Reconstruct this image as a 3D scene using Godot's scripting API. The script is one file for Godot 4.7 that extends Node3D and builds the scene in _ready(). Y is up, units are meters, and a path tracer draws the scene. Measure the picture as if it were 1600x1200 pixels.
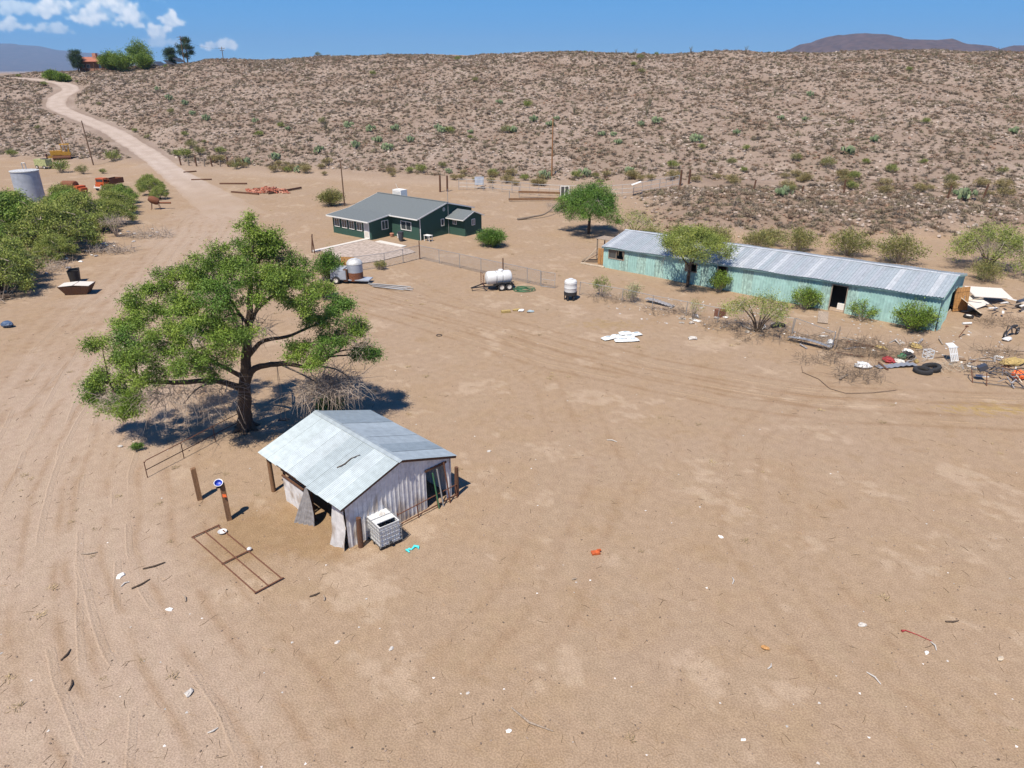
extends Node3D

# ---------------------------------------------------------------- helpers
class MB:
	var v := PackedVector3Array()
	var n := PackedVector3Array()
	var uv := PackedVector2Array()
	var c := PackedColorArray()
	var i := PackedInt32Array()
	var col := Color(1, 1, 1)
	func vert(p: Vector3, nn: Vector3, t := Vector2.ZERO) -> int:
		v.append(p); n.append(nn); uv.append(t); c.append(col)
		return v.size() - 1
	func tri(a: int, b: int, d: int) -> void:   # counter-clockwise seen from outside
		i.append(a); i.append(d); i.append(b)
	func quad(a: Vector3, b: Vector3, d: Vector3, e: Vector3) -> void:
		var nn := (b - a).cross(d - a)
		if nn.length_squared() < 1e-14: nn = (d - a).cross(e - a)
		nn = nn.normalized()
		var k := vert(a, nn, Vector2(0, 0)); vert(b, nn, Vector2(1, 0)); vert(d, nn, Vector2(1, 1)); vert(e, nn, Vector2(0, 1))
		tri(k, k + 1, k + 2); tri(k, k + 2, k + 3)
	func tri3(a: Vector3, b: Vector3, d: Vector3) -> void:
		var nn := (b - a).cross(d - a).normalized()
		var k := vert(a, nn); vert(b, nn); vert(d, nn)
		tri(k, k + 1, k + 2)
	func box(center: Vector3, size: Vector3, b := Basis()) -> void:
		var x := b.x * size.x * 0.5
		var y := b.y * size.y * 0.5
		var z := b.z * size.z * 0.5
		var p := center
		quad(p - x - y + z, p + x - y + z, p + x + y + z, p - x + y + z)
		quad(p + x - y - z, p - x - y - z, p - x + y - z, p + x + y - z)
		quad(p + x - y + z, p + x - y - z, p + x + y - z, p + x + y + z)
		quad(p - x - y - z, p - x - y + z, p - x + y + z, p - x + y - z)
		quad(p - x + y + z, p + x + y + z, p + x + y - z, p - x + y - z)
		quad(p - x - y - z, p + x - y - z, p + x - y + z, p - x - y + z)
	func bar(a: Vector3, b: Vector3, w: float, h: float, up := Vector3.UP) -> void:
		var d := (b - a)
		var l := d.length()
		d /= l
		var s := d.cross(up)
		if s.length() < 0.01: s = d.cross(Vector3(1, 0, 0))
		s = s.normalized()
		box((a + b) * 0.5, Vector3(l, h, w), Basis(d, s.cross(d), s))
	func tube(p: Array, r: Array, sides := 8, caps := true) -> void:
		var up := Vector3(0.13, 0.97, 0.21)
		var start := v.size()
		var cnt := p.size()
		var ref := Vector3.ZERO
		for k in cnt:
			var a: Vector3 = p[maxi(k - 1, 0)]
			var b: Vector3 = p[mini(k + 1, cnt - 1)]
			var d := (b - a).normalized()
			var s := d.cross(up) if ref == Vector3.ZERO else ref - d * ref.dot(d)
			if s.length() < 0.05: s = d.cross(Vector3(1, 0.2, 0))
			s = s.normalized()
			ref = s
			var t := d.cross(s)
			for j in sides + 1:
				var a2 := TAU * j / sides
				var nn := s * cos(a2) + t * sin(a2)
				var pk: Vector3 = p[k]
				var rk: float = r[k] if k < r.size() else r[-1]
				vert(pk + nn * rk, nn, Vector2(float(j) / sides, float(k)))
		for k in cnt - 1:
			for j in sides:
				var q := start + k * (sides + 1) + j
				tri(q, q + 1, q + sides + 2); tri(q, q + sides + 2, q + sides + 1)
		if caps:
			for e in 2:
				var kk := 0 if e == 0 else cnt - 1
				var dd: Vector3 = (p[0] - p[1]) if e == 0 else (p[cnt - 1] - p[cnt - 2])
				dd = dd.normalized()
				var pc: Vector3 = p[kk]
				var cc := vert(pc, dd, Vector2(0.5, 0.5))
				var first := v.size()
				for j in sides + 1:
					vert(v[start + kk * (sides + 1) + j], dd)
				for j in sides:
					if e == 0: tri(cc, first + j + 1, first + j)
					else: tri(cc, first + j, first + j + 1)
	func rod(a: Vector3, b: Vector3, r: float, sides := 6) -> void:
		tube([a, b], [r, r], sides)
	func lathe(prof: Array, sides := 24, xf := Transform3D(), smooth_deg := 35.0) -> void:
		# prof: Vector2(radius, height) from bottom to top
		var m := prof.size()
		var sn: Array = []
		for k in m - 1:
			var d: Vector2 = prof[k + 1] - prof[k]
			sn.append(Vector2(d.y, -d.x).normalized())
		for k in m - 1:
			var n0: Vector2 = sn[k]
			var n1: Vector2 = sn[k]
			if k > 0 and absf(sn[k].angle_to(sn[k - 1])) < deg_to_rad(smooth_deg): n0 = (sn[k] + sn[k - 1]).normalized()
			if k < m - 2 and absf(sn[k].angle_to(sn[k + 1])) < deg_to_rad(smooth_deg): n1 = (sn[k] + sn[k + 1]).normalized()
			var st := v.size()
			for j in sides + 1:
				var a := TAU * j / sides
				var cx := cos(a)
				var sz := sin(a)
				vert(xf * Vector3(prof[k].x * cx, prof[k].y, prof[k].x * sz), (xf.basis * Vector3(n0.x * cx, n0.y, n0.x * sz)).normalized(), Vector2(float(j) / sides, prof[k].y))
				vert(xf * Vector3(prof[k + 1].x * cx, prof[k + 1].y, prof[k + 1].x * sz), (xf.basis * Vector3(n1.x * cx, n1.y, n1.x * sz)).normalized(), Vector2(float(j) / sides, prof[k + 1].y))
			for j in sides:
				var q := st + j * 2
				tri(q, q + 1, q + 3); tri(q, q + 3, q + 2)
	func leaf(p: Vector3, d: Vector3, s: Vector3, l: float, w: float) -> void:
		var nn := s.cross(d).normalized()
		var k := vert(p, nn); vert(p + d * l * 0.5 + s * w, nn); vert(p + d * l, nn); vert(p + d * l * 0.5 - s * w, nn)
		tri(k, k + 1, k + 2); tri(k, k + 2, k + 3)
	# a ribbed metal sheet: o corner, ux along the wave (unit), uy along the sheet (unit), nn outward
	func ribbed(o: Vector3, ux: Vector3, uy: Vector3, nn: Vector3, width: float, length: float, prof: Array, rows := 1, warp = null, tint = null) -> void:
		# prof: Vector2(position along the wave in metres, depth)
		var m := prof.size()
		for k in m - 1:
			var a: Vector2 = prof[k]
			var b: Vector2 = prof[k + 1]
			if a.x >= width: break
			var t := 1.0
			if b.x > width:
				t = (width - a.x) / maxf(b.x - a.x, 1e-5)
				b = a.lerp(b, t)
			var d := b - a
			var fn := (nn * d.x - ux * d.y).normalized()
			for r in rows:
				var y0 := length * r / rows
				var y1 := length * (r + 1) / rows
				var q := [o + ux * a.x + nn * a.y + uy * y0, o + ux * b.x + nn * b.y + uy * y0, o + ux * b.x + nn * b.y + uy * y1, o + ux * a.x + nn * a.y + uy * y1]
				if warp != null:
					for e in 4: q[e] = warp.call(q[e])
				var st := v.size()
				var tx := [Vector2(a.x, y0), Vector2(b.x, y0), Vector2(b.x, y1), Vector2(a.x, y1)]
				for e in 4:
					if tint != null: col = tint.call(q[e])
					vert(q[e], fn, tx[e])
				if ux.cross(uy).dot(nn) > 0.0:
					tri(st, st + 1, st + 2); tri(st, st + 2, st + 3)
				else:
					tri(st, st + 2, st + 1); tri(st, st + 3, st + 2)
	func blob(center: Vector3, size: Vector3, seed_: int, rough := 0.25, rings := 5, sides := 7, b := Basis()) -> void:
		var rg := RandomNumberGenerator.new()
		rg.seed = seed_
		var pts: Array = []
		for r in rings + 1:
			var row: Array = []
			var th := PI * r / rings
			for s in sides:
				var ph := TAU * (s + 0.5 * (r % 2)) / sides
				var k := 1.0 + rg.randf_range(-rough, rough)
				row.append(center + b * (Vector3(sin(th) * cos(ph), -cos(th), sin(th) * sin(ph)) * size * 0.5 * k))
			if r == 0 or r == rings:
				for s in sides: row[s] = row[0]
			pts.append(row)
		for r in rings:
			for s in sides:
				var s2 := (s + 1) % sides
				if r > 0: tri3(pts[r][s], pts[r + 1][s], pts[r][s2])
				if r < rings - 1: tri3(pts[r][s2], pts[r + 1][s], pts[r + 1][s2])
	# a stuffed sack: flat seams all round, swollen in the middle
	func pillow(center: Vector3, size: Vector3, seed_: int, nx := 9, nz := 7) -> void:
		var rg := RandomNumberGenerator.new()
		rg.seed = seed_
		for side in [1.0, -1.0]:
			var st := v.size()
			for j in nz + 1:
				for k in nx + 1:
					var a := 2.0 * k / nx - 1.0
					var b := 2.0 * j / nz - 1.0
					var hgt := pow(maxf(0.0, (1.0 - pow(absf(a), 3.0)) * (1.0 - pow(absf(b), 3.0))), 0.6)
					var pinch := 1.0 - 0.06 * a * a * b * b
					vert(center + Vector3(a * size.x * 0.5 * pinch, side * hgt * size.y * (0.5 if side > 0.0 else 0.28) + rg.randf_range(-0.012, 0.012), b * size.z * 0.5 * pinch), Vector3(a * 0.35, side, b * 0.35).normalized())
			for j in nz:
				for k in nx:
					var q := st + j * (nx + 1) + k
					if side > 0.0:
						tri(q, q + nx + 1, q + 1); tri(q + 1, q + nx + 1, q + nx + 2)
					else:
						tri(q, q + 1, q + nx + 1); tri(q + 1, q + nx + 2, q + nx + 1)
	func mesh() -> ArrayMesh:
		var arr := []
		arr.resize(Mesh.ARRAY_MAX)
		arr[Mesh.ARRAY_VERTEX] = v
		arr[Mesh.ARRAY_NORMAL] = n
		arr[Mesh.ARRAY_TEX_UV] = uv
		arr[Mesh.ARRAY_COLOR] = c
		arr[Mesh.ARRAY_INDEX] = i
		var am := ArrayMesh.new()
		am.add_surface_from_arrays(Mesh.PRIMITIVE_TRIANGLES, arr)
		return am

var rng := RandomNumberGenerator.new()
var used := {}
var M := {}
var T := {}

func rf(a: float, b: float) -> float: return rng.randf_range(a, b)
func rdir() -> Vector3:
	var z := rf(-1, 1)
	var a := rf(0, TAU)
	var r := sqrt(1.0 - z * z)
	return Vector3(r * cos(a), z, r * sin(a))
func numbered(called: String) -> String:
	var k: int = used.get(called, 0)
	used[called] = k + 1
	return called if k == 0 else "%s_%03d" % [called, k]
func thing(called: String, label: String, category: String, at := Vector3.ZERO, turn := 0.0, group := "") -> Node3D:
	var o := Node3D.new()
	o.name = numbered(called)
	add_child(o)
	o.position = at
	o.rotation.y = turn
	meta(o, label, category, group)
	return o
func meta(o: Node3D, label: String, category: String, group := "", kind := "") -> void:
	if label: o.set_meta("label", label)
	if category: o.set_meta("category", category)
	if group: o.set_meta("group", group)
	if kind: o.set_meta("kind", kind)
func part(parent: Node, called: String, mb, mat: Material, at := Vector3.ZERO) -> MeshInstance3D:
	var o := MeshInstance3D.new()
	o.name = called
	o.mesh = mb.mesh() if mb is MB else mb
	o.material_override = mat
	parent.add_child(o, true)
	o.position = at
	return o
func solo(called: String, label: String, category: String, mb, mat: Material, at := Vector3.ZERO, turn := 0.0, group := "") -> MeshInstance3D:
	var o := part(self, numbered(called), mb, mat, at)
	o.rotation.y = turn
	meta(o, label, category, group)
	return o
func structure(called: String, mb, mat: Material, at := Vector3.ZERO) -> MeshInstance3D:
	var o := part(self, called, mb, mat, at)
	o.set_meta("kind", "structure")
	return o
func copy(o: Node3D, called: String, at: Vector3, turn: float, scale_ := 1.0, label := "") -> Node3D:
	var r: Node3D = o.duplicate()
	r.name = numbered(called)
	add_child(r)
	r.transform = Transform3D(Basis(Vector3.UP, turn).scaled(Vector3.ONE * scale_), at)
	if label: r.set_meta("label", label)
	return r
func scatter(called: String, label: String, mesh: Mesh, mat: Material, xf: Array, cols: Array, category := "") -> void:
	var mm := MultiMesh.new()
	mm.transform_format = MultiMesh.TRANSFORM_3D
	mm.use_colors = true
	mm.mesh = mesh
	mm.instance_count = xf.size()
	for k in xf.size():
		mm.set_instance_transform(k, xf[k])
		mm.set_instance_color(k, cols[k] if cols.size() == xf.size() else Color(1, 1, 1))
	var o := MultiMeshInstance3D.new()
	o.name = numbered(called)
	o.multimesh = mm
	o.material_override = mat
	add_child(o)
	meta(o, label, category, "", "stuff")

# ---------------------------------------------------------------- materials
func noise_tex(key: String, size: int, freq: float, lo: Color, hi: Color, oct := 4, type := FastNoiseLite.TYPE_SIMPLEX_SMOOTH, sd := 1, mid := 0.5) -> Texture2D:
	if T.has(key): return T[key]
	var f := FastNoiseLite.new()
	f.noise_type = type
	f.frequency = freq
	f.fractal_octaves = oct
	f.seed = sd
	var im := f.get_seamless_image(size, size)
	im.convert(Image.FORMAT_L8)
	var out := Image.create(size, size, false, Image.FORMAT_RGB8)
	var lut: Array = []
	for k in 256:
		var t := k / 255.0
		t = pow(t, log(0.5) / log(mid))
		lut.append(lo.lerp(hi, t))
	var data := im.get_data()
	var od := PackedByteArray()
	od.resize(size * size * 3)
	for k in data.size():
		var cc: Color = lut[data[k]]
		od[k * 3] = int(cc.r * 255.0); od[k * 3 + 1] = int(cc.g * 255.0); od[k * 3 + 2] = int(cc.b * 255.0)
	out = Image.create_from_data(size, size, false, Image.FORMAT_RGB8, od)
	T[key] = ImageTexture.create_from_image(out)
	return T[key]
func mat(key: String, lin: Color, rough := 0.9, metal := 0.0, tex: Texture2D = null, scale_ := 1.0, bump: Texture2D = null, bump_cm := 0.5, vcol := false) -> StandardMaterial3D:
	var m := StandardMaterial3D.new()
	m.resource_name = key
	m.albedo_color = Color(lin.r, lin.g, lin.b).linear_to_srgb()
	m.roughness = rough
	m.metallic = metal
	m.vertex_color_use_as_albedo = vcol
	if tex or bump:
		m.uv1_triplanar = true
		m.uv1_scale = Vector3.ONE * scale_
	if tex: m.albedo_texture = tex
	if bump:
		m.heightmap_enabled = true
		m.heightmap_texture = bump
		m.heightmap_scale = bump_cm
	M[key] = m
	return m

# ---------------------------------------------------------------- camera, sky, sun
func _ready() -> void:
	rng.seed = 20240611
	var cam := Camera3D.new()
	cam.name = "camera"
	add_child(cam)
	cam.position = Vector3(0, 18, 0)
	cam.rotation_degrees = Vector3(-23.8, 0, 0)
	cam.fov = 56.74
	cam.near = 0.1
	cam.far = 40000.0
	cam.current = true

	var env := Environment.new()
	env.background_mode = Environment.BG_SKY
	env.sky = Sky.new()
	env.sky.sky_material = make_sky()
	env.background_energy_multiplier = 1.0
	env.tonemap_mode = Environment.TONE_MAPPER_LINEAR
	env.tonemap_exposure = 1.42
	env.sdfgi_enabled = true
	env.ssao_enabled = true
	env.ssil_enabled = true
	env.fog_enabled = true
	env.fog_density = 0.00007
	env.fog_light_color = Color(0.64, 0.81, 0.98)
	var we := WorldEnvironment.new()
	we.name = "environment"
	we.environment = env
	add_child(we)

	var sun := DirectionalLight3D.new()
	sun.name = "sun"
	add_child(sun)
	sun.look_at_from_position(Vector3.ZERO, Vector3(0.47, -1.85, -0.89), Vector3.UP)
	sun.light_energy = 1.6
	sun.light_color = Color(1.0, 0.955, 0.89)
	sun.light_angular_distance = 0.53
	sun.shadow_enabled = true

	make_materials()
	make_ground()
	make_mountains()
	make_buildings()
	make_trees()
	make_yard_things()
	make_left_yard()
	make_junk()
	make_hill_plants()
	make_litter()

# a clear blue sky with scattered fair-weather cumulus all round
func make_sky() -> PanoramaSkyMaterial:
	var W := 4096
	var Hh := 2048
	var im := Image.create(W, Hh, false, Image.FORMAT_RGB8)
	for y in Hh:
		var el := rad_to_deg((0.5 - (y + 0.5) / Hh) * PI)
		var cc := Color(0.10, 0.29, 0.56).lerp(Color(0.285, 0.555, 0.79), exp(-maxf(el - 4.0, 0.0) / 22.0))
		cc = cc.lerp(Color(0.56, 0.755, 0.87), exp(-maxf(el, 0.0) / 1.7))
		if el < 0.0: cc = cc.lerp(Color(0.50, 0.44, 0.38), clampf(-el / 5.0, 0, 1))
		im.fill_rect(Rect2i(0, y, W, 1), cc)
	var f := FastNoiseLite.new()
	f.noise_type = FastNoiseLite.TYPE_SIMPLEX_SMOOTH
	f.frequency = 0.055
	f.fractal_octaves = 5
	f.seed = 5
	var g := FastNoiseLite.new()
	g.noise_type = FastNoiseLite.TYPE_SIMPLEX_SMOOTH
	g.frequency = 0.15
	g.fractal_octaves = 4
	g.seed = 9
	# [azimuth from the view direction in degrees, elevation, half width, half height, density]
	var list: Array = [[-27.4, 3.7, 3.6, 1.5, 0.62], [-29.9, 3.5, 1.3, 1.0, 1.0], [-27.6, 3.2, 1.5, 1.1, 1.0], [-26.2, 4.0, 1.5, 1.1, 1.0], [-25.7, 3.2, 1.1, 0.9, 1.0], [-28.8, 5.2, 3.4, 1.5, 0.9], [-31.8, 3.4, 1.6, 0.55, 0.85], [-32.5, 2.5, 1.3, 0.5, 0.95], [-29.8, 2.35, 1.7, 0.45, 0.85], [-24.0, 2.35, 1.0, 0.75, 1.0], [-23.3, 3.0, 0.9, 0.8, 1.0], [-20.4, 1.6, 1.3, 0.45, 1.0], [-24.0, 1.7, 1.2, 0.4, 0.8], [-25.5, 7.8, 3.4, 1.4, 0.8]]
	var r2 := RandomNumberGenerator.new()
	r2.seed = 77
	for k in 46:
		var az := r2.randf_range(44, 316)
		list.append([az, r2.randf_range(1.5, 16.0), r2.randf_range(1.2, 3.6), r2.randf_range(0.5, 1.5), r2.randf_range(0.6, 1.0)])
	for cl in list:
		var cx: float = fposmod(cl[0] / 360.0, 1.0) * W
		var cy: float = (0.5 - cl[1] / 180.0) * Hh
		var rx: float = cl[2] / 360.0 * W
		var ry: float = cl[3] / 180.0 * Hh
		# shift the noise so that each cloud has a full body
		var off := 0.0
		var best := -9.0
		for k in 14:
			var o := 613.0 * k
			var sc := 2.0 * f.get_noise_2d(cx + o, cy * 1.15) + f.get_noise_2d(cx + o - rx * 0.5, cy * 1.15) + f.get_noise_2d(cx + o + rx * 0.5, cy * 1.15)
			if sc > best:
				best = sc
				off = o
		for yy in range(int(cy - ry * 1.8), int(cy + ry * 1.5)):
			for xx in range(int(cx - rx * 1.6), int(cx + rx * 1.6)):
				var u := (xx - cx) / rx
				var w := (yy - cy) / ry
				var body := 1.0 - u * u - (w * w if w < 0.0 else w * w * 2.6)
				if body < -1.2: continue
				var nn := f.get_noise_2d(xx + off, yy * 1.15)
				var fine := g.get_noise_2d(xx + off, yy * 1.1)
				var dens := clampf((body * 0.62 + nn * 1.0 + fine * 0.42 - 0.12) * 2.4, 0, 1)
				if dens <= 0.01: continue
				dens = dens * dens * (3.0 - 2.0 * dens) * float(cl[4])
				var lump := clampf(0.60 + nn * 0.65 + fine * 0.55 - w * 0.28, 0, 1)
				var base := im.get_pixel(posmod(xx, W), yy)
				var white := Color(0.56, 0.67, 0.79).lerp(Color(0.93, 0.94, 0.95), lump * float(cl[4]))
				im.set_pixel(posmod(xx, W), yy, base.lerp(white, dens))
	var p := PanoramaSkyMaterial.new()
	p.panorama = ImageTexture.create_from_image(im)
	return p

# ---------------------------------------------------------------- terrain
const CAPX := [-260.0, -185.0, -140.0, -100.0, -50.0, 0.0, 100.0]
const CAPY := [15.6, 16.4, 18.5, 21.2, 22.6, 23.0, 22.8]
const ROAD := [Vector2(-33.3, -91.8), Vector2(-42.7, -106.0), Vector2(-54.7, -124.8), Vector2(-67.3, -144.0), Vector2(-76.8, -158.4), Vector2(-87.4, -171.8), Vector2(-97.6, -183.8), Vector2(-111.8, -198.0), Vector2(-126.5, -212.5), Vector2(-133.5, -225.4), Vector2(-136.0, -237.0), Vector2(-144.4, -247.4), Vector2(-157.7, -255.9), Vector2(-175.0, -268.0), Vector2(-205.0, -285.0), Vector2(-250.0, -310.0)]
const TRACKS := [
	[Vector2(-15.7, -60.1), Vector2(-8.2, -54.3), Vector2(-1.9, -49.1), Vector2(2.6, -45.0), Vector2(8.2, -41.8), Vector2(13.5, -38.8), Vector2(18.6, -37.1), Vector2(29.0, -36.0), Vector2(45, -35.2)],
	[Vector2(-42.1, -100.8), Vector2(-36.6, -74.6), Vector2(-32.5, -56.8), Vector2(-28.6, -43.1), Vector2(-24.5, -32.7), Vector2(-20.6, -24.5), Vector2(-17.6, -19.0), Vector2(-15.3, -15.2), Vector2(-12, -8)],
	[Vector2(-38.6, -94.0), Vector2(-31.8, -69.4), Vector2(-27.8, -53.5), Vector2(-23.8, -37.1), Vector2(-21.0, -28.9), Vector2(-17.7, -22.4), Vector2(-14.2, -17.7), Vector2(-10.9, -14.2), Vector2(-7, -9)],
	[Vector2(-29.7, -37.1), Vector2(-32.5, -45.3), Vector2(-35.7, -56.8), Vector2(-39.4, -71.8)],
	[Vector2(-10, -63), Vector2(-3.5, -55), Vector2(3.0, -41.0), Vector2(4.0, -30.0), Vector2(1.0, -21.0), Vector2(-4.0, -13.0)],
	[Vector2(20.0, -41.0), Vector2(13.0, -33.0), Vector2(10.5, -25.0), Vector2(11.5, -18.0), Vector2(15.0, -12.0)],
	[Vector2(-13.5, -61.5), Vector2(-6.5, -56.0), Vector2(0.2, -51.0), Vector2(9.2, -43.5), Vector2(18.4, -38.9), Vector2(29.0, -37.8), Vector2(45, -37)]]
var n_hill := FastNoiseLite.new()
var n_mid := FastNoiseLite.new()
var n_fine := FastNoiseLite.new()
var n_patch := FastNoiseLite.new()
var n_pale := FastNoiseLite.new()
var road_h: Array = []

func toe(x: float) -> float:
	if x > 80.0: return -129.0 + 26.4 + 0.1 * (x - 80.0)
	if x < -140.0: return -129.0 - 46.2 + 0.1 * (x + 140.0)
	return -129.0 + 0.33 * x
func cap_h(x: float) -> float:
	if x <= CAPX[0]: return CAPY[0]
	for k in CAPX.size() - 1:
		if x <= CAPX[k + 1]:
			var t: float = (x - CAPX[k]) / (CAPX[k + 1] - CAPX[k])
			return lerpf(CAPY[k], CAPY[k + 1], t * t * (3.0 - 2.0 * t))
	return CAPY[-1]
func soft(d: float, k: float) -> float:
	return d if d / k > 20.0 else k * log(1.0 + exp(d / k))
func base_h(x: float, z: float) -> float:
	var d := (toe(x) - z) * 0.95
	if d < -25.0: return 0.0
	var c := cap_h(x) - 0.012 * clampf(d - 110.0, 0.0, 700.0)
	return c - soft(c - 0.22 * soft(d, 4.0), 1.6)
func near_line(p: Vector2, line: Array) -> Array:
	var best := 1e9
	var at := 0.0
	for k in line.size() - 1:
		var a: Vector2 = line[k]
		var b: Vector2 = line[k + 1]
		var ab := b - a
		var t := clampf((p - a).dot(ab) / ab.length_squared(), 0, 1)
		var dd := p.distance_squared_to(a + ab * t)
		if dd < best:
			best = dd
			at = k + t
	return [sqrt(best), at]
func height(x: float, z: float) -> float:
	var d := (toe(x) - z) * 0.95
	var h := base_h(x, z)
	if d > -12.0 and d < 900.0:
		var w := clampf((d + 8.0) / 40.0, 0, 1)
		h += w * (n_hill.get_noise_2d(x, z) * 1.5 + n_mid.get_noise_2d(x, z) * 0.45)
	h += n_mid.get_noise_2d(x * 1.7, z * 1.7) * 0.014 + 1.5 * bank(x, z) * (1.0 - smoothstep(5.0, 60.0, d)) * (1.0 + 0.35 * n_mid.get_noise_2d(x, z))
	if z > -130.0: h += n_fine.get_noise_2d(x * 1.6, z * 1.6) * 0.012
	# a low sandy bank behind the corral and along the wash on the right
	var b := Vector2(x - 27.0, z + 100.0)
	h += 0.9 * exp(-b.length_squared() / 60.0)
	if x < -28.0 and z < -88.0 and x > -260.0 and z > -320.0:
		var r := near_line(Vector2(x, z), ROAD)
		if r[0] < 9.0:
			var k := int(r[1])
			var rh: float = lerpf(road_h[k], road_h[mini(k + 1, road_h.size() - 1)], r[1] - k)
			var t := clampf((r[0] - 3.4) / 5.6, 0, 1)
			h = lerpf(rh, h, t * t * (3.0 - 2.0 * t))
	return h
func on_ground(x: float, z: float, up := 0.0) -> Vector3:
	return Vector3(x, height(x, z) + up, z)

func bank(x: float, z: float) -> float:
	if x < 14.0 or z > -78.0: return 0.0
	return smoothstep(14.0, 27.0, x) * smoothstep(0.0, 9.0, -80.0 - 0.05 * (x - 30.0) - z + 3.0 * n_patch.get_noise_2d(x * 2.0, z * 2.0))

func ground_color(x: float, z: float) -> Color:
	var d := (toe(x) - z) * 0.95
	var p := n_patch.get_noise_2d(x, z)
	var q := n_mid.get_noise_2d(x * 2.3 + 50.0, z * 2.3)
	var sand := Color(0.407, 0.305, 0.212)
	sand = sand.lerp(Color(0.405, 0.309, 0.226), clampf(p * 1.2 + 0.2, 0, 0.8))
	sand = sand.lerp(Color(0.389, 0.272, 0.161), clampf(q * 0.6, 0, 0.22))
	if d < 30.0:
		# pale caliche scuffs, trampled brown ground before the shed, spilled straw
		var pl := n_pale.get_noise_2d(x, z) + 0.35 * n_fine.get_noise_2d(x * 1.3, z * 1.3)
		sand = sand.lerp(Color(0.508, 0.402, 0.298), clampf((pl - 0.33) * 9.0, 0, 0.6))
		sand = sand.lerp(Color(0.339, 0.237, 0.142), clampf((-pl - 0.42) * 6.0, 0, 0.35))
		var m := Vector2((x + 9.9) / 3.4, (z + 25.4) / 2.7).length() + 0.5 * q + 0.25 * n_fine.get_noise_2d(x * 2.0, z * 2.0)
		sand = sand.lerp(Color(0.320, 0.216, 0.116), clampf((1.05 - m) * 1.8, 0, 0.7))
		var s1 := Vector2((x - 28.0) / 2.6, (z + 37.3) / 0.8).length() + 1.5 * n_fine.get_noise_2d(x * 3.0, z * 3.0)
		sand = sand.lerp(Color(0.419, 0.300, 0.115), clampf((0.9 - s1) * 2.0, 0, 0.7))
		var s2 := Vector2((x - 7.4) / 2.6, (z + 52.2) / 1.3).length() + 1.2 * n_fine.get_noise_2d(x * 2.0, z * 2.0)
		sand = sand.lerp(Color(0.379, 0.275, 0.140), clampf((0.9 - s2) * 1.5, 0, 0.5))
		if z > -110.0:
			for k in TRACKS.size():
				var r := near_line(Vector2(x, z), TRACKS[k])
				if k == 0 or k >= 3:
					var two := minf(r[0], absf(r[0] - 1.6))
					if two < 0.26: sand = sand.lerp(Color(0.299, 0.199, 0.124), (0.26 - two) / 0.26 * (0.45 + 0.5 * q) * (1.0 if k in [0, 6] else 0.55))
				elif r[0] < 6.0:
					sand = sand.lerp(Color(0.461, 0.365, 0.286), 0.75 * clampf((6.0 - r[0]) / 2.5, 0, 1) * clampf(0.8 + p, 0, 1))
					var rut := absf(fposmod(r[0] + 0.6 * p + 0.35, 1.3) - 0.65)
					if rut < 0.22: sand = sand.lerp(Color(0.332, 0.230, 0.149), (0.22 - rut) / 0.22 * clampf(0.45 + q, 0.0, 0.65))
	# the graded strip along the hill foot, and the stony bank behind the barn
	if d > -14.0 and d < 3.0 and x > -75.0 and x < 24.0:
		var st := exp(-pow((d + 6.0 + 1.5 * p) / 3.2, 2.0))
		sand = sand.lerp(Color(0.446, 0.355, 0.280), 0.6 * st)
	var bk := bank(x, z)
	if bk > 0.0:
		sand = sand.lerp(Color(0.350, 0.273, 0.217).lerp(Color(0.298, 0.227, 0.176), clampf(0.5 + p * 1.5, 0, 1)), clampf(bk * 1.5 + 0.4 * q, 0, 1))
	if d > -6.0:
		var t := clampf((d + 6.0) / 10.0, 0, 1)
		var hill := Color(0.355, 0.285, 0.238).lerp(Color(0.305, 0.240, 0.196), clampf(0.5 + p * 1.5, 0, 1))
		hill = hill.lerp(Color(0.505, 0.433, 0.376), clampf((n_pale.get_noise_2d(x * 0.5, z * 0.5) - 0.28) * 4.0, 0, 0.3))
		sand = sand.lerp(hill, t)
	return sand

func axis(inner0: float, inner1: float, step: float, ratio: float, mid: float, far: float) -> Array:
	var out: Array = []
	var x := inner0
	while x < inner1:
		out.append(x)
		x += step
	for side in 2:
		var s := step
		x = inner1 if side == 1 else inner0
		var lim := mid
		while absf(x) < far:
			if side == 0: x -= s
			else: x += s
			s *= ratio if absf(x) < lim else 1.22
			if side == 0: out.push_front(x)
			else: out.append(x)
	return out

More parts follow.
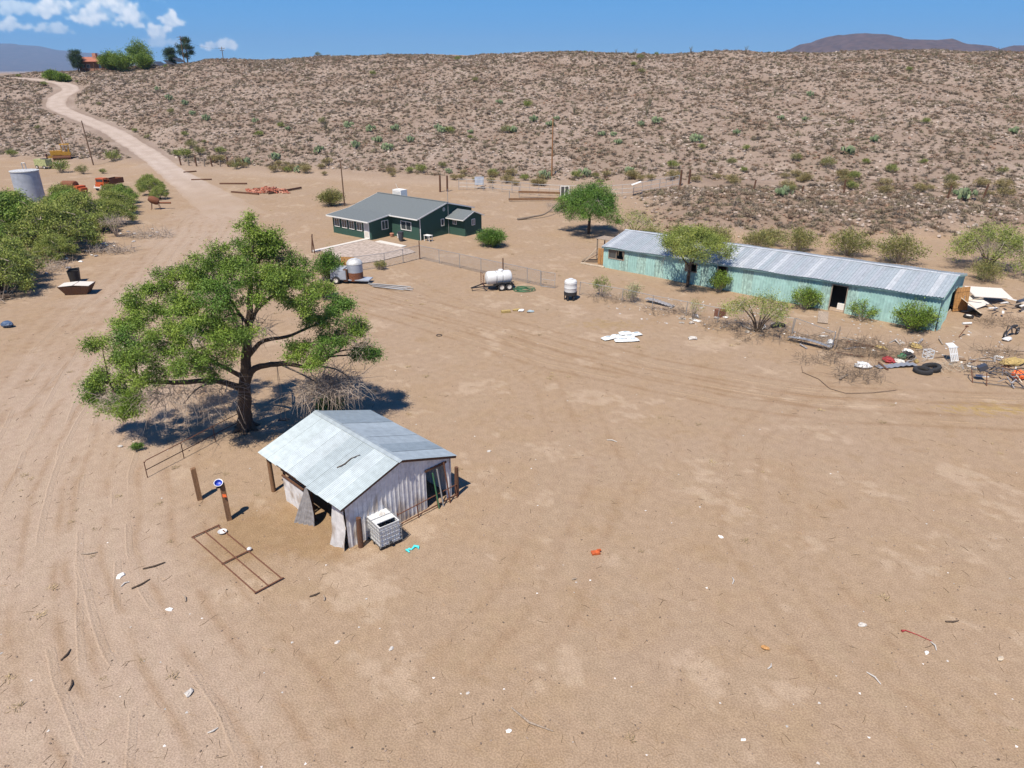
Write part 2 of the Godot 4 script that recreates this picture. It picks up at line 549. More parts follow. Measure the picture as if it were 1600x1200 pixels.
func make_ground() -> void:
	n_hill.noise_type = FastNoiseLite.TYPE_SIMPLEX_SMOOTH; n_hill.frequency = 0.022; n_hill.fractal_octaves = 3; n_hill.seed = 3
	n_mid.noise_type = FastNoiseLite.TYPE_SIMPLEX_SMOOTH; n_mid.frequency = 0.13; n_mid.fractal_octaves = 3; n_mid.seed = 4
	n_fine.noise_type = FastNoiseLite.TYPE_SIMPLEX_SMOOTH; n_fine.frequency = 0.7; n_fine.fractal_octaves = 3; n_fine.seed = 6
	n_patch.noise_type = FastNoiseLite.TYPE_SIMPLEX_SMOOTH; n_patch.frequency = 0.055; n_patch.fractal_octaves = 4; n_patch.seed = 8
	n_pale.noise_type = FastNoiseLite.TYPE_SIMPLEX_SMOOTH; n_pale.frequency = 0.17; n_pale.fractal_octaves = 5; n_pale.fractal_gain = 0.6; n_pale.seed = 12
	for p in ROAD: road_h.append(base_h(p.x, p.y) + 0.05)
	for k in range(1, road_h.size() - 1): road_h[k] = (road_h[k - 1] + 2.0 * road_h[k] + road_h[k + 1]) / 4.0 - (0.35 if k > 3 else 0.0)
	var xs := axis(-22.0, 30.0, 0.2, 1.015, 230.0, 12000.0)
	var zs := axis(-50.0, -11.0, 0.2, 1.009, 330.0, 12000.0)
	while zs[-1] > 250.0: zs.pop_back()
	print("terrain ", xs.size(), " x ", zs.size())
	var nx := xs.size()
	var nz := zs.size()
	var v := PackedVector3Array(); v.resize(nx * nz)
	var nn := PackedVector3Array(); nn.resize(nx * nz)
	var uv := PackedVector2Array(); uv.resize(nx * nz)
	var uv2 := PackedVector2Array(); uv2.resize(nx * nz)
	var cc := PackedColorArray(); cc.resize(nx * nz)
	for j in nz:
		var z: float = zs[j]
		for i in nx:
			var x: float = xs[i]
			var k := j * nx + i
			v[k] = Vector3(x, height(x, z), z)
			uv[k] = Vector2(x, z) / 3.3
			uv2[k] = Vector2(x * 0.94 - z * 0.34, x * 0.34 + z * 0.94) / 14.7
			cc[k] = ground_color(x, z)
	for j in nz:
		for i in nx:
			var k := j * nx + i
			var a := v[k - 1 if i > 0 else k]
			var b := v[k + 1 if i < nx - 1 else k]
			var d := v[k - nx if j > 0 else k]
			var e := v[k + nx if j < nz - 1 else k]
			nn[k] = (e - d).cross(b - a).normalized()
	var idx := PackedInt32Array(); idx.resize((nx - 1) * (nz - 1) * 6)
	var q := 0
	for j in nz - 1:
		for i in nx - 1:
			var k := j * nx + i
			idx[q] = k; idx[q + 1] = k + 1; idx[q + 2] = k + nx + 1
			idx[q + 3] = k; idx[q + 4] = k + nx + 1; idx[q + 5] = k + nx
			q += 6
	var arr := []
	arr.resize(Mesh.ARRAY_MAX)
	arr[Mesh.ARRAY_VERTEX] = v; arr[Mesh.ARRAY_NORMAL] = nn; arr[Mesh.ARRAY_TEX_UV] = uv; arr[Mesh.ARRAY_TEX_UV2] = uv2; arr[Mesh.ARRAY_COLOR] = cc; arr[Mesh.ARRAY_INDEX] = idx
	var am := ArrayMesh.new()
	am.add_surface_from_arrays(Mesh.PRIMITIVE_TRIANGLES, arr)
	structure("ground", am, M.ground)

	# the graded dirt road that climbs the hill
	var line: Array = []
	for k in ROAD.size() - 1:
		for s in 14:
			var p0: Vector2 = ROAD[maxi(k - 1, 0)]
			var p3: Vector2 = ROAD[mini(k + 2, ROAD.size() - 1)]
			line.append(ROAD[k].cubic_interpolate(ROAD[k + 1], p0, p3, s / 14.0))
	var rb := MB.new()
	var cols := 9
	for k in line.size():
		var p: Vector2 = line[k]
		var t: Vector2 = (line[mini(k + 1, line.size() - 1)] - line[maxi(k - 1, 0)]).normalized()
		var side := Vector2(-t.y, t.x)
		for j in cols:
			var f := float(j) / (cols - 1) * 2.0 - 1.0
			var w := 2.75 + 2.2 * clampf(1.0 - k / 40.0, 0, 1) + 0.5 * n_mid.get_noise_2d(p.x * 1.5 + j * 31.0 * float(absf(f) == 1.0), p.y * 1.5)
			var g := p + side * f * w
			var near_g := ground_color(g.x, g.y)
			var rut := 0.05 * exp(-pow((absf(f) - 0.42) / 0.14, 2.0))
			rb.col = Color(0.56, 0.475, 0.415).lerp(Color(0.475, 0.395, 0.335), clampf(0.3 + n_mid.get_noise_2d(g.x * 2.0, g.y * 2.0) + 0.5 * (1.0 - exp(-pow((absf(f) - 0.42) / 0.2, 2.0))), 0, 1))
			rb.col = near_g.lerp(rb.col, smoothstep(0.0, 1.0, k / 46.0) * (0.15 if absf(f) > 0.99 else 1.0))
			rb.vert(Vector3(g.x, height(g.x, g.y) + ((0.09 if k > 16 else 0.12 * k / 16.0 - 0.03) - rut if absf(f) < 0.99 else -0.05), g.y), Vector3.UP, g / 3.3)
	for k in line.size() - 1:
		for j in cols - 1:
			var a := k * cols + j
			rb.tri(a, a + 1, a + cols + 1)
			rb.tri(a, a + cols + 1, a + cols)
	structure("dirt_road", rb, M.road)

	rng.seed = 300
	var runs: Array = []
	for k in TRACKS.size():
		if k == 3: continue
		for o in [-0.8, 0.8]: runs.append([TRACKS[k], o, 0.24])
	for o in [-3.6, -2.2, 2.4, 3.7]: runs.append([TRACKS[1], o, 0.22])
	for o in [-2.6, 2.7, 4.2]: runs.append([TRACKS[2], o, 0.22])
	for o in [-2.9, -1.9]: runs.append([TRACKS[0], o, 0.2])
	for r in runs: tyre_track(r[0], r[1], r[2])

	# concrete drive and walks by the green house
	var dm := MB.new()
	var dp := [Vector2(-21.0, -76.9), Vector2(-16.9, -82.3), Vector2(-15.6, -81.0), Vector2(-11.4, -77.6), Vector2(-10.4, -76.0), Vector2(-13.4, -72.3), Vector2(-16.5, -70.2)]
	for k in range(1, dp.size() - 1):
		dm.tri3(Vector3(dp[0].x, 0.07, dp[0].y), Vector3(dp[k + 1].x, 0.07, dp[k + 1].y), Vector3(dp[k].x, 0.07, dp[k].y))
	structure("driveway", dm, M.drive)
	var wk := MB.new()
	wk.bar(Vector3(-21.6, 0.06, -76.3), Vector3(-16.7, 0.06, -82.6), 0.55, 0.12)
	structure("path", wk, M.concrete)
	var wk2 := MB.new()
	wk2.bar(Vector3(-15.4, 0.06, -81.2), Vector3(-12.0, 0.06, -78.5), 0.8, 0.12)
	structure("garden_path", wk2, M.concrete)

func tyre_track(line: Array, offset: float, width: float) -> void:
	var c := Curve2D.new()
	for k in line.size():
		var a: Vector2 = line[maxi(k - 1, 0)]
		var b: Vector2 = line[mini(k + 1, line.size() - 1)]
		c.add_point(line[k], (a - b) / 6.0, (b - a) / 6.0)
	var L := c.get_baked_length()
	var n := int(L / 0.22)
	var mb := MB.new()
	var prof := [[-0.75, -0.012, 1.0], [-0.5, 0.022, 1.03], [-0.32, 0.006, 0.90], [0.0, 0.009, 0.94], [0.32, 0.006, 0.88], [0.5, 0.024, 1.03], [0.75, -0.012, 1.0]]
	var fade := rng.randi() % 1000
	var faint := 0.45 if line == TRACKS[4] or line == TRACKS[5] else 1.0
	for k in n + 1:
		var p := c.sample_baked(L * k / n)
		var q := c.sample_baked(minf(L, L * k / n + 0.3)) - c.sample_baked(maxf(0.0, L * k / n - 0.3))
		var s := Vector2(-q.y, q.x).normalized()
		# tracks come and go, and wander a little
		var on := clampf(n_mid.get_noise_2d(k * 0.18 + fade, offset * 40.0) * 3.0 + 0.55, 0, 1) * minf(1.0, minf(k, n - k) / 12.0) * faint
		var mid := p + s * (offset + 0.25 * n_mid.get_noise_2d(k * 0.12, fade))
		for e in prof:
			var g: Vector2 = mid + s * width * e[0]
			var gc := ground_color(g.x, g.y)
			mb.col = gc.lerp(Color(gc.r * e[2], gc.g * e[2], gc.b * e[2]), on)
			mb.vert(Vector3(g.x, height(g.x, g.y) + lerpf(-0.03, e[1] + 0.004 * n_fine.get_noise_2d(g.x * 9.0, g.y * 9.0), on), g.y), Vector3.UP, g / 3.3)
	for k in n:
		for j in 6:
			var a := k * 7 + j
			mb.tri(a, a + 1, a + 8)
			mb.tri(a, a + 8, a + 7)
	# true normals, so that the ridges catch the light
	for k in n + 1:
		for j in 7:
			var i0 := k * 7 + j
			var dx := mb.v[k * 7 + mini(j + 1, 6)] - mb.v[k * 7 + maxi(j - 1, 0)]
			var dz := mb.v[mini(k + 1, n) * 7 + j] - mb.v[maxi(k - 1, 0) * 7 + j]
			var nn := dx.cross(dz).normalized()
			mb.n[i0] = nn if nn.y > 0.0 else -nn
	var o := part(self, numbered("tyre_track"), mb, M.road)
	o.set_meta("kind", "structure")

func make_mountains() -> void:
	# dark volcanic ridge behind the hill and the far blue range
	ridge("mountain_ridge", [[1000, 36], [1060, 84], [1120, 112], [1200, 134], [1300, 144], [1400, 140], [1500, 124], [1600, 122], [1700, 108], [1790, 94], [1860, 88], [1960, 104], [2080, 116], [2250, 122], [2500, 118], [3000, 90], [3600, 60]], -3000.0, 900.0, M.ridge, 31)
	ridge("mountain_ridge", [[1450, 20], [1540, 60], [1640, 72], [1760, 74], [1880, 80], [2000, 96], [2150, 110], [2400, 116], [2800, 80]], -2650.0, 500.0, M.ridge2, 47)
	ridge("mountain_range", [[-16000, 600], [-12500, 600], [-10400, 560], [-8900, 480], [-8200, 405], [-7600, 372], [-7200, 310], [-6800, 270], [-6250, 200], [-5550, 85], [-5000, -60]], -12500.0, 4000.0, M.range, 63)

func ridge(called: String, prof: Array, z0: float, depth: float, m: Material, sd: int) -> void:
	var f := FastNoiseLite.new()
	f.noise_type = FastNoiseLite.TYPE_SIMPLEX_SMOOTH
	f.fractal_type = FastNoiseLite.FRACTAL_RIDGED
	f.frequency = 3.2 / depth
	f.fractal_octaves = 5
	f.seed = sd
	var nx := 160
	var nz := 26
	var x0: float = prof[0][0]
	var x1: float = prof[-1][0]
	var v: Array = []
	for j in nz + 1:
		var t := float(j) / nz * 2.0 - 1.0
		for i in nx + 1:
			var x := lerpf(x0, x1, float(i) / nx)
			var h := 0.0
			for k in prof.size() - 1:
				if x <= prof[k + 1][0]:
					var s: float = (x - prof[k][0]) / (prof[k + 1][0] - prof[k][0])
					h = lerpf(prof[k][1], prof[k + 1][1], s * s * (3.0 - 2.0 * s))
					break
			var nn := f.get_noise_2d(x, t * depth)
			var fall := pow(maxf(0.0, 1.0 - absf(t)), 0.85)
			var y := h * fall * (1.0 + (0.16 * nn if absf(t) > 0.06 else 0.03 * nn)) - 8.0 * absf(t)
			v.append(Vector3(x + 20.0 * nn, y, z0 + t * depth))
	var st := SurfaceTool.new()
	st.begin(Mesh.PRIMITIVE_TRIANGLES)
	st.set_smooth_group(0)
	for p in v: st.add_vertex(p)
	for j in nz:
		for i in nx:
			var a := j * (nx + 1) + i
			for e in [a, a + 1, a + nx + 2, a, a + nx + 2, a + nx + 1]: st.add_index(e)
	st.generate_normals()
	var o := part(self, numbered(called), st.commit(), m)
	o.set_meta("kind", "structure")

func make_materials() -> void:
	var grain := noise_tex("grain", 512, 0.03, Color(0.78, 0.78, 0.78), Color(1, 1, 1), 5)
	var blotch := noise_tex("blotch", 512, 0.010, Color(0.70, 0.69, 0.68), Color(1, 1, 1), 5, FastNoiseLite.TYPE_SIMPLEX_SMOOTH, 21)
	var dirt := noise_tex("dirt", 1024, 0.034, Color(0.80, 0.79, 0.78), Color(1, 1, 1), 6, FastNoiseLite.TYPE_SIMPLEX, 2)
	var dirt2 := noise_tex("dirt2", 1024, 0.02, Color(0.93, 0.925, 0.92), Color(1, 1, 1), 6, FastNoiseLite.TYPE_SIMPLEX, 15)
	var bump := noise_tex("bump", 1024, 0.03, Color(0, 0, 0), Color(1, 1, 1), 6, FastNoiseLite.TYPE_SIMPLEX, 33)
	var streak := streak_tex()
	var soft := noise_tex("soft", 512, 0.008, Color(0.84, 0.84, 0.84), Color(1, 1, 1), 4, FastNoiseLite.TYPE_SIMPLEX_SMOOTH, 61)
	var g := mat("ground", Color(1, 1, 1), 0.97)
	g.vertex_color_use_as_albedo = true
	g.albedo_texture = dirt
	g.detail_enabled = true
	g.detail_albedo = dirt2
	g.detail_blend_mode = BaseMaterial3D.BLEND_MODE_MUL
	g.detail_uv_layer = BaseMaterial3D.DETAIL_UV_2
	g.heightmap_enabled = true
	g.heightmap_texture = bump
	g.heightmap_scale = 1.3
	g.metallic_specular = 0.2
	var r := mat("road", Color(0.965, 0.965, 0.965), 0.97)
	r.vertex_color_use_as_albedo = true
	r.albedo_texture = dirt
	r.heightmap_enabled = true
	r.heightmap_texture = bump
	r.heightmap_scale = 2.0
	r.metallic_specular = 0.2
	mat("drive", Color(0.50, 0.42, 0.36), 0.95, 0, blotch, 0.35, bump, 1.0)
	mat("concrete", Color(0.72, 0.68, 0.62), 0.9, 0, grain, 0.8)
	mat("ridge", Color(0.125, 0.085, 0.085), 1.0, 0, noise_tex("far", 512, 0.02, Color(0.6, 0.6, 0.62), Color(1, 0.97, 0.94), 6, FastNoiseLite.TYPE_SIMPLEX, 41), 0.002)
	mat("ridge2", Color(0.11, 0.062, 0.058), 1.0, 0, T.far, 0.003)
	mat("range", Color(0.125, 0.085, 0.085), 1.0, 0, T.far, 0.0005)
	# metal sheets, paint, timber
	mat("roof_tin", Color(0.43, 0.50, 0.535), 0.5, 0.3, soft, 0.45)
	mat("roof_tin_b", Color(0.36, 0.43, 0.465), 0.5, 0.35, soft, 0.5)
	mat("roof_tin_c", Color(0.46, 0.535, 0.57), 0.5, 0.3, soft, 0.4)
	mat("white_sheet", Color(0.74, 0.74, 0.75), 0.6, 0.05, soft, 0.6)
	mat("white_sheet_b", Color(0.68, 0.68, 0.70), 0.6, 0.05, soft, 0.8)
	for k in ["white_sheet", "white_sheet_b"]: M[k].vertex_color_use_as_albedo = true
	mat("grey_sheet", Color(0.45, 0.45, 0.47), 0.6, 0.2, blotch, 0.9)
	mat("old_wood", Color(0.24, 0.135, 0.07), 0.9, 0, streak, 1.2, bump, 0.6)
	mat("dark_wood", Color(0.13, 0.062, 0.035), 0.9, 0, streak, 1.2, bump, 0.6)
	mat("grey_wood", Color(0.34, 0.28, 0.225), 0.95, 0, streak, 1.1, bump, 0.5)
	mat("pole_wood", Color(0.17, 0.105, 0.065), 0.95, 0, streak, 0.8)
	mat("pole_rust", Color(0.33, 0.17, 0.08), 0.95, 0, streak, 0.8)
	mat("ply", Color(0.50, 0.27, 0.10), 0.75, 0, streak, 0.7)
	mat("pale_ply", Color(0.60, 0.52, 0.41), 0.85, 0, streak, 0.7)
	mat("rust_pipe", Color(0.20, 0.085, 0.05), 0.85, 0.2, blotch, 2.0)
	mat("rust", Color(0.26, 0.105, 0.055), 0.9, 0.15, blotch, 1.3)
	mat("galv", Color(0.50, 0.52, 0.54), 0.5, 0.6, grain, 1.5)
	mat("wire", Color(0.36, 0.36, 0.37), 0.6, 0.5)
	mat("green_paint", Color(0.05, 0.17, 0.08), 0.6, 0.0, grain, 2.0)
	mat("black", Color(0.02, 0.02, 0.022), 0.7)
	mat("rubber", Color(0.028, 0.028, 0.03), 0.88, 0, grain, 3.0)
	mat("dusty_plastic", Color(0.60, 0.57, 0.53), 0.7, 0, grain, 2.0)
	mat("white_plastic", Color(0.76, 0.78, 0.79), 0.45, 0, grain, 0.8)
	mat("tote_plastic", Color(0.80, 0.83, 0.86), 0.4, 0, grain, 1.2)
	mat("water_old", Color(0.06, 0.055, 0.02), 0.15)
	mat("trim_white", Color(0.70, 0.70, 0.68), 0.6)
	mat("house_green", Color(0.034, 0.098, 0.074), 0.85, 0, grain, 0.6, bump, 0.6)
	mat("shingle", Color(0.215, 0.25, 0.255), 0.9, 0, noise_tex("shing", 512, 0.05, Color(0.55, 0.55, 0.57), Color(1, 1, 1), 3, FastNoiseLite.TYPE_SIMPLEX, 51), 0.5, bump, 1.5)
	mat("teal", Color(0.40, 0.645, 0.615), 0.65, 0.05, soft, 0.3)
	mat("teal_b", Color(0.37, 0.605, 0.575), 0.65, 0.05, soft, 0.35)
	mat("barn_roof", Color(0.50, 0.545, 0.58), 0.5, 0.35, soft, 0.4)
	mat("barn_roof_b", Color(0.45, 0.51, 0.545), 0.5, 0.3, soft, 0.5)
	mat("barn_roof_c", Color(0.60, 0.64, 0.665), 0.5, 0.3, soft, 0.4)
	mat("inside", Color(0.42, 0.32, 0.24), 0.95, 0, grain, 0.7)
	var gl := mat("glass", Color(0.05, 0.06, 0.065), 0.06)
	gl.metallic_specular = 0.8
	mat("orange", Color(0.62, 0.13, 0.03), 0.6, 0, blotch, 0.8)
	mat("dozer_yellow", Color(0.55, 0.30, 0.03), 0.7, 0, blotch, 0.8)
	mat("tank_steel", Color(0.42, 0.47, 0.55), 0.55, 0.25, soft, 0.25)
	mat("tank_top", Color(0.70, 0.73, 0.74), 0.6, 0.2, blotch, 0.5)
	mat("brick", Color(0.42, 0.13, 0.075), 0.9, 0, grain, 3.0)
	mat("brick_b", Color(0.52, 0.25, 0.17), 0.9, 0, grain, 3.0)
	mat("red_tile", Color(0.42, 0.16, 0.10), 0.9, 0, grain, 1.0)
	mat("adobe", Color(0.34, 0.18, 0.12), 0.95, 0, grain, 1.0)
	mat("panel_dark", Color(0.05, 0.055, 0.07), 0.35)
	mat("bark", Color(0.105, 0.075, 0.055), 0.97, 0, streak, 1.0, bump, 2.0)
	mat("bark_grey", Color(0.20, 0.165, 0.135), 0.97, 0, streak, 1.0)
	mat("brush", Color(0.19, 0.145, 0.105), 0.97)
	mat("twig", Color(0.36, 0.30, 0.25), 0.97)
	mat("stone", Color(1, 1, 1), 0.95, 0, grain, 1.5, bump, 1.5, true)
	mat("plain", Color(1, 1, 1), 0.95, 0, null, 1.0, null, 0.5, true)
	var lf := mat("leaf", Color(1, 1, 1), 0.65, 0, null, 1.0, null, 0.5, true)
	lf.backlight_enabled = true
	lf.backlight = Color(0.24, 0.30, 0.12)
	mat("dry", Color(1, 1, 1), 0.95, 0, null, 1.0, null, 0.5, true)
	mat("teal_c", Color(0.42, 0.635, 0.60), 0.7, 0.05, streak, 0.3)
	mat("scrap_brown", Color(0.27, 0.19, 0.13), 0.9, 0, blotch, 1.5)
	mat("scrap_grey", Color(0.36, 0.35, 0.34), 0.85, 0, blotch, 1.5)
	mat("scrap_pale", Color(0.55, 0.51, 0.46), 0.85, 0, blotch, 1.5)
	mat("blue", Color(0.03, 0.07, 0.42), 0.4)
	mat("orange_rag", Color(0.75, 0.14, 0.03), 0.8)
	mat("sack", Color(0.82, 0.86, 0.87), 0.6, 0, grain, 1.5)
	mat("hose", Color(0.03, 0.13, 0.06), 0.6)
	mat("turquoise", Color(0.06, 0.62, 0.65), 0.6)
	mat("red_strap", Color(0.42, 0.045, 0.05), 0.8, 0, blotch, 1.5)
	mat("yellow", Color(0.52, 0.39, 0.15), 0.85, 0, blotch, 1.5)
	mat("print", Color(0.30, 0.38, 0.42), 0.7)

# long soft streaks along v: weathered paint, timber grain, bark
func streak_tex() -> Texture2D:
	var f := FastNoiseLite.new()
	f.noise_type = FastNoiseLite.TYPE_SIMPLEX
	f.frequency = 0.03
	f.fractal_octaves = 5
	f.seed = 71
	var a := f.get_seamless_image(512, 20)
	a.resize(512, 512, Image.INTERPOLATE_CUBIC)
	f.frequency = 0.015
	f.seed = 72
	var b := f.get_seamless_image(512, 512)
	var da := a.get_data()
	var db := b.get_data()
	var od := PackedByteArray()
	od.resize(512 * 512 * 3)
	for k in 512 * 512:
		var t := clampf(0.70 + 0.36 * (da[k] / 255.0) * (0.35 + db[k] / 255.0) + 0.10 * (db[k] / 255.0), 0, 1)
		od[k * 3] = int(255 * t); od[k * 3 + 1] = int(253 * t); od[k * 3 + 2] = int(250 * t)
	T["streak"] = ImageTexture.create_from_image(Image.create_from_data(512, 512, false, Image.FORMAT_RGB8, od))
	return T.streak

# ---------------------------------------------------------------- buildings
func wave(width: float, pitch: float, amp: float, per := 4) -> Array:
	var out: Array = []
	var steps := int(ceil(width / pitch * per)) + 1
	for k in steps + 1: out.append(Vector2(pitch * k / per, amp * cos(TAU * k / per)))
	return out
func ribs(width: float, pitch: float, rib: float, depth: float, rise := 0.015) -> Array:
	var out: Array = []
	var x := 0.0
	while x < width + pitch:
		out.append(Vector2(x, 0)); out.append(Vector2(x + pitch - rib - 2.0 * rise, 0)); out.append(Vector2(x + pitch - rib - rise, depth)); out.append(Vector2(x + pitch - rise, depth))
		x += pitch
	return out
# a window on a wall: frame bars and dark panes, local x along the wall, z out of it
func window(parent: Node, at: Vector3, turn: float, w: float, h: float, bars := 1, m: Material = null, sash := 0.07) -> void:
	var fr := MB.new()
	for s in [-1, 1]:
		fr.box(Vector3(s * (w - sash) / 2, 0, 0.03), Vector3(sash, h, 0.06))
		fr.box(Vector3(0, s * (h - sash) / 2, 0.032), Vector3(w - 2 * sash - 0.002, sash, 0.055))
	for k in bars:
		fr.box(Vector3(-w / 2 + w * (k + 1) / (bars + 1), 0, 0.028), Vector3(0.05, h - 2 * sash - 0.002, 0.045))
	var o := part(parent, "window", fr, m if m else M.trim_white, at)
	o.rotation.y = turn
	for k in bars + 1:
		var pn := MB.new()
		var pw := w / (bars + 1)
		pn.box(Vector3(-w / 2 + pw * (k + 0.5), 0, 0.008), Vector3(pw - 0.06, h - 2 * sash + 0.02, 0.012))
		part(o, "pane", pn, M.glass)

func make_buildings() -> void:
	make_shed()
	make_house()
	make_barn()
	make_hill_house()

func make_shed() -> void:
	var t := thing("tin_shed", "small white sheet metal shed with pale galvanised gable roof beside the big tree", "shed", Vector3(-6.72, 0, -24.04), deg_to_rad(-44.6))
	var RY := 3.08
	var slope := 0.332
	# roof sheets, each lapped over its neighbour
	for side in 2:
		var sg := 1.0 if side == 0 else -1.0
		var down := Vector3(0, -slope, sg).normalized()
		var up := Vector3(0, 1, slope * sg).normalized()
		var run := 3.1 * sqrt(1 + slope * slope)
		var n := 8 if side == 0 else 7
		var wd := 6.72 / n
		for k in n:
			var mb := MB.new()
			var ln := run + rf(-0.05, 0.05)
			var fine := side == 0 and k in [0, 6, 7]
			mb.ribbed(Vector3(0.17 - wd * k + 0.03, RY, -2.8) + up * (0.012 + 0.007 * (k % 2)), Vector3(-1, 0, 0), down, up, wd + 0.05, ln, wave(wd + 0.12, 0.105, 0.016 if fine else 0.010), 1)
			part(t, "roof_sheet", mb, [M.roof_tin, M.roof_tin_b, M.roof_tin_c][(k * 5 + side * 2 + k / 3) % 3] if not fine else M.roof_tin_b)
	var cap := MB.new()
	for sg in [-1.0, 1.0]:
		var a := Vector3(0.26, RY + 0.045, -2.8)
		var b := Vector3(-6.54, RY + 0.045, -2.8)
		var off := Vector3(0, -slope * 0.17, sg * 0.17)
		if sg > 0: cap.quad(a, b, b + off, a + off)
		else: cap.quad(b, a, a + off, b + off)
	part(t, "ridge_cap", cap, M.roof_tin_c)
	for e in [[0.13, "front"], [-6.42, "back"]]:
		for sg in [-1.0, 1.0]:
			var rk := MB.new()
			rk.bar(Vector3(e[0], RY - 0.07, -2.8 + sg * 0.02), Vector3(e[0], RY - 0.07 - slope * 3.02, -2.8 + sg * 3.02), 0.04, 0.1)
			part(t, "rake_board", rk, M.dark_wood)
	for z in [0.2, -5.8]:
		var eb := MB.new()
		eb.bar(Vector3(0.12, RY - 0.08 - slope * 3.0, z), Vector3(-6.38, RY - 0.08 - slope * 3.0, z), 0.05, 0.11)
		part(t, "eave_beam", eb, M.dark_wood)
	for k in 5:
		for sg in [-1.0, 1.0]:
			var rf_ := MB.new()
			var x := -0.3 - 1.42 * k
			rf_.bar(Vector3(x, RY - 0.09, -2.8), Vector3(x, RY - 0.09 - slope * 2.9, -2.8 + sg * 2.9), 0.05, 0.1)
			part(t, "rafter", rf_, M.dark_wood)
	# gable wall of ribbed sheets with a doorway near its far end
	var top := func(z: float) -> float: return RY - 0.1 - slope * absf(z + 2.8)
	# rust and mud stains in blotches, as on the photograph's lower wall sheets
	var stain := func(p: Vector3) -> Color:
		var k := clampf((n_fine.get_noise_2d(p.z * 2.2 + p.x * 2.2, p.y * 0.9) * 1.3 + n_fine.get_noise_2d(p.z * 6.0 + p.x * 5.0, p.y * 2.0) * 0.5 + 0.28 - 0.42 * p.y) * 2.6, 0, 1)
		return Color(1, 1, 1).lerp(Color(0.52, 0.42, 0.33), 0.8 * k)
	for k in 5:
		var w := 0.9 if k < 4 else 0.55
		var z0 := -0.9 * k
		var mb := MB.new()
		var foot := rf(-0.04, 0.03)
		mb.ribbed(Vector3(0.03 + 0.004 * (k % 2), 0, z0), Vector3(0, 0, -1), Vector3(0, 1, 0), Vector3(1, 0, 0), w, 1.0, ribs(w, 0.225, 0.05, 0.02), 14, func(p: Vector3) -> Vector3: return Vector3(p.x + 0.02 * sin(p.z * 3.0 + k) * (1.0 - p.y), foot + p.y * (top.call(p.z) - foot), p.z), stain)
		part(t, "wall_sheet", mb, M.white_sheet if k % 2 == 0 else M.white_sheet_b)
	var over := MB.new()
	over.ribbed(Vector3(0.03, 0, -4.15), Vector3(0, 0, -1), Vector3(0, 1, 0), Vector3(1, 0, 0), 1.43, 1.0, ribs(1.43, 0.225, 0.05, 0.02), 1, func(p: Vector3) -> Vector3: return Vector3(p.x, 1.93 + p.y * maxf(top.call(p.z) - 1.93, 0.02), p.z))
	part(t, "wall_sheet", over, M.white_sheet_b)
	var jamb := MB.new()
	jamb.ribbed(Vector3(0.03, 0, -5.26), Vector3(0, 0, -1), Vector3(0, 1, 0), Vector3(1, 0, 0), 0.32, 1.92, ribs(0.32, 0.225, 0.05, 0.02))
	part(t, "wall_sheet", jamb, M.white_sheet)
	# side wall: flared sheet at the corner, doorway, half wall with a slot window, open bay
	var fl := MB.new()
	fl.ribbed(Vector3(-0.05, 0, 0.02), Vector3(-1, 0, 0), Vector3(0, 1, 0), Vector3(0, 0, 1), 0.92, 2.05, ribs(0.92, 0.3, 0.05, 0.018), 8, func(p: Vector3) -> Vector3: return Vector3(p.x + 0.12 * (1.0 - p.y / 2.05), p.y, p.z + 0.26 * pow(1.0 - p.y / 2.05, 2.0) * (1.0 + 0.4 * sin(p.x * 6.0)) + 0.03 * sin(p.y * 5.0 + p.x * 4.0)), stain)
	part(t, "wall_sheet", fl, M.white_sheet)
	var hw := MB.new()
	hw.ribbed(Vector3(-3.25, 0, 0.02), Vector3(-1, 0, 0), Vector3(0, 1, 0), Vector3(0, 0, 1), 1.75, 1.36, ribs(1.75, 0.3, 0.05, 0.018), 10, func(p: Vector3) -> Vector3: return p + Vector3(0, 0, 0.05 * sin(p.x * 2.0 + 1.0) * (1.3 - p.y)), stain)
	part(t, "wall_sheet", hw, M.white_sheet)
	var uw := MB.new()
	uw.ribbed(Vector3(-3.2, 1.72, 0.02), Vector3(-1, 0, 0), Vector3(0, 1, 0), Vector3(0, 0, 1), 1.85, 0.36, ribs(1.85, 0.3, 0.05, 0.018))
	part(t, "wall_sheet", uw, M.grey_sheet)
	var sl := MB.new()
	sl.box(Vector3(-4.1, 1.40, 0.03), Vector3(1.8, 0.06, 0.1))
	sl.box(Vector3(-4.1, 1.69, 0.03), Vector3(1.8, 0.05, 0.1))
	part(t, "slot_window_frame", sl, M.dark_wood)
	# closed back and far walls
	var bk := MB.new()
	bk.ribbed(Vector3(0, 0, -5.62), Vector3(-1, 0, 0), Vector3(0, 1, 0), Vector3(0, 0, -1), 6.25, 2.08, ribs(6.3, 0.225, 0.05, 0.02))
	part(t, "back_wall", bk, M.white_sheet)
	var fg := MB.new()
	fg.ribbed(Vector3(-6.27, 0, -1.5), Vector3(0, 0, -1), Vector3(0, 1, 0), Vector3(-1, 0, 0), 4.1, 1.0, ribs(4.2, 0.225, 0.05, 0.02), 1, func(p: Vector3) -> Vector3: return Vector3(p.x, p.y * top.call(p.z), p.z))
	part(t, "far_wall", fg, M.white_sheet)
	for p in [[Vector3(-0.08, 0, -0.1), 0.07, 2.1], [Vector3(-0.98, 0, -0.08), 0.07, 2.05], [Vector3(-2.8, 0, -0.08), 0.08, 2.05], [Vector3(-3.2, 0, -0.08), 0.06, 2.05], [Vector3(-5.05, 0, -0.08), 0.06, 2.05], [Vector3(-6.2, 0, 0.0), 0.11, 2.05], [Vector3(-0.06, 0, -4.15), 0.07, 2.4], [Vector3(-0.06, 0, -5.5), 0.08, 2.05], [Vector3(-3.1, 0, -2.8), 0.09, 2.95], [Vector3(-6.15, 0, -5.5), 0.08, 2.05]]:
		var pm := MB.new()
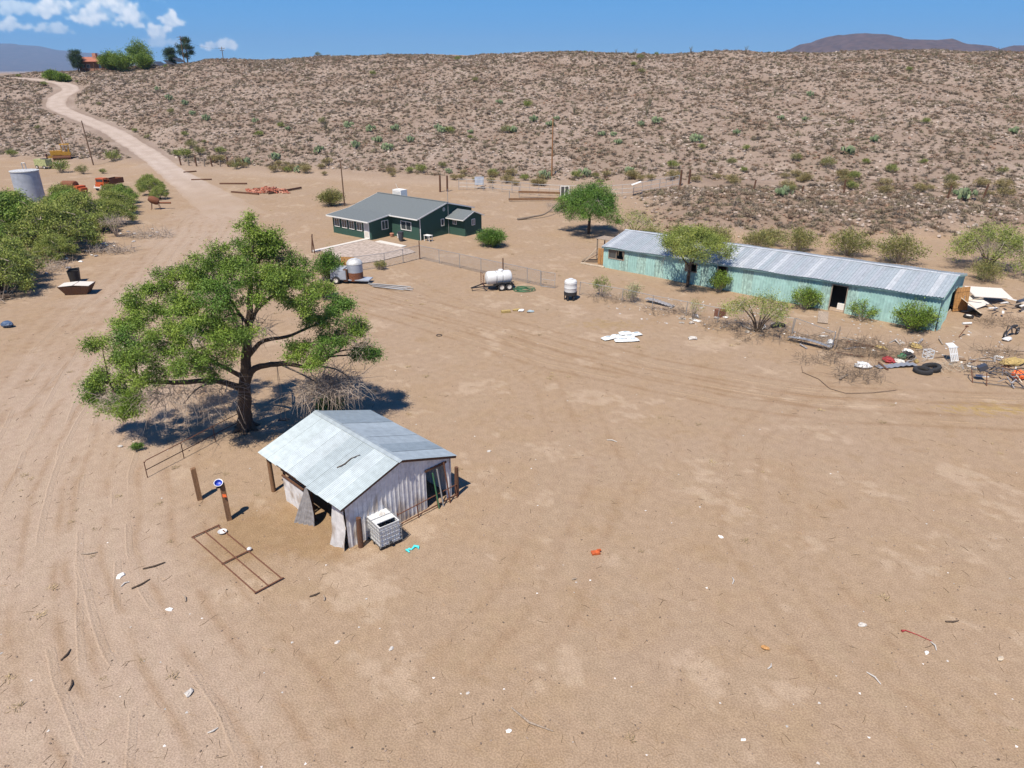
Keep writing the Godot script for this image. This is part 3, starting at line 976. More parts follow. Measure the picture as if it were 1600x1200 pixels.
		pm.tube([p[0] - Vector3(0, 0.1, 0), p[0] + Vector3(rf(-0.03, 0.03), p[2], 0)], [p[1], p[1] * 0.92], 8)
		part(t, "post", pm, M.old_wood if p[1] > 0.1 else M.dark_wood)
	var hd := MB.new()
	hd.box(Vector3(0.05, 1.94, -4.7), Vector3(0.07, 0.1, 1.2))
	part(t, "door_lintel", hd, M.dark_wood)
	# crumpled loose sheet leaning by the doorway
	var ls := MB.new()
	ls.ribbed(Vector3(0, 0, 0), Vector3(1, 0, 0), Vector3(0, 1, 0), Vector3(0, 0, 1), 0.86, 1.75, wave(0.9, 0.21, 0.045, 6), 10, func(p: Vector3) -> Vector3:
		var k := p.y / 1.75
		return Vector3(-3.22 + p.x * lerpf(1.0, 0.16, k * k) + 0.42 * k, p.y + 0.12 * p.x * k, lerpf(0.62 - 0.55 * p.x, 0.12, k) + p.z * (1.0 - 0.4 * k)))
	var lo := solo("loose_metal_sheet", "crumpled grey metal sheet leaning beside the shed doorway", "metal sheet", ls, M.grey_sheet, t.position, t.rotation.y)
	lo.position.y = 0.0
	# stick lying on the roof
	var stk := MB.new()
	var rp := func(x: float, z: float) -> Vector3: return Vector3(x, RY + 0.045 - slope * absf(z + 2.8), z)
	stk.tube([rp.call(-2.05, -1.05), rp.call(-1.9, -1.35) + Vector3(0, 0.02, 0), rp.call(-1.95, -1.7), rp.call(-1.75, -2.05) + Vector3(0, 0.02, 0)], [0.022, 0.026, 0.022, 0.014], 6)
	solo("dry_stick", "crooked dark stick lying on the shed roof", "stick", stk, M.bark, t.position, t.rotation.y)
	# low pipe gate and loose pipes leaning at the gable doorway
	var gt := thing("pipe_gate", "low rusty pipe gate leaning along the shed gable wall", "gate", t.position, t.rotation.y)
	for y in [0.14, 0.62]:
		var m := MB.new()
		m.rod(Vector3(0.32 - 0.12 * y, y, -2.35), Vector3(0.32 - 0.12 * y, y + 0.04, -5.7), 0.024)
		part(gt, "rail", m, M.rust_pipe)
	for z in [-2.35, -3.4, -4.5, -5.65]:
		var m := MB.new()
		m.rod(Vector3(0.33, 0.0, z), Vector3(0.24, 0.7 if z > -3.0 else 0.66, z), 0.026)
		part(gt, "upright", m, M.rust_pipe)
	for p in [[-4.5, 1.75, "green_paint", "green painted pipe standing in the shed gable doorway"], [-4.75, 1.85, "galv", "grey steel pipe standing in the shed gable doorway"], [-5.15, 2.05, "rust_pipe", "rusty brown pipe standing in the shed gable doorway"]]:
		var m := MB.new()
		m.rod(Vector3(0.42, -0.03, p[0]), Vector3(0.14, p[1], p[0] + 0.06), 0.035, 8)
		solo("metal_pipe", p[3], "pipe", m, M[p[2]], t.position, t.rotation.y)
	for p in [[Vector3(0.26, 0, -0.42), 1.42, 0.115, "dark_wood", "stout dark round post between shed corner and water tote"], [Vector3(0.16, 0, -5.78), 1.5, 0.1, "dark_wood", "dark round post at the far end of the shed gable"]]:
		var m := MB.new()
		m.tube([Vector3(0, -0.2, 0), Vector3(0.01, p[1] * 0.6, 0), Vector3(0.02, p[1], 0.01)], [p[2] * 1.05, p[2], p[2] * 0.9], 10)
		solo("wooden_post", p[4], "post", m, M[p[3]], t.transform * p[0])

func slab(mb: MB, x0: float, x1: float, za: float, ya: float, zb: float, yb: float, th: float) -> void:
	var d := Vector3(0, yb - ya, zb - za)
	var l := d.length()
	d /= l
	var x := Vector3(1, 0, 0)
	mb.box(Vector3((x0 + x1) / 2, (ya + yb) / 2, (za + zb) / 2), Vector3(x1 - x0, th, l), Basis(x, d.cross(x), d))

func make_house() -> void:
	var t := thing("house", "dark green single storey house with grey shingle roof and white trim", "house", Vector3(-16.26, 0, -82.2), deg_to_rad(-38))
	var w := MB.new()
	var B := func(x: float, y: float, z: float) -> Vector3: return Vector3(x, y, z)
	# main block with gables at both ends
	w.quad(Vector3(-6.8, -0.2, -3.2), Vector3(4.6, -0.2, -3.2), Vector3(4.6, 2.5, -3.2), Vector3(-6.8, 2.5, -3.2))
	w.quad(Vector3(4.6, -0.2, -12.4), Vector3(-6.8, -0.2, -12.4), Vector3(-6.8, 2.5, -12.4), Vector3(4.6, 2.5, -12.4))
	for s in [1, -1]:
		var x := 4.6 if s == 1 else -6.8
		var a := Vector3(x, -0.2, -3.2)
		var b := Vector3(x, -0.2, -12.4)
		var c := Vector3(x, 2.5, -12.4)
		var d := Vector3(x, 2.5, -3.2)
		var e := Vector3(x, 3.65, -7.8)
		if s == 1:
			w.quad(a, b, c, d); w.tri3(d, c, e)
		else:
			w.quad(b, a, d, c); w.tri3(c, d, e)
	# wing
	w.quad(Vector3(-6.8, -0.2, 0), Vector3(0, -0.2, 0), Vector3(0, 2.13, 0), Vector3(-6.8, 2.13, 0))
	w.quad(Vector3(0, -0.2, 0), Vector3(0, -0.2, -3.2), Vector3(0, 2.48, -3.2), Vector3(0, 2.13, 0))
	w.quad(Vector3(-6.8, -0.2, -3.2), Vector3(-6.8, -0.2, 0), Vector3(-6.8, 2.13, 0), Vector3(-6.8, 2.48, -3.2))
	part(t, "wall", w, M.house_green)
	var rf_ := MB.new()
	slab(rf_, -7.15, 4.8, -7.8, 3.72, -2.75, 2.47, 0.09)
	slab(rf_, -7.15, 4.8, -7.8, 3.722, -12.75, 2.49, 0.09)
	slab(rf_, -7.15, 0.2, -3.1, 2.545, 0.62, 2.14, 0.09)
	var roof := part(t, "roof", rf_, M.shingle)
	var cp := MB.new()
	cp.box(Vector3(-1.1, 3.78, -7.8), Vector3(12.1, 0.05, 0.28))
	part(roof, "ridge_cap", cp, M.shingle)
	var fs := [[Vector3(4.82, 3.70, -7.8), Vector3(4.82, 2.46, -2.75)], [Vector3(4.82, 3.70, -7.8), Vector3(4.82, 2.48, -12.75)], [Vector3(-7.17, 3.70, -7.8), Vector3(-7.17, 2.46, -2.75)], [Vector3(0.2, 2.44, -2.72), Vector3(4.82, 2.44, -2.72)], [Vector3(-7.17, 2.11, 0.64), Vector3(0.22, 2.11, 0.64)], [Vector3(0.23, 2.52, -3.0), Vector3(0.23, 2.12, 0.64)], [Vector3(-7.17, 2.52, -3.1), Vector3(-7.17, 2.12, 0.64)]]
	for f in fs:
		var m := MB.new()
		m.bar(f[0], f[1], 0.03, 0.14)
		part(t, "fascia", m, M.trim_white)
	for x in [-5.98, -4.62, -3.33, -1.97]: window(t, Vector3(x, 1.32, 0), 0, 0.92, 1.0)
	window(t, Vector3(0, 1.42, -2.15), PI / 2, 1.05, 1.05)
	window(t, Vector3(2.5, 1.45, -3.2), 0, 1.75, 1.05)
	window(t, Vector3(4.6, 1.5, -7.1), PI / 2, 0.55, 0.85, 0)
	var vent := MB.new()
	vent.lathe([Vector2(0.01, 0.05), Vector2(0.17, 0.05), Vector2(0.24, 0.04), Vector2(0.24, 0.0)], 18, Transform3D(Basis(Vector3(0, 1, 0), Vector3(1, 0, 0), Vector3(0, 0, -1)), Vector3(4.6, 2.98, -7.4)))
	part(t, "gable_vent", vent, M.galv)
	var dr := MB.new()
	dr.box(Vector3(-0.72, 1.02, 0.03), Vector3(0.9, 2.0, 0.06))
	var door := part(t, "door", dr, M.trim_white)
	var dp := MB.new()
	for y in [0.55, 1.4]: dp.box(Vector3(-0.72, y, 0.07), Vector3(0.6, 0.62, 0.02))
	part(door, "panel", dp, M.concrete)
	var dk := MB.new()
	dk.blob(Vector3(-0.38, 1.0, 0.1), Vector3.ONE * 0.07, 3, 0.0)
	part(door, "handle", dk, M.galv)
	var gp := MB.new()
	gp.rod(Vector3(4.68, 0.0, -3.3), Vector3(4.68, 2.5, -3.3), 0.05, 8)
	part(t, "downpipe", gp, M.trim_white)
	# small annex against the gable
	var an := MB.new()
	an.quad(Vector3(4.6, -0.2, -8.1), Vector3(7.3, -0.2, -8.1), Vector3(7.3, 2.1, -8.1), Vector3(4.6, 2.1, -8.1))
	an.quad(Vector3(7.3, -0.2, -11.1), Vector3(4.6, -0.2, -11.1), Vector3(4.6, 2.1, -11.1), Vector3(7.3, 2.1, -11.1))
	an.quad(Vector3(7.3, -0.2, -8.1), Vector3(7.3, -0.2, -11.1), Vector3(7.3, 2.1, -11.1), Vector3(7.3, 2.1, -8.1))
	an.tri3(Vector3(7.3, 2.1, -8.1), Vector3(7.3, 2.1, -11.1), Vector3(7.3, 2.68, -9.6))
	part(t, "annex_wall", an, M.house_green)
	var ar := MB.new()
	slab(ar, 4.62, 7.46, -9.6, 2.76, -7.6, 1.98, 0.08)
	slab(ar, 4.62, 7.46, -9.6, 2.762, -11.45, 2.04, 0.08)
	part(t, "annex_roof", ar, M.shingle)
	for f in [[Vector3(7.48, 2.74, -9.6), Vector3(7.48, 1.96, -7.6)], [Vector3(7.48, 2.74, -9.6), Vector3(7.48, 2.02, -11.45)], [Vector3(4.7, 1.95, -7.57), Vector3(7.5, 1.95, -7.57)]]:
		var m := MB.new()
		m.bar(f[0], f[1], 0.03, 0.11)
		part(t, "fascia", m, M.trim_white)
	window(t, Vector3(5.7, 1.5, -8.1), 0, 0.62, 0.55, 1)
	window(t, Vector3(7.3, 1.5, -9.55), PI / 2, 0.6, 0.75, 1)
	# things about the house
	var wm := MB.new()
	wm.rod(Vector3(4.8, 0, -7.95), Vector3(4.8, 5.3, -7.95), 0.03)
	solo("antenna_mast", "thin grey antenna mast beside the green house annex", "mast", wm, M.galv, t.position, t.rotation.y)
	var cl := thing("roof_cooler", "white boxy evaporative cooler on the back roof of the green house", "cooler", t.transform * Vector3(-4.6, 3.15, -9.2), t.rotation.y)
	var cb := MB.new()
	cb.box(Vector3(0, 0.5, 0), Vector3(1.5, 1.15, 1.1))
	part(cl, "cabinet", cb, M.trim_white)
	var cf := MB.new()
	for k in 6: cf.box(Vector3(0, 0.1 + 0.15 * k, 0.56), Vector3(1.2, 0.05, 0.03))
	cf.rod(Vector3(-0.3, 1.05, 0), Vector3(-0.55, 1.75, 0.1), 0.03)
	part(cl, "louvre", cf, M.concrete)
	var bn := thing("wheeled_bin", "dark grey wheeled bin by the front corner of the green house", "bin", t.transform * Vector3(3.2, 0.05, -1.6), t.rotation.y + 0.4)
	var bb := MB.new()
	bb.lathe([Vector2(0.01, 0.05), Vector2(0.27, 0.05), Vector2(0.36, 0.95), Vector2(0.36, 1.0)], 4, Transform3D(Basis(Vector3.UP, PI / 4), Vector3.ZERO))
	part(bn, "body", bb, M.panel_dark)
	var bl := MB.new()
	bl.box(Vector3(0, 1.03, 0), Vector3(0.58, 0.06, 0.6))
	part(bn, "lid", bl, M.panel_dark)
	for s in [-1, 1]:
		var m := MB.new()
		m.rod(Vector3(s * 0.22, 0.1, -0.25), Vector3(s * 0.29, 0.1, -0.25), 0.1, 10)
		part(bn, "wheel", m, M.rubber)
	var chm := MB.new()
	chm.lathe([Vector2(0.01, 0.05), Vector2(0.24, 0.05), Vector2(0.3, 0.5), Vector2(0.26, 0.5), Vector2(0.24, 0.45), Vector2(0.01, 0.45)], 14)
	solo("planter_pot", "white round planter pot by the green house window wall", "planter", chm, M.trim_white, t.transform * Vector3(1.9, 0, -2.6))
	var ch2 := MB.new()
	ch2.lathe([Vector2(0.01, 0.05), Vector2(0.2, 0.05), Vector2(0.26, 0.4), Vector2(0.22, 0.4), Vector2(0.01, 0.36)], 14)
	solo("planter_pot", "terracotta planter pot in the inner corner of the green house", "planter", ch2, M.brick_b, t.transform * Vector3(0.5, 0, -2.7))
	var tb := thing("garden_table", "small white garden table at the green house gable corner", "table", t.transform * Vector3(5.6, 0, -3.6), t.rotation.y)
	var tt := MB.new()
	tt.box(Vector3(0, 0.68, 0), Vector3(0.9, 0.05, 0.6))
	part(tb, "table_top", tt, M.trim_white)
	for sx in [-1, 1]:
		for sz in [-1, 1]:
			var m := MB.new()
			m.box(Vector3(sx * 0.38, 0.33, sz * 0.24), Vector3(0.06, 0.66, 0.06))
			part(tb, "leg", m, M.trim_white)

func make_barn() -> void:
	var t := thing("metal_barn", "long low turquoise ribbed metal barn with silver ribbed roof", "barn", Vector3(9.1, 0, -69.87), deg_to_rad(-40))
	var Ln := 29.76
	var HW := 4.15
	var eave := func(x: float) -> float: return lerpf(2.08, 2.62, x / 29.76) + 0.03 * sin(x * 1.3)
	var rid := func(x: float) -> float: return lerpf(3.0, 3.42, x / 29.76) + 0.025 * sin(x * 0.9 + 1.0)
	var rb := ribs(1.0, 0.24, 0.06, 0.045)
	var nP := 31
	var wd := Ln / nP
	# openings in the front wall: [x0, x1, y0, y1]
	var holes := [[0.6, 2.4, 1.0, 1.95], [8.9, 10.1, 1.1, 1.95], [12.1, 12.95, 0.35, 2.15], [21.95, 23.15, 0.0, 2.22]]
	for k in nP:
		var x0 := wd * k
		var x1 := x0 + wd
		# the wall is cut where an opening lies
		var cuts: Array = [[x0, x1, -1.0, -1.0]]
		for h in holes:
			var nx: Array = []
			for c in cuts:
				if h[1] <= c[0] or h[0] >= c[1] or c[2] >= 0.0:
					nx.append(c)
					continue
				if h[0] > c[0]: nx.append([c[0], h[0], -1.0, -1.0])
				nx.append([maxf(h[0], c[0]), minf(h[1], c[1]), h[2], h[3]])
				if h[1] < c[1]: nx.append([h[1], c[1], -1.0, -1.0])
			cuts = nx
		for c in cuts:
			var spans: Array = [[-0.05, 99.0]] if c[2] < 0.0 else ([[c[3], 99.0]] if c[2] < 0.05 else [[-0.05, c[2]], [c[3], 99.0]])
			for s in spans:
				var mb := MB.new()
				var lift := 0.35 * clampf((c[0] - 24.0) / 6.0, 0, 1)
				mb.ribbed(Vector3(c[0], 0, 0), Vector3(1, 0, 0), Vector3(0, 1, 0), Vector3(0, 0, 1), c[1] - c[0], 1.0, rb, 3, func(p: Vector3) -> Vector3:
					var hi: float = minf(s[1], eave.call(p.x))
					var y: float = lerpf(s[0], hi, p.y)
					return Vector3(p.x, y, p.z + 0.04 * sin(p.x * 0.8) * (1.0 - y / 2.5) + lift * 0.25 * (1.0 - y / 2.6)))
				part(t, "wall_sheet", mb, [M.teal, M.teal_b, M.teal_c][(k * 7 + k / 3) % 3])
		# roof sheets on both slopes
		for sg in [1.0, -1.0]:
			for hf in 2:
				var rm := MB.new()
				var slope_n := Vector3(0, 1, 0.24 * sg).normalized()
				var w2 := wd / 2.0
				rm.ribbed(Vector3(x0 + w2 * hf - 0.12, 0.006 * hf, 0), Vector3(1, 0, 0), Vector3(0, 0, sg), slope_n, w2 + (0.24 if k == nP - 1 and hf == 1 else 0.015), 1.0, ribs(1.3, 0.24, 0.05, 0.045), 1, func(p: Vector3) -> Vector3:
					var f := clampf(absf(p.z), 0, 1)
					var ye: float = eave.call(p.x) - 0.02
					var yr: float = rid.call(p.x)
					return Vector3(p.x, lerpf(yr, ye, f) + 0.04 + p.y, -HW + sg * f * (HW + 0.3)))
				part(t, "roof_sheet", rm, [M.barn_roof, M.barn_roof_b, M.barn_roof_c, M.barn_roof, M.barn_roof_b][(k * 3 + (k / 4) + hf * 2) % 5])
	var rc := MB.new()
	for sg in [-1.0, 1.0]:
		var a := Vector3(-0.15, rid.call(0.0) + 0.09, -HW)
		var b := Vector3(Ln + 0.2, rid.call(Ln) + 0.09, -HW)
		var off := Vector3(0, -0.06, sg * 0.25)
		if sg < 0: rc.quad(a, b, b + off, a + off)
		else: rc.quad(b, a, a + off, b + off)
	part(t, "ridge_cap", rc, M.barn_roof_c)
	# end walls (the near one has an open doorway), back wall
	for e in 2:
		var x: float = Ln if e == 1 else 0.0
		var nn := Vector3(1, 0, 0) if e == 1 else Vector3(-1, 0, 0)
		for k in 9:
			var z0 := -0.922 * k
			if e == 1 and (k >= 4 and k <= 6):
				var ab := MB.new()
				ab.ribbed(Vector3(x, 0, z0), Vector3(0, 0, -1), Vector3(0, 1, 0), nn, 0.922, 1.0, rb, 1, func(p: Vector3) -> Vector3:
					var hi: float = lerpf(rid.call(x), eave.call(x), absf(p.z + HW) / HW)
					return Vector3(p.x, lerpf(2.12, hi, p.y), p.z))
				part(t, "wall_sheet", ab, M.teal)
				continue
			var mb := MB.new()
			mb.ribbed(Vector3(x, 0, z0), Vector3(0, 0, -1), Vector3(0, 1, 0), nn, 0.922, 1.0, rb, 3, func(p: Vector3) -> Vector3:
				var hi: float = lerpf(rid.call(x), eave.call(x), absf(p.z + HW) / HW)
				var y: float = lerpf(-0.05, hi, p.y)
				return Vector3(p.x + (0.22 * (1.0 - p.y) * exp(-absf(p.z + 0.8)) if e == 1 else 0.0), y, p.z))
			part(t, "wall_sheet", mb, M.teal if k % 2 else M.teal_b)
	var bk := MB.new()
	bk.box(Vector3(Ln / 2, 1.05, -2 * HW), Vector3(Ln, 2.1, 0.05))
	part(t, "back_wall", bk, M.teal_b)
	for f in [[Vector3(-0.1, 0, 0.27), Vector3(Ln + 0.15, 0, 0.27), 0]]:
		var m := MB.new()
		m.bar(Vector3(-0.1, eave.call(0.0) - 0.07, 0.2), Vector3(Ln + 0.1, eave.call(Ln) - 0.07, 0.2), 0.04, 0.12)
		part(t, "eave_beam", m, M.teal_b)
	for sg in [1.0, -1.0]:
		var m := MB.new()
		m.bar(Vector3(Ln + 0.13, rid.call(Ln) - 0.02, -HW), Vector3(Ln + 0.13, eave.call(Ln) - 0.08, -HW + sg * (HW + 0.27)), 0.03, 0.15)
		part(t, "rake_board", m, M.teal)
	# frames in the openings, the rest stays open to the dark inside
	for h in [holes[0], holes[1]]:
		var fr := MB.new()
		var w: float = h[1] - h[0]
		var hh: float = h[3] - h[2]
		var cx: float = (h[0] + h[1]) / 2
		var cy: float = (h[2] + h[3]) / 2
		for s in [-1, 1]:
			fr.box(Vector3(cx + s * (w - 0.07) / 2, cy, 0.03), Vector3(0.07, hh, 0.09))
			fr.box(Vector3(cx, cy + s * (hh - 0.07) / 2, 0.032), Vector3(w - 0.142, 0.07, 0.08))
		fr.box(Vector3(cx, cy, 0.028), Vector3(0.06, hh - 0.142, 0.07))
		var o := part(t, "window", fr, M.grey_wood)
		var pn := MB.new()
		pn.box(Vector3(cx - w / 4, cy, 0.0), Vector3(w / 2 - 0.08, hh - 0.14, 0.012))
		part(o, "pane", pn, M.glass)
	for h in [holes[2], holes[3]]:
		var fr := MB.new()
		for s in [-1, 1]: fr.box(Vector3((h[0] + h[1]) / 2 + s * (h[1] - h[0]) / 2, (h[2] + h[3]) / 2, 0.03), Vector3(0.07, h[3] - h[2], 0.1))
		fr.box(Vector3((h[0] + h[1]) / 2, h[3], 0.032), Vector3(h[1] - h[0] + 0.075, 0.07, 0.1))
		part(t, "door_frame", fr, M.grey_wood)
	var tornp := MB.new()
	tornp.ribbed(Vector3(11.2, 0.1, 0.05), Vector3(1, 0, 0), Vector3(0, 1, 0), Vector3(0, 0, 1), 0.85, 1.95, rb, 6, func(p: Vector3) -> Vector3: return p + Vector3(0.25 * (p.y / 2.0 - 0.5) * (p.x - 11.2), 0, 0.55 * pow((p.x - 11.2) / 0.85, 2.0) * (0.4 + p.y * 0.35)))
	part(t, "torn_wall_sheet", tornp, M.teal_b).set_meta("label", "torn wall sheet bent away from the barn")
	var dr := MB.new()
	dr.box(Vector3(0, 1.0, 0), Vector3(1.25, 1.95, 0.05))
	for k in 2: dr.box(Vector3(0, 0.3 + 1.35 * k, 0.035), Vector3(1.2, 0.09, 0.03))
	var d := part(t, "open_door", dr, M.ply, Vector3(Ln + 0.5, 0.05, -6.55))
	d.rotation = Vector3(-0.06, deg_to_rad(47), 0.07)
	d.set_meta("label", "brown plywood door hanging open")
	var dh := MB.new()
	dh.box(Vector3(0.2, 1.1, 0.06), Vector3(0.04, 0.35, 0.05))
	part(d, "handle", dh, M.galv)
	var fin := MB.new()
	fin.box(Vector3(Ln / 2, 0.02, -HW), Vector3(Ln - 0.2, 0.06, 2 * HW - 0.2))
	part(t, "floor", fin, M.inside)
	for k in 8:
		var m := MB.new()
		m.box(Vector3(1.2 + 3.9 * k, 1.35, -HW), Vector3(0.1, 2.7, 0.1))
		part(t, "inner_post", m, M.grey_wood)
	# white carton just inside the doorway
	var cb := MB.new()
	cb.box(Vector3(22.7, 0.32, -0.8), Vector3(0.55, 0.5, 0.5))
	solo("carton", "white carton standing inside the barn doorway", "box", cb, M.trim_white, t.position, t.rotation.y)
	# broken lean-to of boards against the far end
	var ln := thing("board_lean_to", "collapsed timber lean-to with orange board at the barn end", "lean-to", t.position, t.rotation.y)
	var defs := [[Vector3(-2.9, 0, -0.4), Vector3(-0.5, 1.75, -1.2), 0.3, "grey_wood"], [Vector3(-3.1, 0.02, -0.9), Vector3(-0.9, 1.7, -1.7), 0.28, "grey_wood"], [Vector3(-2.8, 0.02, -1.6), Vector3(-0.5, 1.6, -2.3), 0.3, "dark_wood"], [Vector3(-2.3, 0, 0.1), Vector3(-1.2, 1.65, -0.5), 0.1, "pale_ply"]]
	for q in defs:
		var m := MB.new()
		m.bar(q[0], q[1], q[2], 0.04)
		part(ln, "board", m, M[q[3]])
	for q in [[-0.45, "ply"], [-0.85, "ply"]]:
		var m := MB.new()
		m.box(Vector3(q[0], 0.85, -0.6), Vector3(0.34, 1.6, 0.05))
		part(ln, "panel", m, M[q[1]])
	var tp := MB.new()
	tp.box(Vector3(-1.3, 2.15, -3.0), Vector3(2.4, 0.06, 1.6))
	part(ln, "roof_board", tp, M.grey_wood)
	for x in [-2.3, -0.4]:
		for z in [-2.3, -3.7]:
			var m := MB.new()
			m.box(Vector3(x, 1.05, z), Vector3(0.1, 2.15, 0.1))
			part(ln, "post", m, M.grey_wood)
	var sill := MB.new()
	sill.bar(Vector3(-2.4, 0.08, 0.35), Vector3(0.3, 0.08, 0.25), 0.18, 0.12)
	part(ln, "sill_beam", sill, M.pale_ply)

func make_hill_house() -> void:
	var y := height(-143, -272)
	var t := thing("hilltop_house", "reddish brown ranch house with red roof on the hilltop", "house", Vector3(-143, y - 0.4, -272), deg_to_rad(-12))
	var w := MB.new()
	w.box(Vector3(0, 1.5, 0), Vector3(13, 3.4, 7))
	part(t, "wall", w, M.adobe)
	var r := MB.new()
	slab(r, -7.2, 7.2, 0, 4.6, 4.6, 3.1, 0.15)
	slab(r, -7.2, 7.2, 0, 4.605, -4.6, 3.1, 0.15)
	var ro := part(t, "roof", r, M.red_tile)
	var c := MB.new()
	c.box(Vector3(-1.2, 4.6, 1.2), Vector3(1.4, 2.4, 1.0))
	part(ro, "chimney", c, M.brick_b)
	for x in [-4.6, -2.8, 2.2, 4.4]: window(t, Vector3(x, 1.7, 3.5), 0, 1.3, 1.2)
	for x in [-6.3, -3.2, 0.2, 3.3, 6.3]:
		var m := MB.new()
		m.box(Vector3(x, 1.4, 4.3), Vector3(0.22, 3.2, 0.22))
		part(t, "porch_post", m, M.dark_wood)
	for k in 3:
		var p := on_ground(-118.5 + 2.9 * k, -262.5 - 1.0 * k)
		var s := thing("solar_panel", "tilted dark solar panel rack among the hilltop bushes", "solar panel", p, deg_to_rad(-25), "solar panel racks")
		var m := MB.new()
		m.box(Vector3(0, 1.5, 0), Vector3(2.7, 0.06, 3.2), Basis(Vector3(0, 0, 1), -0.5))
		part(s, "panel", m, M.panel_dark)
		for e in [-1, 1]:
			var l := MB.new()
			l.rod(Vector3(0.6 * e, -0.2, 0.8), Vector3(0.6 * e, 1.5 - 0.35 * e, 0.8), 0.05)
			part(s, "leg", l, M.galv)

# ---------------------------------------------------------------- trees and bushes
const GREEN := [Color(0.125, 0.205, 0.024), Color(0.160, 0.250, 0.030), Color(0.085, 0.150, 0.018), Color(0.195, 0.275, 0.036)]
const OLIVE := [Color(0.175, 0.225, 0.040), Color(0.220, 0.265, 0.050), Color(0.125, 0.170, 0.034), Color(0.250, 0.280, 0.060)]
const YELLOWISH := [Color(0.190, 0.195, 0.050), Color(0.150, 0.170, 0.050), Color(0.230, 0.210, 0.070)]
const DEEP := [Color(0.060, 0.135, 0.016), Color(0.085, 0.175, 0.022), Color(0.120, 0.215, 0.028)]
const PINE := [Color(0.028, 0.060, 0.022), Color(0.040, 0.080, 0.028), Color(0.020, 0.045, 0.020)]

func leaf_cloud(mb: MB, c: Vector3, r: float, subs: int, per: int, l: float, w: float, cols: Array, flat := 0.8, sig := 0.26, twigs: MB = null) -> void:
	for s in subs:
		var d := rdir()
		var sc := c + d * Vector3(1, flat, 1) * r * pow(rng.randf(), 0.45)
		var tone: Color = cols[rng.randi() % cols.size()]
		if twigs: twigs.tube([c, c.lerp(sc, 0.5) + Vector3(0, -0.08, 0), sc], [0.018, 0.012, 0.005], 3, false)
		var k := sig * rf(0.7, 1.35)
		for q in per:
			var off := Vector3(rng.randfn(), rng.randfn() * 0.75, rng.randfn()) * k
			var ld := (rdir() + off * 0.8 / maxf(k, 0.01) * 0.5 + Vector3(0, -0.15, 0)).normalized()
			var sd := ld.cross(rdir()).normalized()
			mb.col = shade(tone, rf(0.75, 1.25))
			mb.leaf(sc + off, ld, sd, l * rf(0.5, 1.5), w * rf(0.6, 1.4))

func dead_twigs(mb: MB, from: Vector3, spread: Vector3, n: int, len_: float, droop: float, r0 := 0.012) -> void:
	for k in n:
		var p := from + Vector3(rf(-1, 1), rf(-0.3, 0.3), rf(-1, 1)) * spread
		var d := (rdir() + Vector3(0, 0.1, 0)).normalized()
		var pts: Array = [p]
		var l := len_ * rf(0.5, 1.2)
		for s in 3:
			d = (d + rdir() * 0.35 + Vector3(0, -droop, 0)).normalized()
			p += d * l / 3.0
			if p.y < 0.03: p.y = 0.03
			pts.append(p)
		mb.tube(pts, [r0, r0 * 0.75, r0 * 0.5, r0 * 0.25], 3, false)

func limb(t: Node3D, pts: Array, r0: float, r1: float, m: Material, called := "limb") -> void:
	var mb := MB.new()
	var fine: Array = []
	var rad: Array = []
	var c := Curve3D.new()
	for k in pts.size():
		var a: Vector3 = pts[maxi(k - 1, 0)]
		var b: Vector3 = pts[mini(k + 1, pts.size() - 1)]
		c.add_point(pts[k], (a - b) / 6.0, (b - a) / 6.0)
	var n := pts.size() * 4
	for k in n + 1:
		fine.append(c.sample_baked(c.get_baked_length() * k / n) + rdir() * r0 * 0.12)
		rad.append(lerpf(r0, r1, pow(float(k) / n, 0.8)) * rf(0.93, 1.07))
	mb.tube(fine, rad, 9 if r0 > 0.08 else 5)
	part(t, called, mb, m)

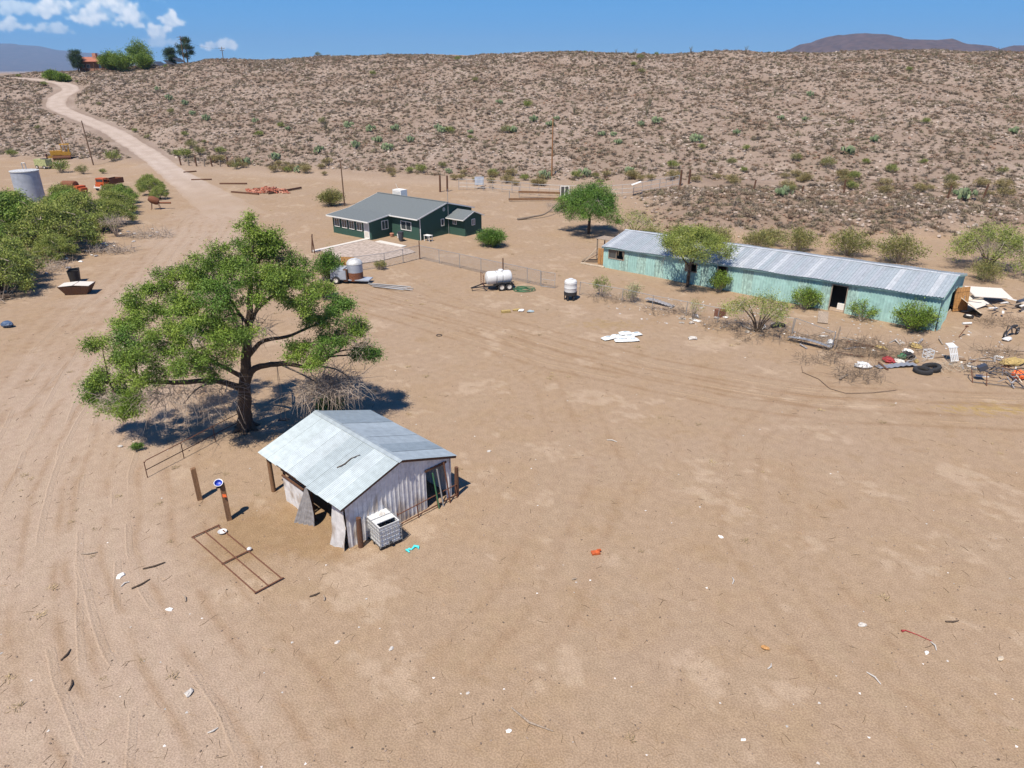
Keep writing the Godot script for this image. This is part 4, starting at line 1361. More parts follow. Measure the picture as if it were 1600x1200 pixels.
func make_big_tree() -> void:
	var t := thing("mesquite_tree", "large spreading green mesquite tree with dark trunk and dead hanging twigs", "tree", on_ground(-14.58, -34.72))
	var lobes: Array = [
[Vector3(1.85, 10.24, -0.30), 1.20],
[Vector3(0.28, 9.52, 0.30), 1.30],
[Vector3(2.90, 9.25, -0.80), 1.40],
[Vector3(1.93, 9.06, 1.00), 1.60],
[Vector3(-1.54, 8.76, -1.00), 1.00],
[Vector3(3.99, 8.48, -0.30), 1.20],
[Vector3(2.99, 8.25, 1.50), 1.50],
[Vector3(0.78, 8.27, 1.60), 1.50],
[Vector3(-1.29, 7.98, 0.60), 1.20],
[Vector3(4.17, 7.61, 1.00), 1.10],
[Vector3(0.96, 9.34, -1.80), 1.40],
[Vector3(2.29, 7.69, -2.20), 1.50],
[Vector3(-0.99, 8.09, -2.00), 1.50],
[Vector3(-4.69, 7.15, -0.50), 1.20],
[Vector3(-3.61, 7.56, -1.20), 1.20],
[Vector3(-5.20, 6.24, 0.20), 0.90],
[Vector3(-2.07, 7.06, 0.30), 1.20],
[Vector3(-3.62, 6.72, 0.80), 1.10],
[Vector3(-3.52, 8.09, -2.00), 1.00],
[Vector3(-6.77, 3.57, 1.20), 0.85],
[Vector3(-5.37, 4.36, 1.80), 1.10],
[Vector3(-3.84, 5.03, 2.20), 1.25],
[Vector3(-2.21, 6.02, 2.60), 1.50],
[Vector3(-0.42, 6.49, 3.00), 1.50],
[Vector3(0.54, 5.86, 2.60), 1.30],
[Vector3(-5.72, 2.96, 1.60), 0.80],
[Vector3(-2.98, 4.35, 3.00), 1.10],
[Vector3(-0.85, 5.27, 3.60), 1.30],
[Vector3(0.49, 6.95, 2.00), 1.40],
[Vector3(-6.28, 5.18, 0.80), 0.80],
[Vector3(-4.31, 5.84, 1.20), 1.10],
[Vector3(0.15, 4.94, 3.20), 1.00],
[Vector3(-1.40, 6.82, 1.60), 1.20],
[Vector3(1.72, 6.51, 2.60), 0.90],
[Vector3(-7.40, 2.76, 1.00), 0.60],
[Vector3(-4.27, 3.09, 2.50), 0.70],
[Vector3(4.29, 6.34, 0.20), 1.10],
[Vector3(5.26, 6.42, -0.60), 1.20],
[Vector3(4.90, 5.24, 0.50), 1.20],
[Vector3(5.91, 5.33, -0.20), 1.00],
[Vector3(6.52, 4.20, -1.00), 0.70],
[Vector3(3.62, 4.83, 0.80), 0.95],
[Vector3(5.67, 6.86, -1.20), 0.80],
[Vector3(6.32, 5.41, -1.50), 0.80],
[Vector3(4.44, 4.38, 1.00), 0.80],
[Vector3(7.17, 4.05, -1.00), 0.40],
[Vector3(1.75, 11.0, -0.40), 0.85],
[Vector3(2.6, 10.3, -0.9), 0.8],
[Vector3(-7.0, 2.5, 1.2), 0.65],
[Vector3(-6.1, 2.2, 1.6), 0.65],
[Vector3(-5.1, 2.3, 2.2), 0.7],
[Vector3(-4.4, 2.5, 2.8), 0.6]
	]
	limb(t, [Vector3(-0.05, -0.3, 0), Vector3(-0.02, 0.5, 0), Vector3(0.12, 1.8, 0), Vector3(0.5, 3.6, 0), Vector3(1.05, 6.2, 0), Vector3(1.4, 8.4, -0.2)], 0.47, 0.10, M.bark, "trunk")
	var root := MB.new()
	for k in 6:
		var a := TAU * k / 6.0 + 0.3
		root.tube([Vector3(0, 0.55, 0), Vector3(cos(a) * 0.4, 0.12, sin(a) * 0.4), Vector3(cos(a) * 0.85, -0.1, sin(a) * 0.85)], [0.26, 0.17, 0.05], 7)
	part(t, "root_flare", root, M.bark)
	var mains := [
		[Vector3(0.35, 2.6, 0), Vector3(1.0, 3.6, 0.1), Vector3(2.4, 3.85, 0), Vector3(4.1, 3.7, -0.1), Vector3(5.6, 4.6, -0.4)],
		[Vector3(0.6, 4.1, 0), Vector3(1.6, 5.1, 0), Vector3(3.0, 5.4, 0), Vector3(4.8, 6.1, -0.4)],
		[Vector3(0.25, 2.4, 0.1), Vector3(-0.7, 3.3, 1.0), Vector3(-2.3, 3.6, 1.9), Vector3(-4.2, 3.7, 2.0), Vector3(-6.0, 3.4, 1.4)],
		[Vector3(0.4, 3.1, 0.1), Vector3(-0.2, 4.4, 1.5), Vector3(-0.8, 5.5, 2.6), Vector3(-1.8, 5.8, 2.6)],
		[Vector3(0.8, 5.0, 0), Vector3(-0.6, 6.1, 0), Vector3(-2.5, 6.6, 0), Vector3(-4.6, 6.8, -0.3)],
		[Vector3(1.0, 6.0, 0), Vector3(0.9, 7.2, 1.0), Vector3(0.8, 8.1, 1.4)],
		[Vector3(1.0, 5.9, 0), Vector3(2.0, 7.2, 0.5), Vector3(3.4, 8.1, 0.1)],
		[Vector3(0.9, 5.6, -0.1), Vector3(1.2, 6.8, -1.2), Vector3(1.2, 8.6, -1.7)],
		[Vector3(0.7, 4.8, -0.1), Vector3(-0.3, 6.4, -1.3), Vector3(-1.4, 7.7, -1.8), Vector3(-3.2, 7.9, -1.8)]]
	var nodes: Array = [Vector3(1.05, 6.2, 0), Vector3(1.4, 8.4, -0.2)]
	var r := [0.22, 0.15, 0.2, 0.15, 0.14, 0.11, 0.12, 0.11, 0.12]
	for k in mains.size():
		limb(t, mains[k], r[k], 0.045, M.bark)
		for p in range(1, mains[k].size()):
			nodes.append(mains[k][p])
			nodes.append((mains[k][p] + mains[k][p - 1]) * 0.5)
	var leaves := MB.new()
	var twigs := MB.new()
	for lb in lobes:
		var c: Vector3 = lb[0]
		var best: Vector3 = nodes[0]
		for nd in nodes:
			if nd.distance_to(c) + maxf(0, nd.y - c.y) * 2.0 < best.distance_to(c) + maxf(0, best.y - c.y) * 2.0: best = nd
		limb(t, [best, best.lerp(c, 0.5) + Vector3(0, 0.15, 0) + rdir() * 0.15, c], 0.06, 0.02, M.bark, "branch")
		var rr: float = lb[1] * 0.84
		leaf_cloud(leaves, c, rr, int(9.5 * rr * rr) + 4, 290, 0.125, 0.019, GREEN if rng.randf() > 0.2 else DEEP, 0.72, 0.175, twigs)
	part(t, "crown", leaves, M.leaf)
	part(t, "twigs", twigs, M.twig)
	var dead := MB.new()
	dead_twigs(dead, Vector3(4.7, 2.6, 0.1), Vector3(1.3, 0.9, 1.0), 420, 1.6, 0.22, 0.016)
	dead_twigs(dead, Vector3(5.4, 2.9, -0.3), Vector3(1.2, 0.8, 1.0), 160, 1.6, 0.15)
	dead_twigs(dead, Vector3(-1.6, 3.0, 1.8), Vector3(2.4, 1.2, 1.1), 270, 1.7, 0.34, 0.013)
	dead_twigs(dead, Vector3(-4.6, 2.9, 1.9), Vector3(1.7, 0.9, 0.9), 170, 1.4, 0.3, 0.011)
	dead_twigs(dead, Vector3(1.2, 6.0, 0.8), Vector3(1.0, 1.2, 1.0), 170, 1.2, 0.1, 0.015)
	dead_twigs(dead, Vector3(5.8, 5.0, -0.3), Vector3(1.2, 1.2, 1.0), 110, 1.2, 0.05, 0.009)
	part(t, "dead_twigs", dead, M.twig)
	for q in [[Vector3(2.4, 3.8, 0), Vector3(3.6, 3.2, 0.1), Vector3(4.7, 2.5, 0.1)], [Vector3(4.1, 3.7, -0.1), Vector3(5.2, 3.4, -0.3), Vector3(6.2, 2.7, -0.2)], [Vector3(-0.7, 3.3, 1.0), Vector3(-1.5, 3.1, 1.6), Vector3(-2.2, 2.4, 2.0)]]:
		limb(t, q, 0.07, 0.02, M.bark_grey, "dead_branch")
	# rope swing below the right limb
	var sw := thing("rope_swing", "rope swing with dark seat hanging beside the big tree trunk", "swing", t.position)
	for x in [2.02, 2.3]:
		var m := MB.new()
		m.rod(Vector3(x, 0.62, 0.1), Vector3(2.18, 3.85, 0.0), 0.012, 4)
		part(sw, "rope", m, M.grey_wood)
	var st := MB.new()
	st.box(Vector3(2.16, 0.6, 0.1), Vector3(0.55, 0.05, 0.25))
	part(sw, "seat", st, M.black)

# a multi-stemmed desert tree: crown lobes on arching limbs
func desert_tree(called: String, label: String, at: Vector3, h: float, w: float, n: int, sd: int, cols: Array, per := 90, leaf := 0.2, stems := 3, low := 0.45, dead := 40, group := "", single := false) -> Node3D:
	rng.seed = sd
	var t := thing(called, label, "tree", at, 0.0, group)
	var leaves := MB.new()
	var twigs := MB.new()
	var stem_tops: Array = []
	var k0 := rf(0, TAU)
	for s in stems:
		var a := k0 + TAU * s / stems
		var o := Vector3(cos(a), 0, sin(a))
		var pts: Array
		if single: pts = [Vector3(0, -0.2, 0), Vector3(0.05, h * 0.3, 0.05), o * w * 0.1 + Vector3(0, h * 0.48, 0), o * w * 0.24 + Vector3(0, h * 0.68, 0)]
		else: pts = [o * 0.12 + Vector3(0, -0.2, 0), o * w * 0.07 + Vector3(0, h * 0.25, 0), o * w * 0.17 + Vector3(0, h * 0.5, 0), o * w * 0.27 + Vector3(0, h * 0.68, 0)]
		limb(t, pts, 0.028 * h, 0.03, M.bark, "trunk" if s == 0 else "limb")
		stem_tops.append(pts[2]); stem_tops.append(pts[3])
	for k in n:
		var a := TAU * k * 0.382 + rf(-0.3, 0.3)
		var rad := sqrt((k + 0.5) / n) * 0.5 * w
		var y := h * lerpf(0.86, low + 0.12, pow(rad / (0.5 * w), 1.6)) + rf(-0.06, 0.06) * h
		var c := Vector3(cos(a) * rad * 0.85, y, sin(a) * rad * 0.85)
		var best: Vector3 = stem_tops[0]
		for p in stem_tops:
			if p.distance_to(c) < best.distance_to(c): best = p
		twigs.tube([best, best.lerp(c, 0.55) + Vector3(0, 0.1, 0), c], [0.035, 0.025, 0.012], 4, false)
		var r := w * rf(0.11, 0.16)
		leaf_cloud(leaves, c, r, int(5 + 3 * r * r), per, leaf, leaf * 0.17, cols, 0.7, 0.1 + 0.17 * r, twigs)
	if dead: dead_twigs(twigs, Vector3(0, h * 0.5, 0), Vector3(w * 0.3, h * 0.2, w * 0.3), dead, w * 0.2, 0.1)
	part(t, "crown", leaves, M.leaf)
	part(t, "twigs", twigs, M.twig)
	return t

# a bush that leafs from the ground up
func bush(called: String, label: String, at: Vector3, h: float, w: float, sd: int, cols: Array, stems := 26, per := 60, leaf := 0.13, group := "", openness := 0.5) -> Node3D:
	rng.seed = sd
	var t := thing(called, label, "bush", at, 0.0, group)
	var leaves := MB.new()
	var st := MB.new()
	for s in stems:
		var a := rf(0, TAU)
		var o := Vector3(cos(a), 0, sin(a)) * sqrt(rng.randf())
		var tip := Vector3(o.x * w * 0.46, h * (1.0 - 0.45 * o.length_squared()) * rf(0.75, 1.0), o.z * w * 0.46)
		var mid := Vector3(tip.x * 0.45, tip.y * 0.55, tip.z * 0.45)
		st.tube([Vector3(o.x * 0.12, -0.05, o.z * 0.12), mid, tip], [0.022, 0.014, 0.005], 3, false)
		var tone: Color = cols[rng.randi() % cols.size()]
		for q in per:
			var f := lerpf(openness, 1.03, sqrt(rng.randf()))
			var p := (mid.lerp(tip, (f - 0.5) * 2.0) if f > 0.5 else Vector3.ZERO.lerp(mid, f * 2.0)) + Vector3(rng.randfn(), rng.randfn(), rng.randfn()) * 0.055 * w
			if p.y < 0.02: p.y = 0.02
			var d := (rdir() * 0.8 + (tip - mid).normalized()).normalized()
			leaves.col = shade(tone, rf(0.72, 1.25))
			leaves.leaf(p, d, d.cross(rdir()).normalized(), leaf * rf(0.7, 1.35), leaf * 0.2)
	part(t, "stems", st, M.twig)
	part(t, "foliage", leaves, M.leaf)
	return t

func make_trees() -> void:
	make_big_tree()
	desert_tree("mesquite_tree", "slender feathery tree growing in front of the turquoise barn wall", on_ground(15.9, -62.7), 5.5, 7.2, 17, 501, OLIVE, 210, 0.15, 3, 0.5, 30, "", true)
	desert_tree("mesquite_tree", "green tree with leaning dark trunk behind the far end of the barn", on_ground(9.2, -85.6), 6.3, 8.2, 30, 502, DEEP, 170, 0.17, 3, 0.28, 50, "", true)
	desert_tree("mesquite_tree", "low dark twisted tree trailing bare limbs between corral and barn", on_ground(14.6, -85.0), 2.8, 6.5, 9, 503, OLIVE, 40, 0.17, 4, 0.3, 160)
	desert_tree("mesquite_tree", "low umbrella shaped sparse shrub tree at the wire fence", on_ground(18.5, -50.6), 2.9, 5.6, 13, 504, OLIVE, 70, 0.12, 7, 0.45, 90)
	desert_tree("mesquite_tree", "grey half dead tree on the slope behind the barn's door end", on_ground(47.0, -69.0), 4.6, 8.6, 20, 505, OLIVE, 80, 0.17, 6, 0.2, 480)
	# thicket on the left: two moulds, then copies
	var place := [[-46.8, -63.8, 4.6, 0.0], [-52.5, -70.0, 4.8, 1.1], [-49.0, -76.5, 5.0, 2.0], [-55.5, -80.0, 4.9, 3.0], [-60.5, -86.5, 4.6, 4.1], [-53.2, -87.5, 4.3, 5.2], [-58.0, -94.5, 4.2, 0.6], [-53.8, -98.0, 3.9, 1.9], [-62.5, -101.5, 4.2, 2.7], [-57.2, -107.0, 3.9, 3.8], [-56.8, -114.5, 3.8, 4.6], [-60.2, -121.0, 3.5, 5.5], [-65.5, -94.0, 4.0, 1.4], [-58.5, -73.0, 4.5, 2.4], [-63.5, -79.5, 4.4, 0.2], [-54.0, -61.5, 4.6, 3.3], [-51.2, -81.5, 3.2, 1.2], [-50.6, -91.0, 3.0, 2.2], [-55.6, -103.0, 3.1, 3.2], [-53.6, -110.5, 2.8, 0.4], [-57.5, -118.0, 2.9, 1.0], [-56.0, -90.5, 3.6, 4.4], [-60.5, -97.5, 3.4, 5.0], [-47.0, -72.5, 2.6, 0.9], [-50.0, -66.5, 3.3, 4.2], [-61.5, -111.5, 3.3, 2.9], [-49.8, -86.5, 2.2, 3.9], [-50.8, -58.0, 4.6, 2.1], [-45.0, -60.4, 3.9, 1.7], [-56.0, -66.0, 4.8, 0.7], [-60.5, -68.5, 4.6, 5.6], [-47.5, -55.0, 3.6, 4.9]]
	var lab := "olive thicket mesquite with grey limbs in the row between tank and track"
	var mould_a := desert_tree("thicket_tree", lab, on_ground(place[0][0], place[0][1]), 4.6, 7.0, 21, 511, OLIVE, 130, 0.2, 4, 0.15, 140, "thicket trees")
	var mould_b := desert_tree("thicket_tree", "bright leafy green mesquite standing among the olive thicket trees", on_ground(place[1][0], place[1][1]), 4.8, 6.6, 20, 512, GREEN, 130, 0.2, 4, 0.15, 60, "thicket trees")
	for k in range(2, place.size()):
		var p: Array = place[k]
		copy(mould_a if k % 3 else mould_b, "thicket_tree", on_ground(p[0], p[1]), p[3], p[2] / 4.0 * (0.62 if p[1] < -104.0 else (0.8 if p[1] < -92.0 else 1.0)))
	rng.seed = 620
	var bare := thing("bare_shrub", "leafless grey shrub at the edge of the thicket by the track", "shrub", on_ground(-46.8, -84.0))
	var bm := MB.new()
	for k in 9:
		var a := TAU * k / 9.0
		bm.tube([Vector3(0, -0.1, 0), Vector3(cos(a) * 0.5, 1.2, sin(a) * 0.5), Vector3(cos(a) * 1.3, 2.4, sin(a) * 1.3)], [0.06, 0.04, 0.015], 4, false)
	dead_twigs(bm, Vector3(0, 1.7, 0), Vector3(1.1, 0.8, 1.1), 260, 1.2, 0.0, 0.016)
	part(bare, "branches", bm, M.twig)
	# bushes
	bush("round_bush", "dense bright green round bush beside the green house annex", on_ground(-2.3, -79.0), 2.0, 3.5, 521, DEEP, 90, 110, 0.15, "", 0.15)
	bush("leafy_bush", "tall leafy green bush growing against the rusty tank trailer", on_ground(-17.0, -64.8), 2.9, 3.2, 522, DEEP, 60, 110, 0.17, "", 0.15)
	bush("leafy_bush", "low green bush in front of the tank trailer's pipes", on_ground(-16.4, -59.3), 1.5, 2.8, 523, GREEN, 40, 80, 0.15, "", 0.25)
	bush("desert_bush", "pale green bush beside the bare pole behind the green house", on_ground(-26.2, -104.9), 2.3, 4.2, 524, YELLOWISH, 60, 80, 0.2, "", 0.2)
	bush("leafy_bush", "green bush under the torn sheet of the turquoise barn wall", on_ground(18.4, -61.1), 1.9, 2.2, 525, GREEN, 40, 80, 0.14, "", 0.2)
	bush("leafy_bush", "green bush against the barn wall left of the open doorway", on_ground(24.0, -56.1), 1.9, 2.8, 526, GREEN, 46, 80, 0.14, "", 0.2)
	bush("leafy_bush", "sparse green bush against the barn between doorway and end wall", on_ground(27.6, -53.4), 1.6, 2.3, 527, GREEN, 26, 60, 0.13, "", 0.3)
	bush("leafy_bush", "big bushy green plant at the door end of the barn front", on_ground(30.4, -50.9), 2.2, 3.3, 528, GREEN, 60, 90, 0.15, "", 0.15)
	bush("weedy_bush", "straggly weed bush by the wire fence next to the white cone tank", on_ground(7.8, -59.6), 2.0, 1.9, 529, OLIVE, 22, 40, 0.12, "", 0.4)
	bush("weedy_bush", "pale flowering weed bush in the wire fence line", on_ground(10.3, -58.1), 1.7, 2.0, 530, [Color(0.30, 0.30, 0.16), Color(0.20, 0.23, 0.09), Color(0.40, 0.37, 0.24)], 30, 40, 0.11, "", 0.3)
	bush("weedy_bush", "thin bare weed bush by the wire fence near the rusty drum", on_ground(14.3, -53.6), 1.7, 2.2, 531, OLIVE, 20, 14, 0.1, "", 0.5)
	bush("weedy_bush", "small yellow green weed at the chain link fence by the trailer", on_ground(-13.0, -68.7), 0.9, 1.5, 532, YELLOWISH, 24, 40, 0.12, "", 0.3)
	bush("leafy_weed", "low green weed in the tree shade behind the shed roof", on_ground(-10.6, -37.2), 0.8, 2.2, 533, DEEP, 40, 70, 0.11, "", 0.2)
	bush("leafy_weed", "tiny green weed at the end of the fallen pipe fence", on_ground(-19.4, -32.3), 0.4, 0.8, 534, DEEP, 22, 40, 0.08, "", 0.2)
	var yl := bush("creosote_bush", "yellow green creosote bush growing behind the turquoise barn roof", on_ground(18.6, -79.0), 2.4, 4.4, 535, YELLOWISH, 60, 60, 0.17, "creosote bushes behind the barn", 0.25)
	for p in [[22.6, -78.2, 1.0], [26.8, -77.0, 0.9], [31.0, -76.5, 1.05], [35.6, -74.6, 1.15], [39.4, -71.4, 1.2], [15.6, -80.2, 0.8], [29.0, -79.5, 0.8], [44.0, -64.5, 0.8], [49.0, -63.5, 0.9]]:
		copy(yl, "creosote_bush", on_ground(p[0], p[1]), p[0], p[2])
	# hilltop trees round the ranch house
	pine("pine_tree", "dark pine tree standing beside the hilltop ranch house", -149.5, -268.0, 7.4, 5.0, 541)
	pine("pine_tree", "tall broad dark pine next to the hilltop power pole", -110.5, -266.0, 8.4, 6.6, 542)
	pine("pine_tree", "smaller dark pine beside the tall broad pine", -116.0, -266.0, 5.6, 4.6, 543)
	for p in [[-137.0, -266.0, 6.2, 8.0, 551], [-131.5, -264.0, 6.6, 9.0, 552], [-128.5, -270.0, 8.6, 9.0, 553], [-125.0, -265.0, 5.6, 7.0, 554], [-152.0, -256.0, 3.2, 6.0, 555], [-146.8, -252.5, 2.6, 5.0, 556]]:
		bush("hilltop_tree", "rounded bright green tree crowding beside the hilltop ranch house" if p[2] > 4.0 else "green bush on the bank of the hill road's top bend", on_ground(p[0], p[1], -0.2), p[2], p[3], p[4], GREEN, 110, 60, 0.42, "hilltop trees" if p[2] > 4.0 else "bushes on the road bank", 0.1)

func pine(called: String, label: String, x: float, z: float, h: float, w: float, sd: int) -> void:
	rng.seed = sd
	var t := thing(called, label, "tree", on_ground(x, z))
	var tr := MB.new()
	tr.tube([Vector3(0, -0.3, 0), Vector3(0.1, h * 0.5, 0), Vector3(0, h * 0.92, 0)], [0.24, 0.17, 0.05], 7)
	part(t, "trunk", tr, M.bark)
	var lv := MB.new()
	var tw := MB.new()
	for k in 34:
		var y := h * rf(0.22, 0.95)
		var r := 0.5 * w * (1.0 - pow(absf(y / h - 0.5) * 1.7, 2.2)) * rf(0.55, 1.0)
		var a := rf(0, TAU)
		var c := Vector3(cos(a) * r * 0.8, y, sin(a) * r * 0.8)
		tw.tube([Vector3(0, y - 0.4, 0), c], [0.05, 0.02], 3, false)
		leaf_cloud(lv, c, 0.65, 4, 60, 0.38, 0.05, PINE, 0.6, 0.34)
	part(t, "branches", tw, M.bark)
	part(t, "crown", lv, M.leaf)

func shade(c: Color, k: float) -> Color: return Color(c.r * k, c.g * k, c.b * k)

# ---------------------------------------------------------------- things in the yard
func ring(n: int, r: float, y: float) -> Array:
	var out: Array = []
	for k in n + 1: out.append(Vector3(cos(TAU * k / n) * r, y, sin(TAU * k / n) * r))
	return out

func wheel(parent: Node, at: Vector3, r: float, w: float, turn: float) -> void:
	var b := Basis(Vector3.UP, turn) * Basis(Vector3(1, 0, 0), PI / 2)
	var ty := MB.new()
	ty.lathe([Vector2(r * 0.58, -w * 0.42), Vector2(r * 0.8, -w * 0.5), Vector2(r * 0.95, -w * 0.42), Vector2(r, -w * 0.25), Vector2(r, w * 0.25), Vector2(r * 0.95, w * 0.42), Vector2(r * 0.8, w * 0.5), Vector2(r * 0.58, w * 0.42)], 20, Transform3D(b, Vector3.ZERO))
	var o := part(parent, "wheel", ty, M.rubber, at)
	var rm := MB.new()
	rm.lathe([Vector2(0.001, -w * 0.2), Vector2(r * 0.3, -w * 0.25), Vector2(r * 0.6, -w * 0.38), Vector2(r * 0.6, w * 0.38), Vector2(r * 0.3, w * 0.25), Vector2(0.001, w * 0.2)], 16, Transform3D(b, Vector3.ZERO))
	part(o, "rim", rm, M.concrete)

func chain_fence(label: String, pts: Array, h: float, rail := true, called := "chain_link_fence", cell := 0.075, lean := 0.0) -> Node3D:
	var t := thing(called, label, "fence")
	for p in pts:
		var m := MB.new()
		m.tube([Vector3(p.x, -0.2, p.y), Vector3(p.x + lean, h + 0.06, p.y)], [0.03, 0.03], 6)
		part(t, "post", m, M.galv)
	for k in pts.size() - 1:
		var a: Vector2 = pts[k]
		var b: Vector2 = pts[k + 1]
		var L := a.distance_to(b)
		var mm := MB.new()
		var n := int((L + h) / cell)
		for s in [1.0, -1.0]:
			for q in n:
				# straight diagonal wires clipped to the panel
				var x0 := -h + q * cell
				var u0 := maxf(x0, 0.0)
				var u1 := minf(x0 + h, L)
				if u1 <= u0: continue
				var y0 := u0 - x0
				var y1 := u1 - x0
				if s < 0:
					y0 = h - y0
					y1 = h - y1
				var p0 := a.lerp(b, u0 / L)
				var p1 := a.lerp(b, u1 / L)
				mm.tube([Vector3(p0.x + lean * y0 / h, y0 + 0.03, p0.y + 0.004 * s), Vector3(p1.x + lean * y1 / h, y1 + 0.03, p1.y + 0.004 * s)], [0.0028, 0.0028], 3, false)
		part(t, "wire_mesh", mm, M.wire)
		if rail:
			var r := MB.new()
			r.rod(Vector3(a.x + lean, h + 0.03, a.y), Vector3(b.x + lean, h + 0.03, b.y), 0.02)
			part(t, "top_rail", r, M.galv)
	return t

func make_yard_things() -> void:
	rng.seed = 700
	# caged water tote with its top cut open
	var t := thing("water_tote", "white caged plastic water tote with cut open top beside the shed", "tote", Vector3(-5.34, 0.0, -24.63), deg_to_rad(-51.5))
	var pl := MB.new()
	for k in 5: pl.box(Vector3(0, 0.125, -0.42 + 0.21 * k), Vector3(1.2, 0.03, 0.12))
	for x in [-0.52, 0.0, 0.52]:
		pl.box(Vector3(x, 0.06, 0), Vector3(0.1, 0.1, 1.0))
	part(t, "pallet", pl, M.black)
	var bt := MB.new()
	var prof: Array = []
	for k in 9:
		var y := 0.15 + 0.115 * k
		prof.append([y, 0.0 if k % 2 == 0 else 0.018])
	for k in prof.size() - 1:
		for e in 4:
			var a0: float = prof[k][1]
			var a1: float = prof[k + 1][1]
			var hx := [0.565, 0.565, -0.565, -0.565]
			var hz := [-0.465, 0.465, 0.465, -0.465]
			var f := (e + 1) % 4
			var s := func(q: int, o: float) -> Vector3: return Vector3(hx[q] - signf(hx[q]) * o, 0, hz[q] - signf(hz[q]) * o)
			bt.quad(s.call(f, a0) + Vector3(0, prof[k][0], 0), s.call(e, a0) + Vector3(0, prof[k][0], 0), s.call(e, a1) + Vector3(0, prof[k + 1][0], 0), s.call(f, a1) + Vector3(0, prof[k + 1][0], 0))
	var body := part(t, "bottle", bt, M.tote_plastic)
	var tp := MB.new()
	tp.box(Vector3(-0.17, 1.08, 0), Vector3(0.79, 0.03, 0.93))
	tp.box(Vector3(0.55, 1.08, 0), Vector3(0.03, 0.03, 0.93))
	tp.box(Vector3(0.38, 1.08, 0.44), Vector3(0.31, 0.03, 0.05))
	tp.box(Vector3(0.38, 1.08, -0.44), Vector3(0.31, 0.03, 0.05))
	part(body, "cut_top", tp, M.white_plastic)
	var wt := MB.new()
	wt.box(Vector3(0.38, 0.8, 0), Vector3(0.34, 0.02, 0.88))
	part(body, "water", wt, M.water_old)
	var cg := MB.new()
	for k in 6:
		var y := 0.2 + 0.18 * k
		for s in [-1, 1]:
			cg.rod(Vector3(-0.6, y, s * 0.5), Vector3(0.6, y, s * 0.5), 0.011, 5)
			cg.rod(Vector3(s * 0.6, y, -0.5), Vector3(s * 0.6, y, 0.5), 0.011, 5)
	for k in 7:
		for s in [-1, 1]: cg.rod(Vector3(-0.6 + 0.2 * k, 0.14, s * 0.51), Vector3(-0.6 + 0.2 * k, 1.11, s * 0.51), 0.011, 5)
	for k in 6:
		for s in [-1, 1]: cg.rod(Vector3(s * 0.61, 0.14, -0.5 + 0.2 * k), Vector3(s * 0.61, 1.11, -0.5 + 0.2 * k), 0.011, 5)
	cg.rod(Vector3(-0.1, 1.12, -0.5), Vector3(-0.1, 1.12, 0.5), 0.014, 5)
	part(t, "cage", cg, M.galv)
	var vl := MB.new()
	vl.rod(Vector3(0.52, 0.22, 0.0), Vector3(0.68, 0.2, 0.0), 0.06, 10)
	part(t, "valve", vl, M.black)
	var hy := MB.new()
	for k in 60: hy.leaf(Vector3(-0.25 + rf(-0.14, 0.14), 1.1 + rf(0.0, 0.05), -0.12 + rf(-0.14, 0.14)), rdir(), rdir(), 0.12, 0.006)
	var hay := solo("hay_wisp", "wisp of dry hay lying on the water tote's top", "hay", hy, M.pale_ply, t.position, t.rotation.y)
	hay.position.y += 0.0

	# two old timber posts, one wearing a cap
	for q in [[-14.33, -27.71, 1.62, 0.11, "weathered square timber post standing bare near the fallen pipe fence"], [-12.39, -26.09, 1.8, 0.105, "weathered square timber post holding a blue cap"]]:
		var m := MB.new()
		m.box(Vector3(0, q[2] / 2 - 0.1, 0), Vector3(q[3] * 2, q[2] + 0.2, q[3] * 2), Basis(Vector3(0, 0, 1), 0.015) * Basis(Vector3.UP, 0.5))
		m.box(Vector3(0.01, q[2] + 0.01, 0), Vector3(q[3] * 1.5, 0.05, q[3] * 1.6), Basis(Vector3(0.2, 0, 1).normalized(), 0.12) * Basis(Vector3.UP, 0.5))
		solo("timber_post", q[4], "post", m, M.old_wood, on_ground(q[0], q[1]))
	var cap := thing("cap", "blue and white bowl shaped cap on the timber post", "cap", Vector3(-12.52, 1.84, -26.04), 0.4)
	var cb := MB.new()
	cb.lathe([Vector2(0.001, -0.06), Vector2(0.11, -0.03), Vector2(0.165, 0.08), Vector2(0.17, 0.12), Vector2(0.155, 0.12), Vector2(0.1, 0.0), Vector2(0.001, -0.02)], 16, Transform3D(Basis(Vector3(1, 0, 0), 0.5), Vector3.ZERO))
	part(cap, "crown", cb, M.blue)
	var br := MB.new()
	br.lathe([Vector2(0.165, 0.085), Vector2(0.19, 0.11), Vector2(0.19, 0.135), Vector2(0.16, 0.125)], 16, Transform3D(Basis(Vector3(1, 0, 0), 0.5), Vector3.ZERO))
	part(cap, "rim", br, M.white_plastic)
	var bd := MB.new()
	bd.box(Vector3(-0.02, -0.09, 0.12), Vector3(0.2, 0.07, 0.05), Basis(Vector3(1, 0, 0), 0.5))
	part(cap, "band", bd, M.black)
	var rag := MB.new()
	for k in 5: rag.quad(Vector3(-0.03 + 0.03 * k, 1.42, 0.125), Vector3(0.0 + 0.03 * k, 1.4, 0.14), Vector3(0.01 + 0.035 * k, 1.27 + 0.02 * (k % 2), 0.17), Vector3(-0.03 + 0.035 * k, 1.28 - 0.02 * (k % 2), 0.15))
	solo("orange_rag", "orange rag tied round the timber post with the cap", "rag", rag, M.orange_rag, on_ground(-12.36, -26.06))

	# rusty gate frame lying flat
	var g := thing("fallen_gate", "rusty tubular gate frame lying flat on the sand", "gate", Vector3(-11.16, 0.06, -23.42), deg_to_rad(-42.5))
	for z in [-0.55, 0.02, 0.55]:
		var m := MB.new()
		m.rod(Vector3(-2.55, 0, z), Vector3(2.6, 0, z), 0.026, 7)
		part(g, "rail", m, M.rust_pipe)
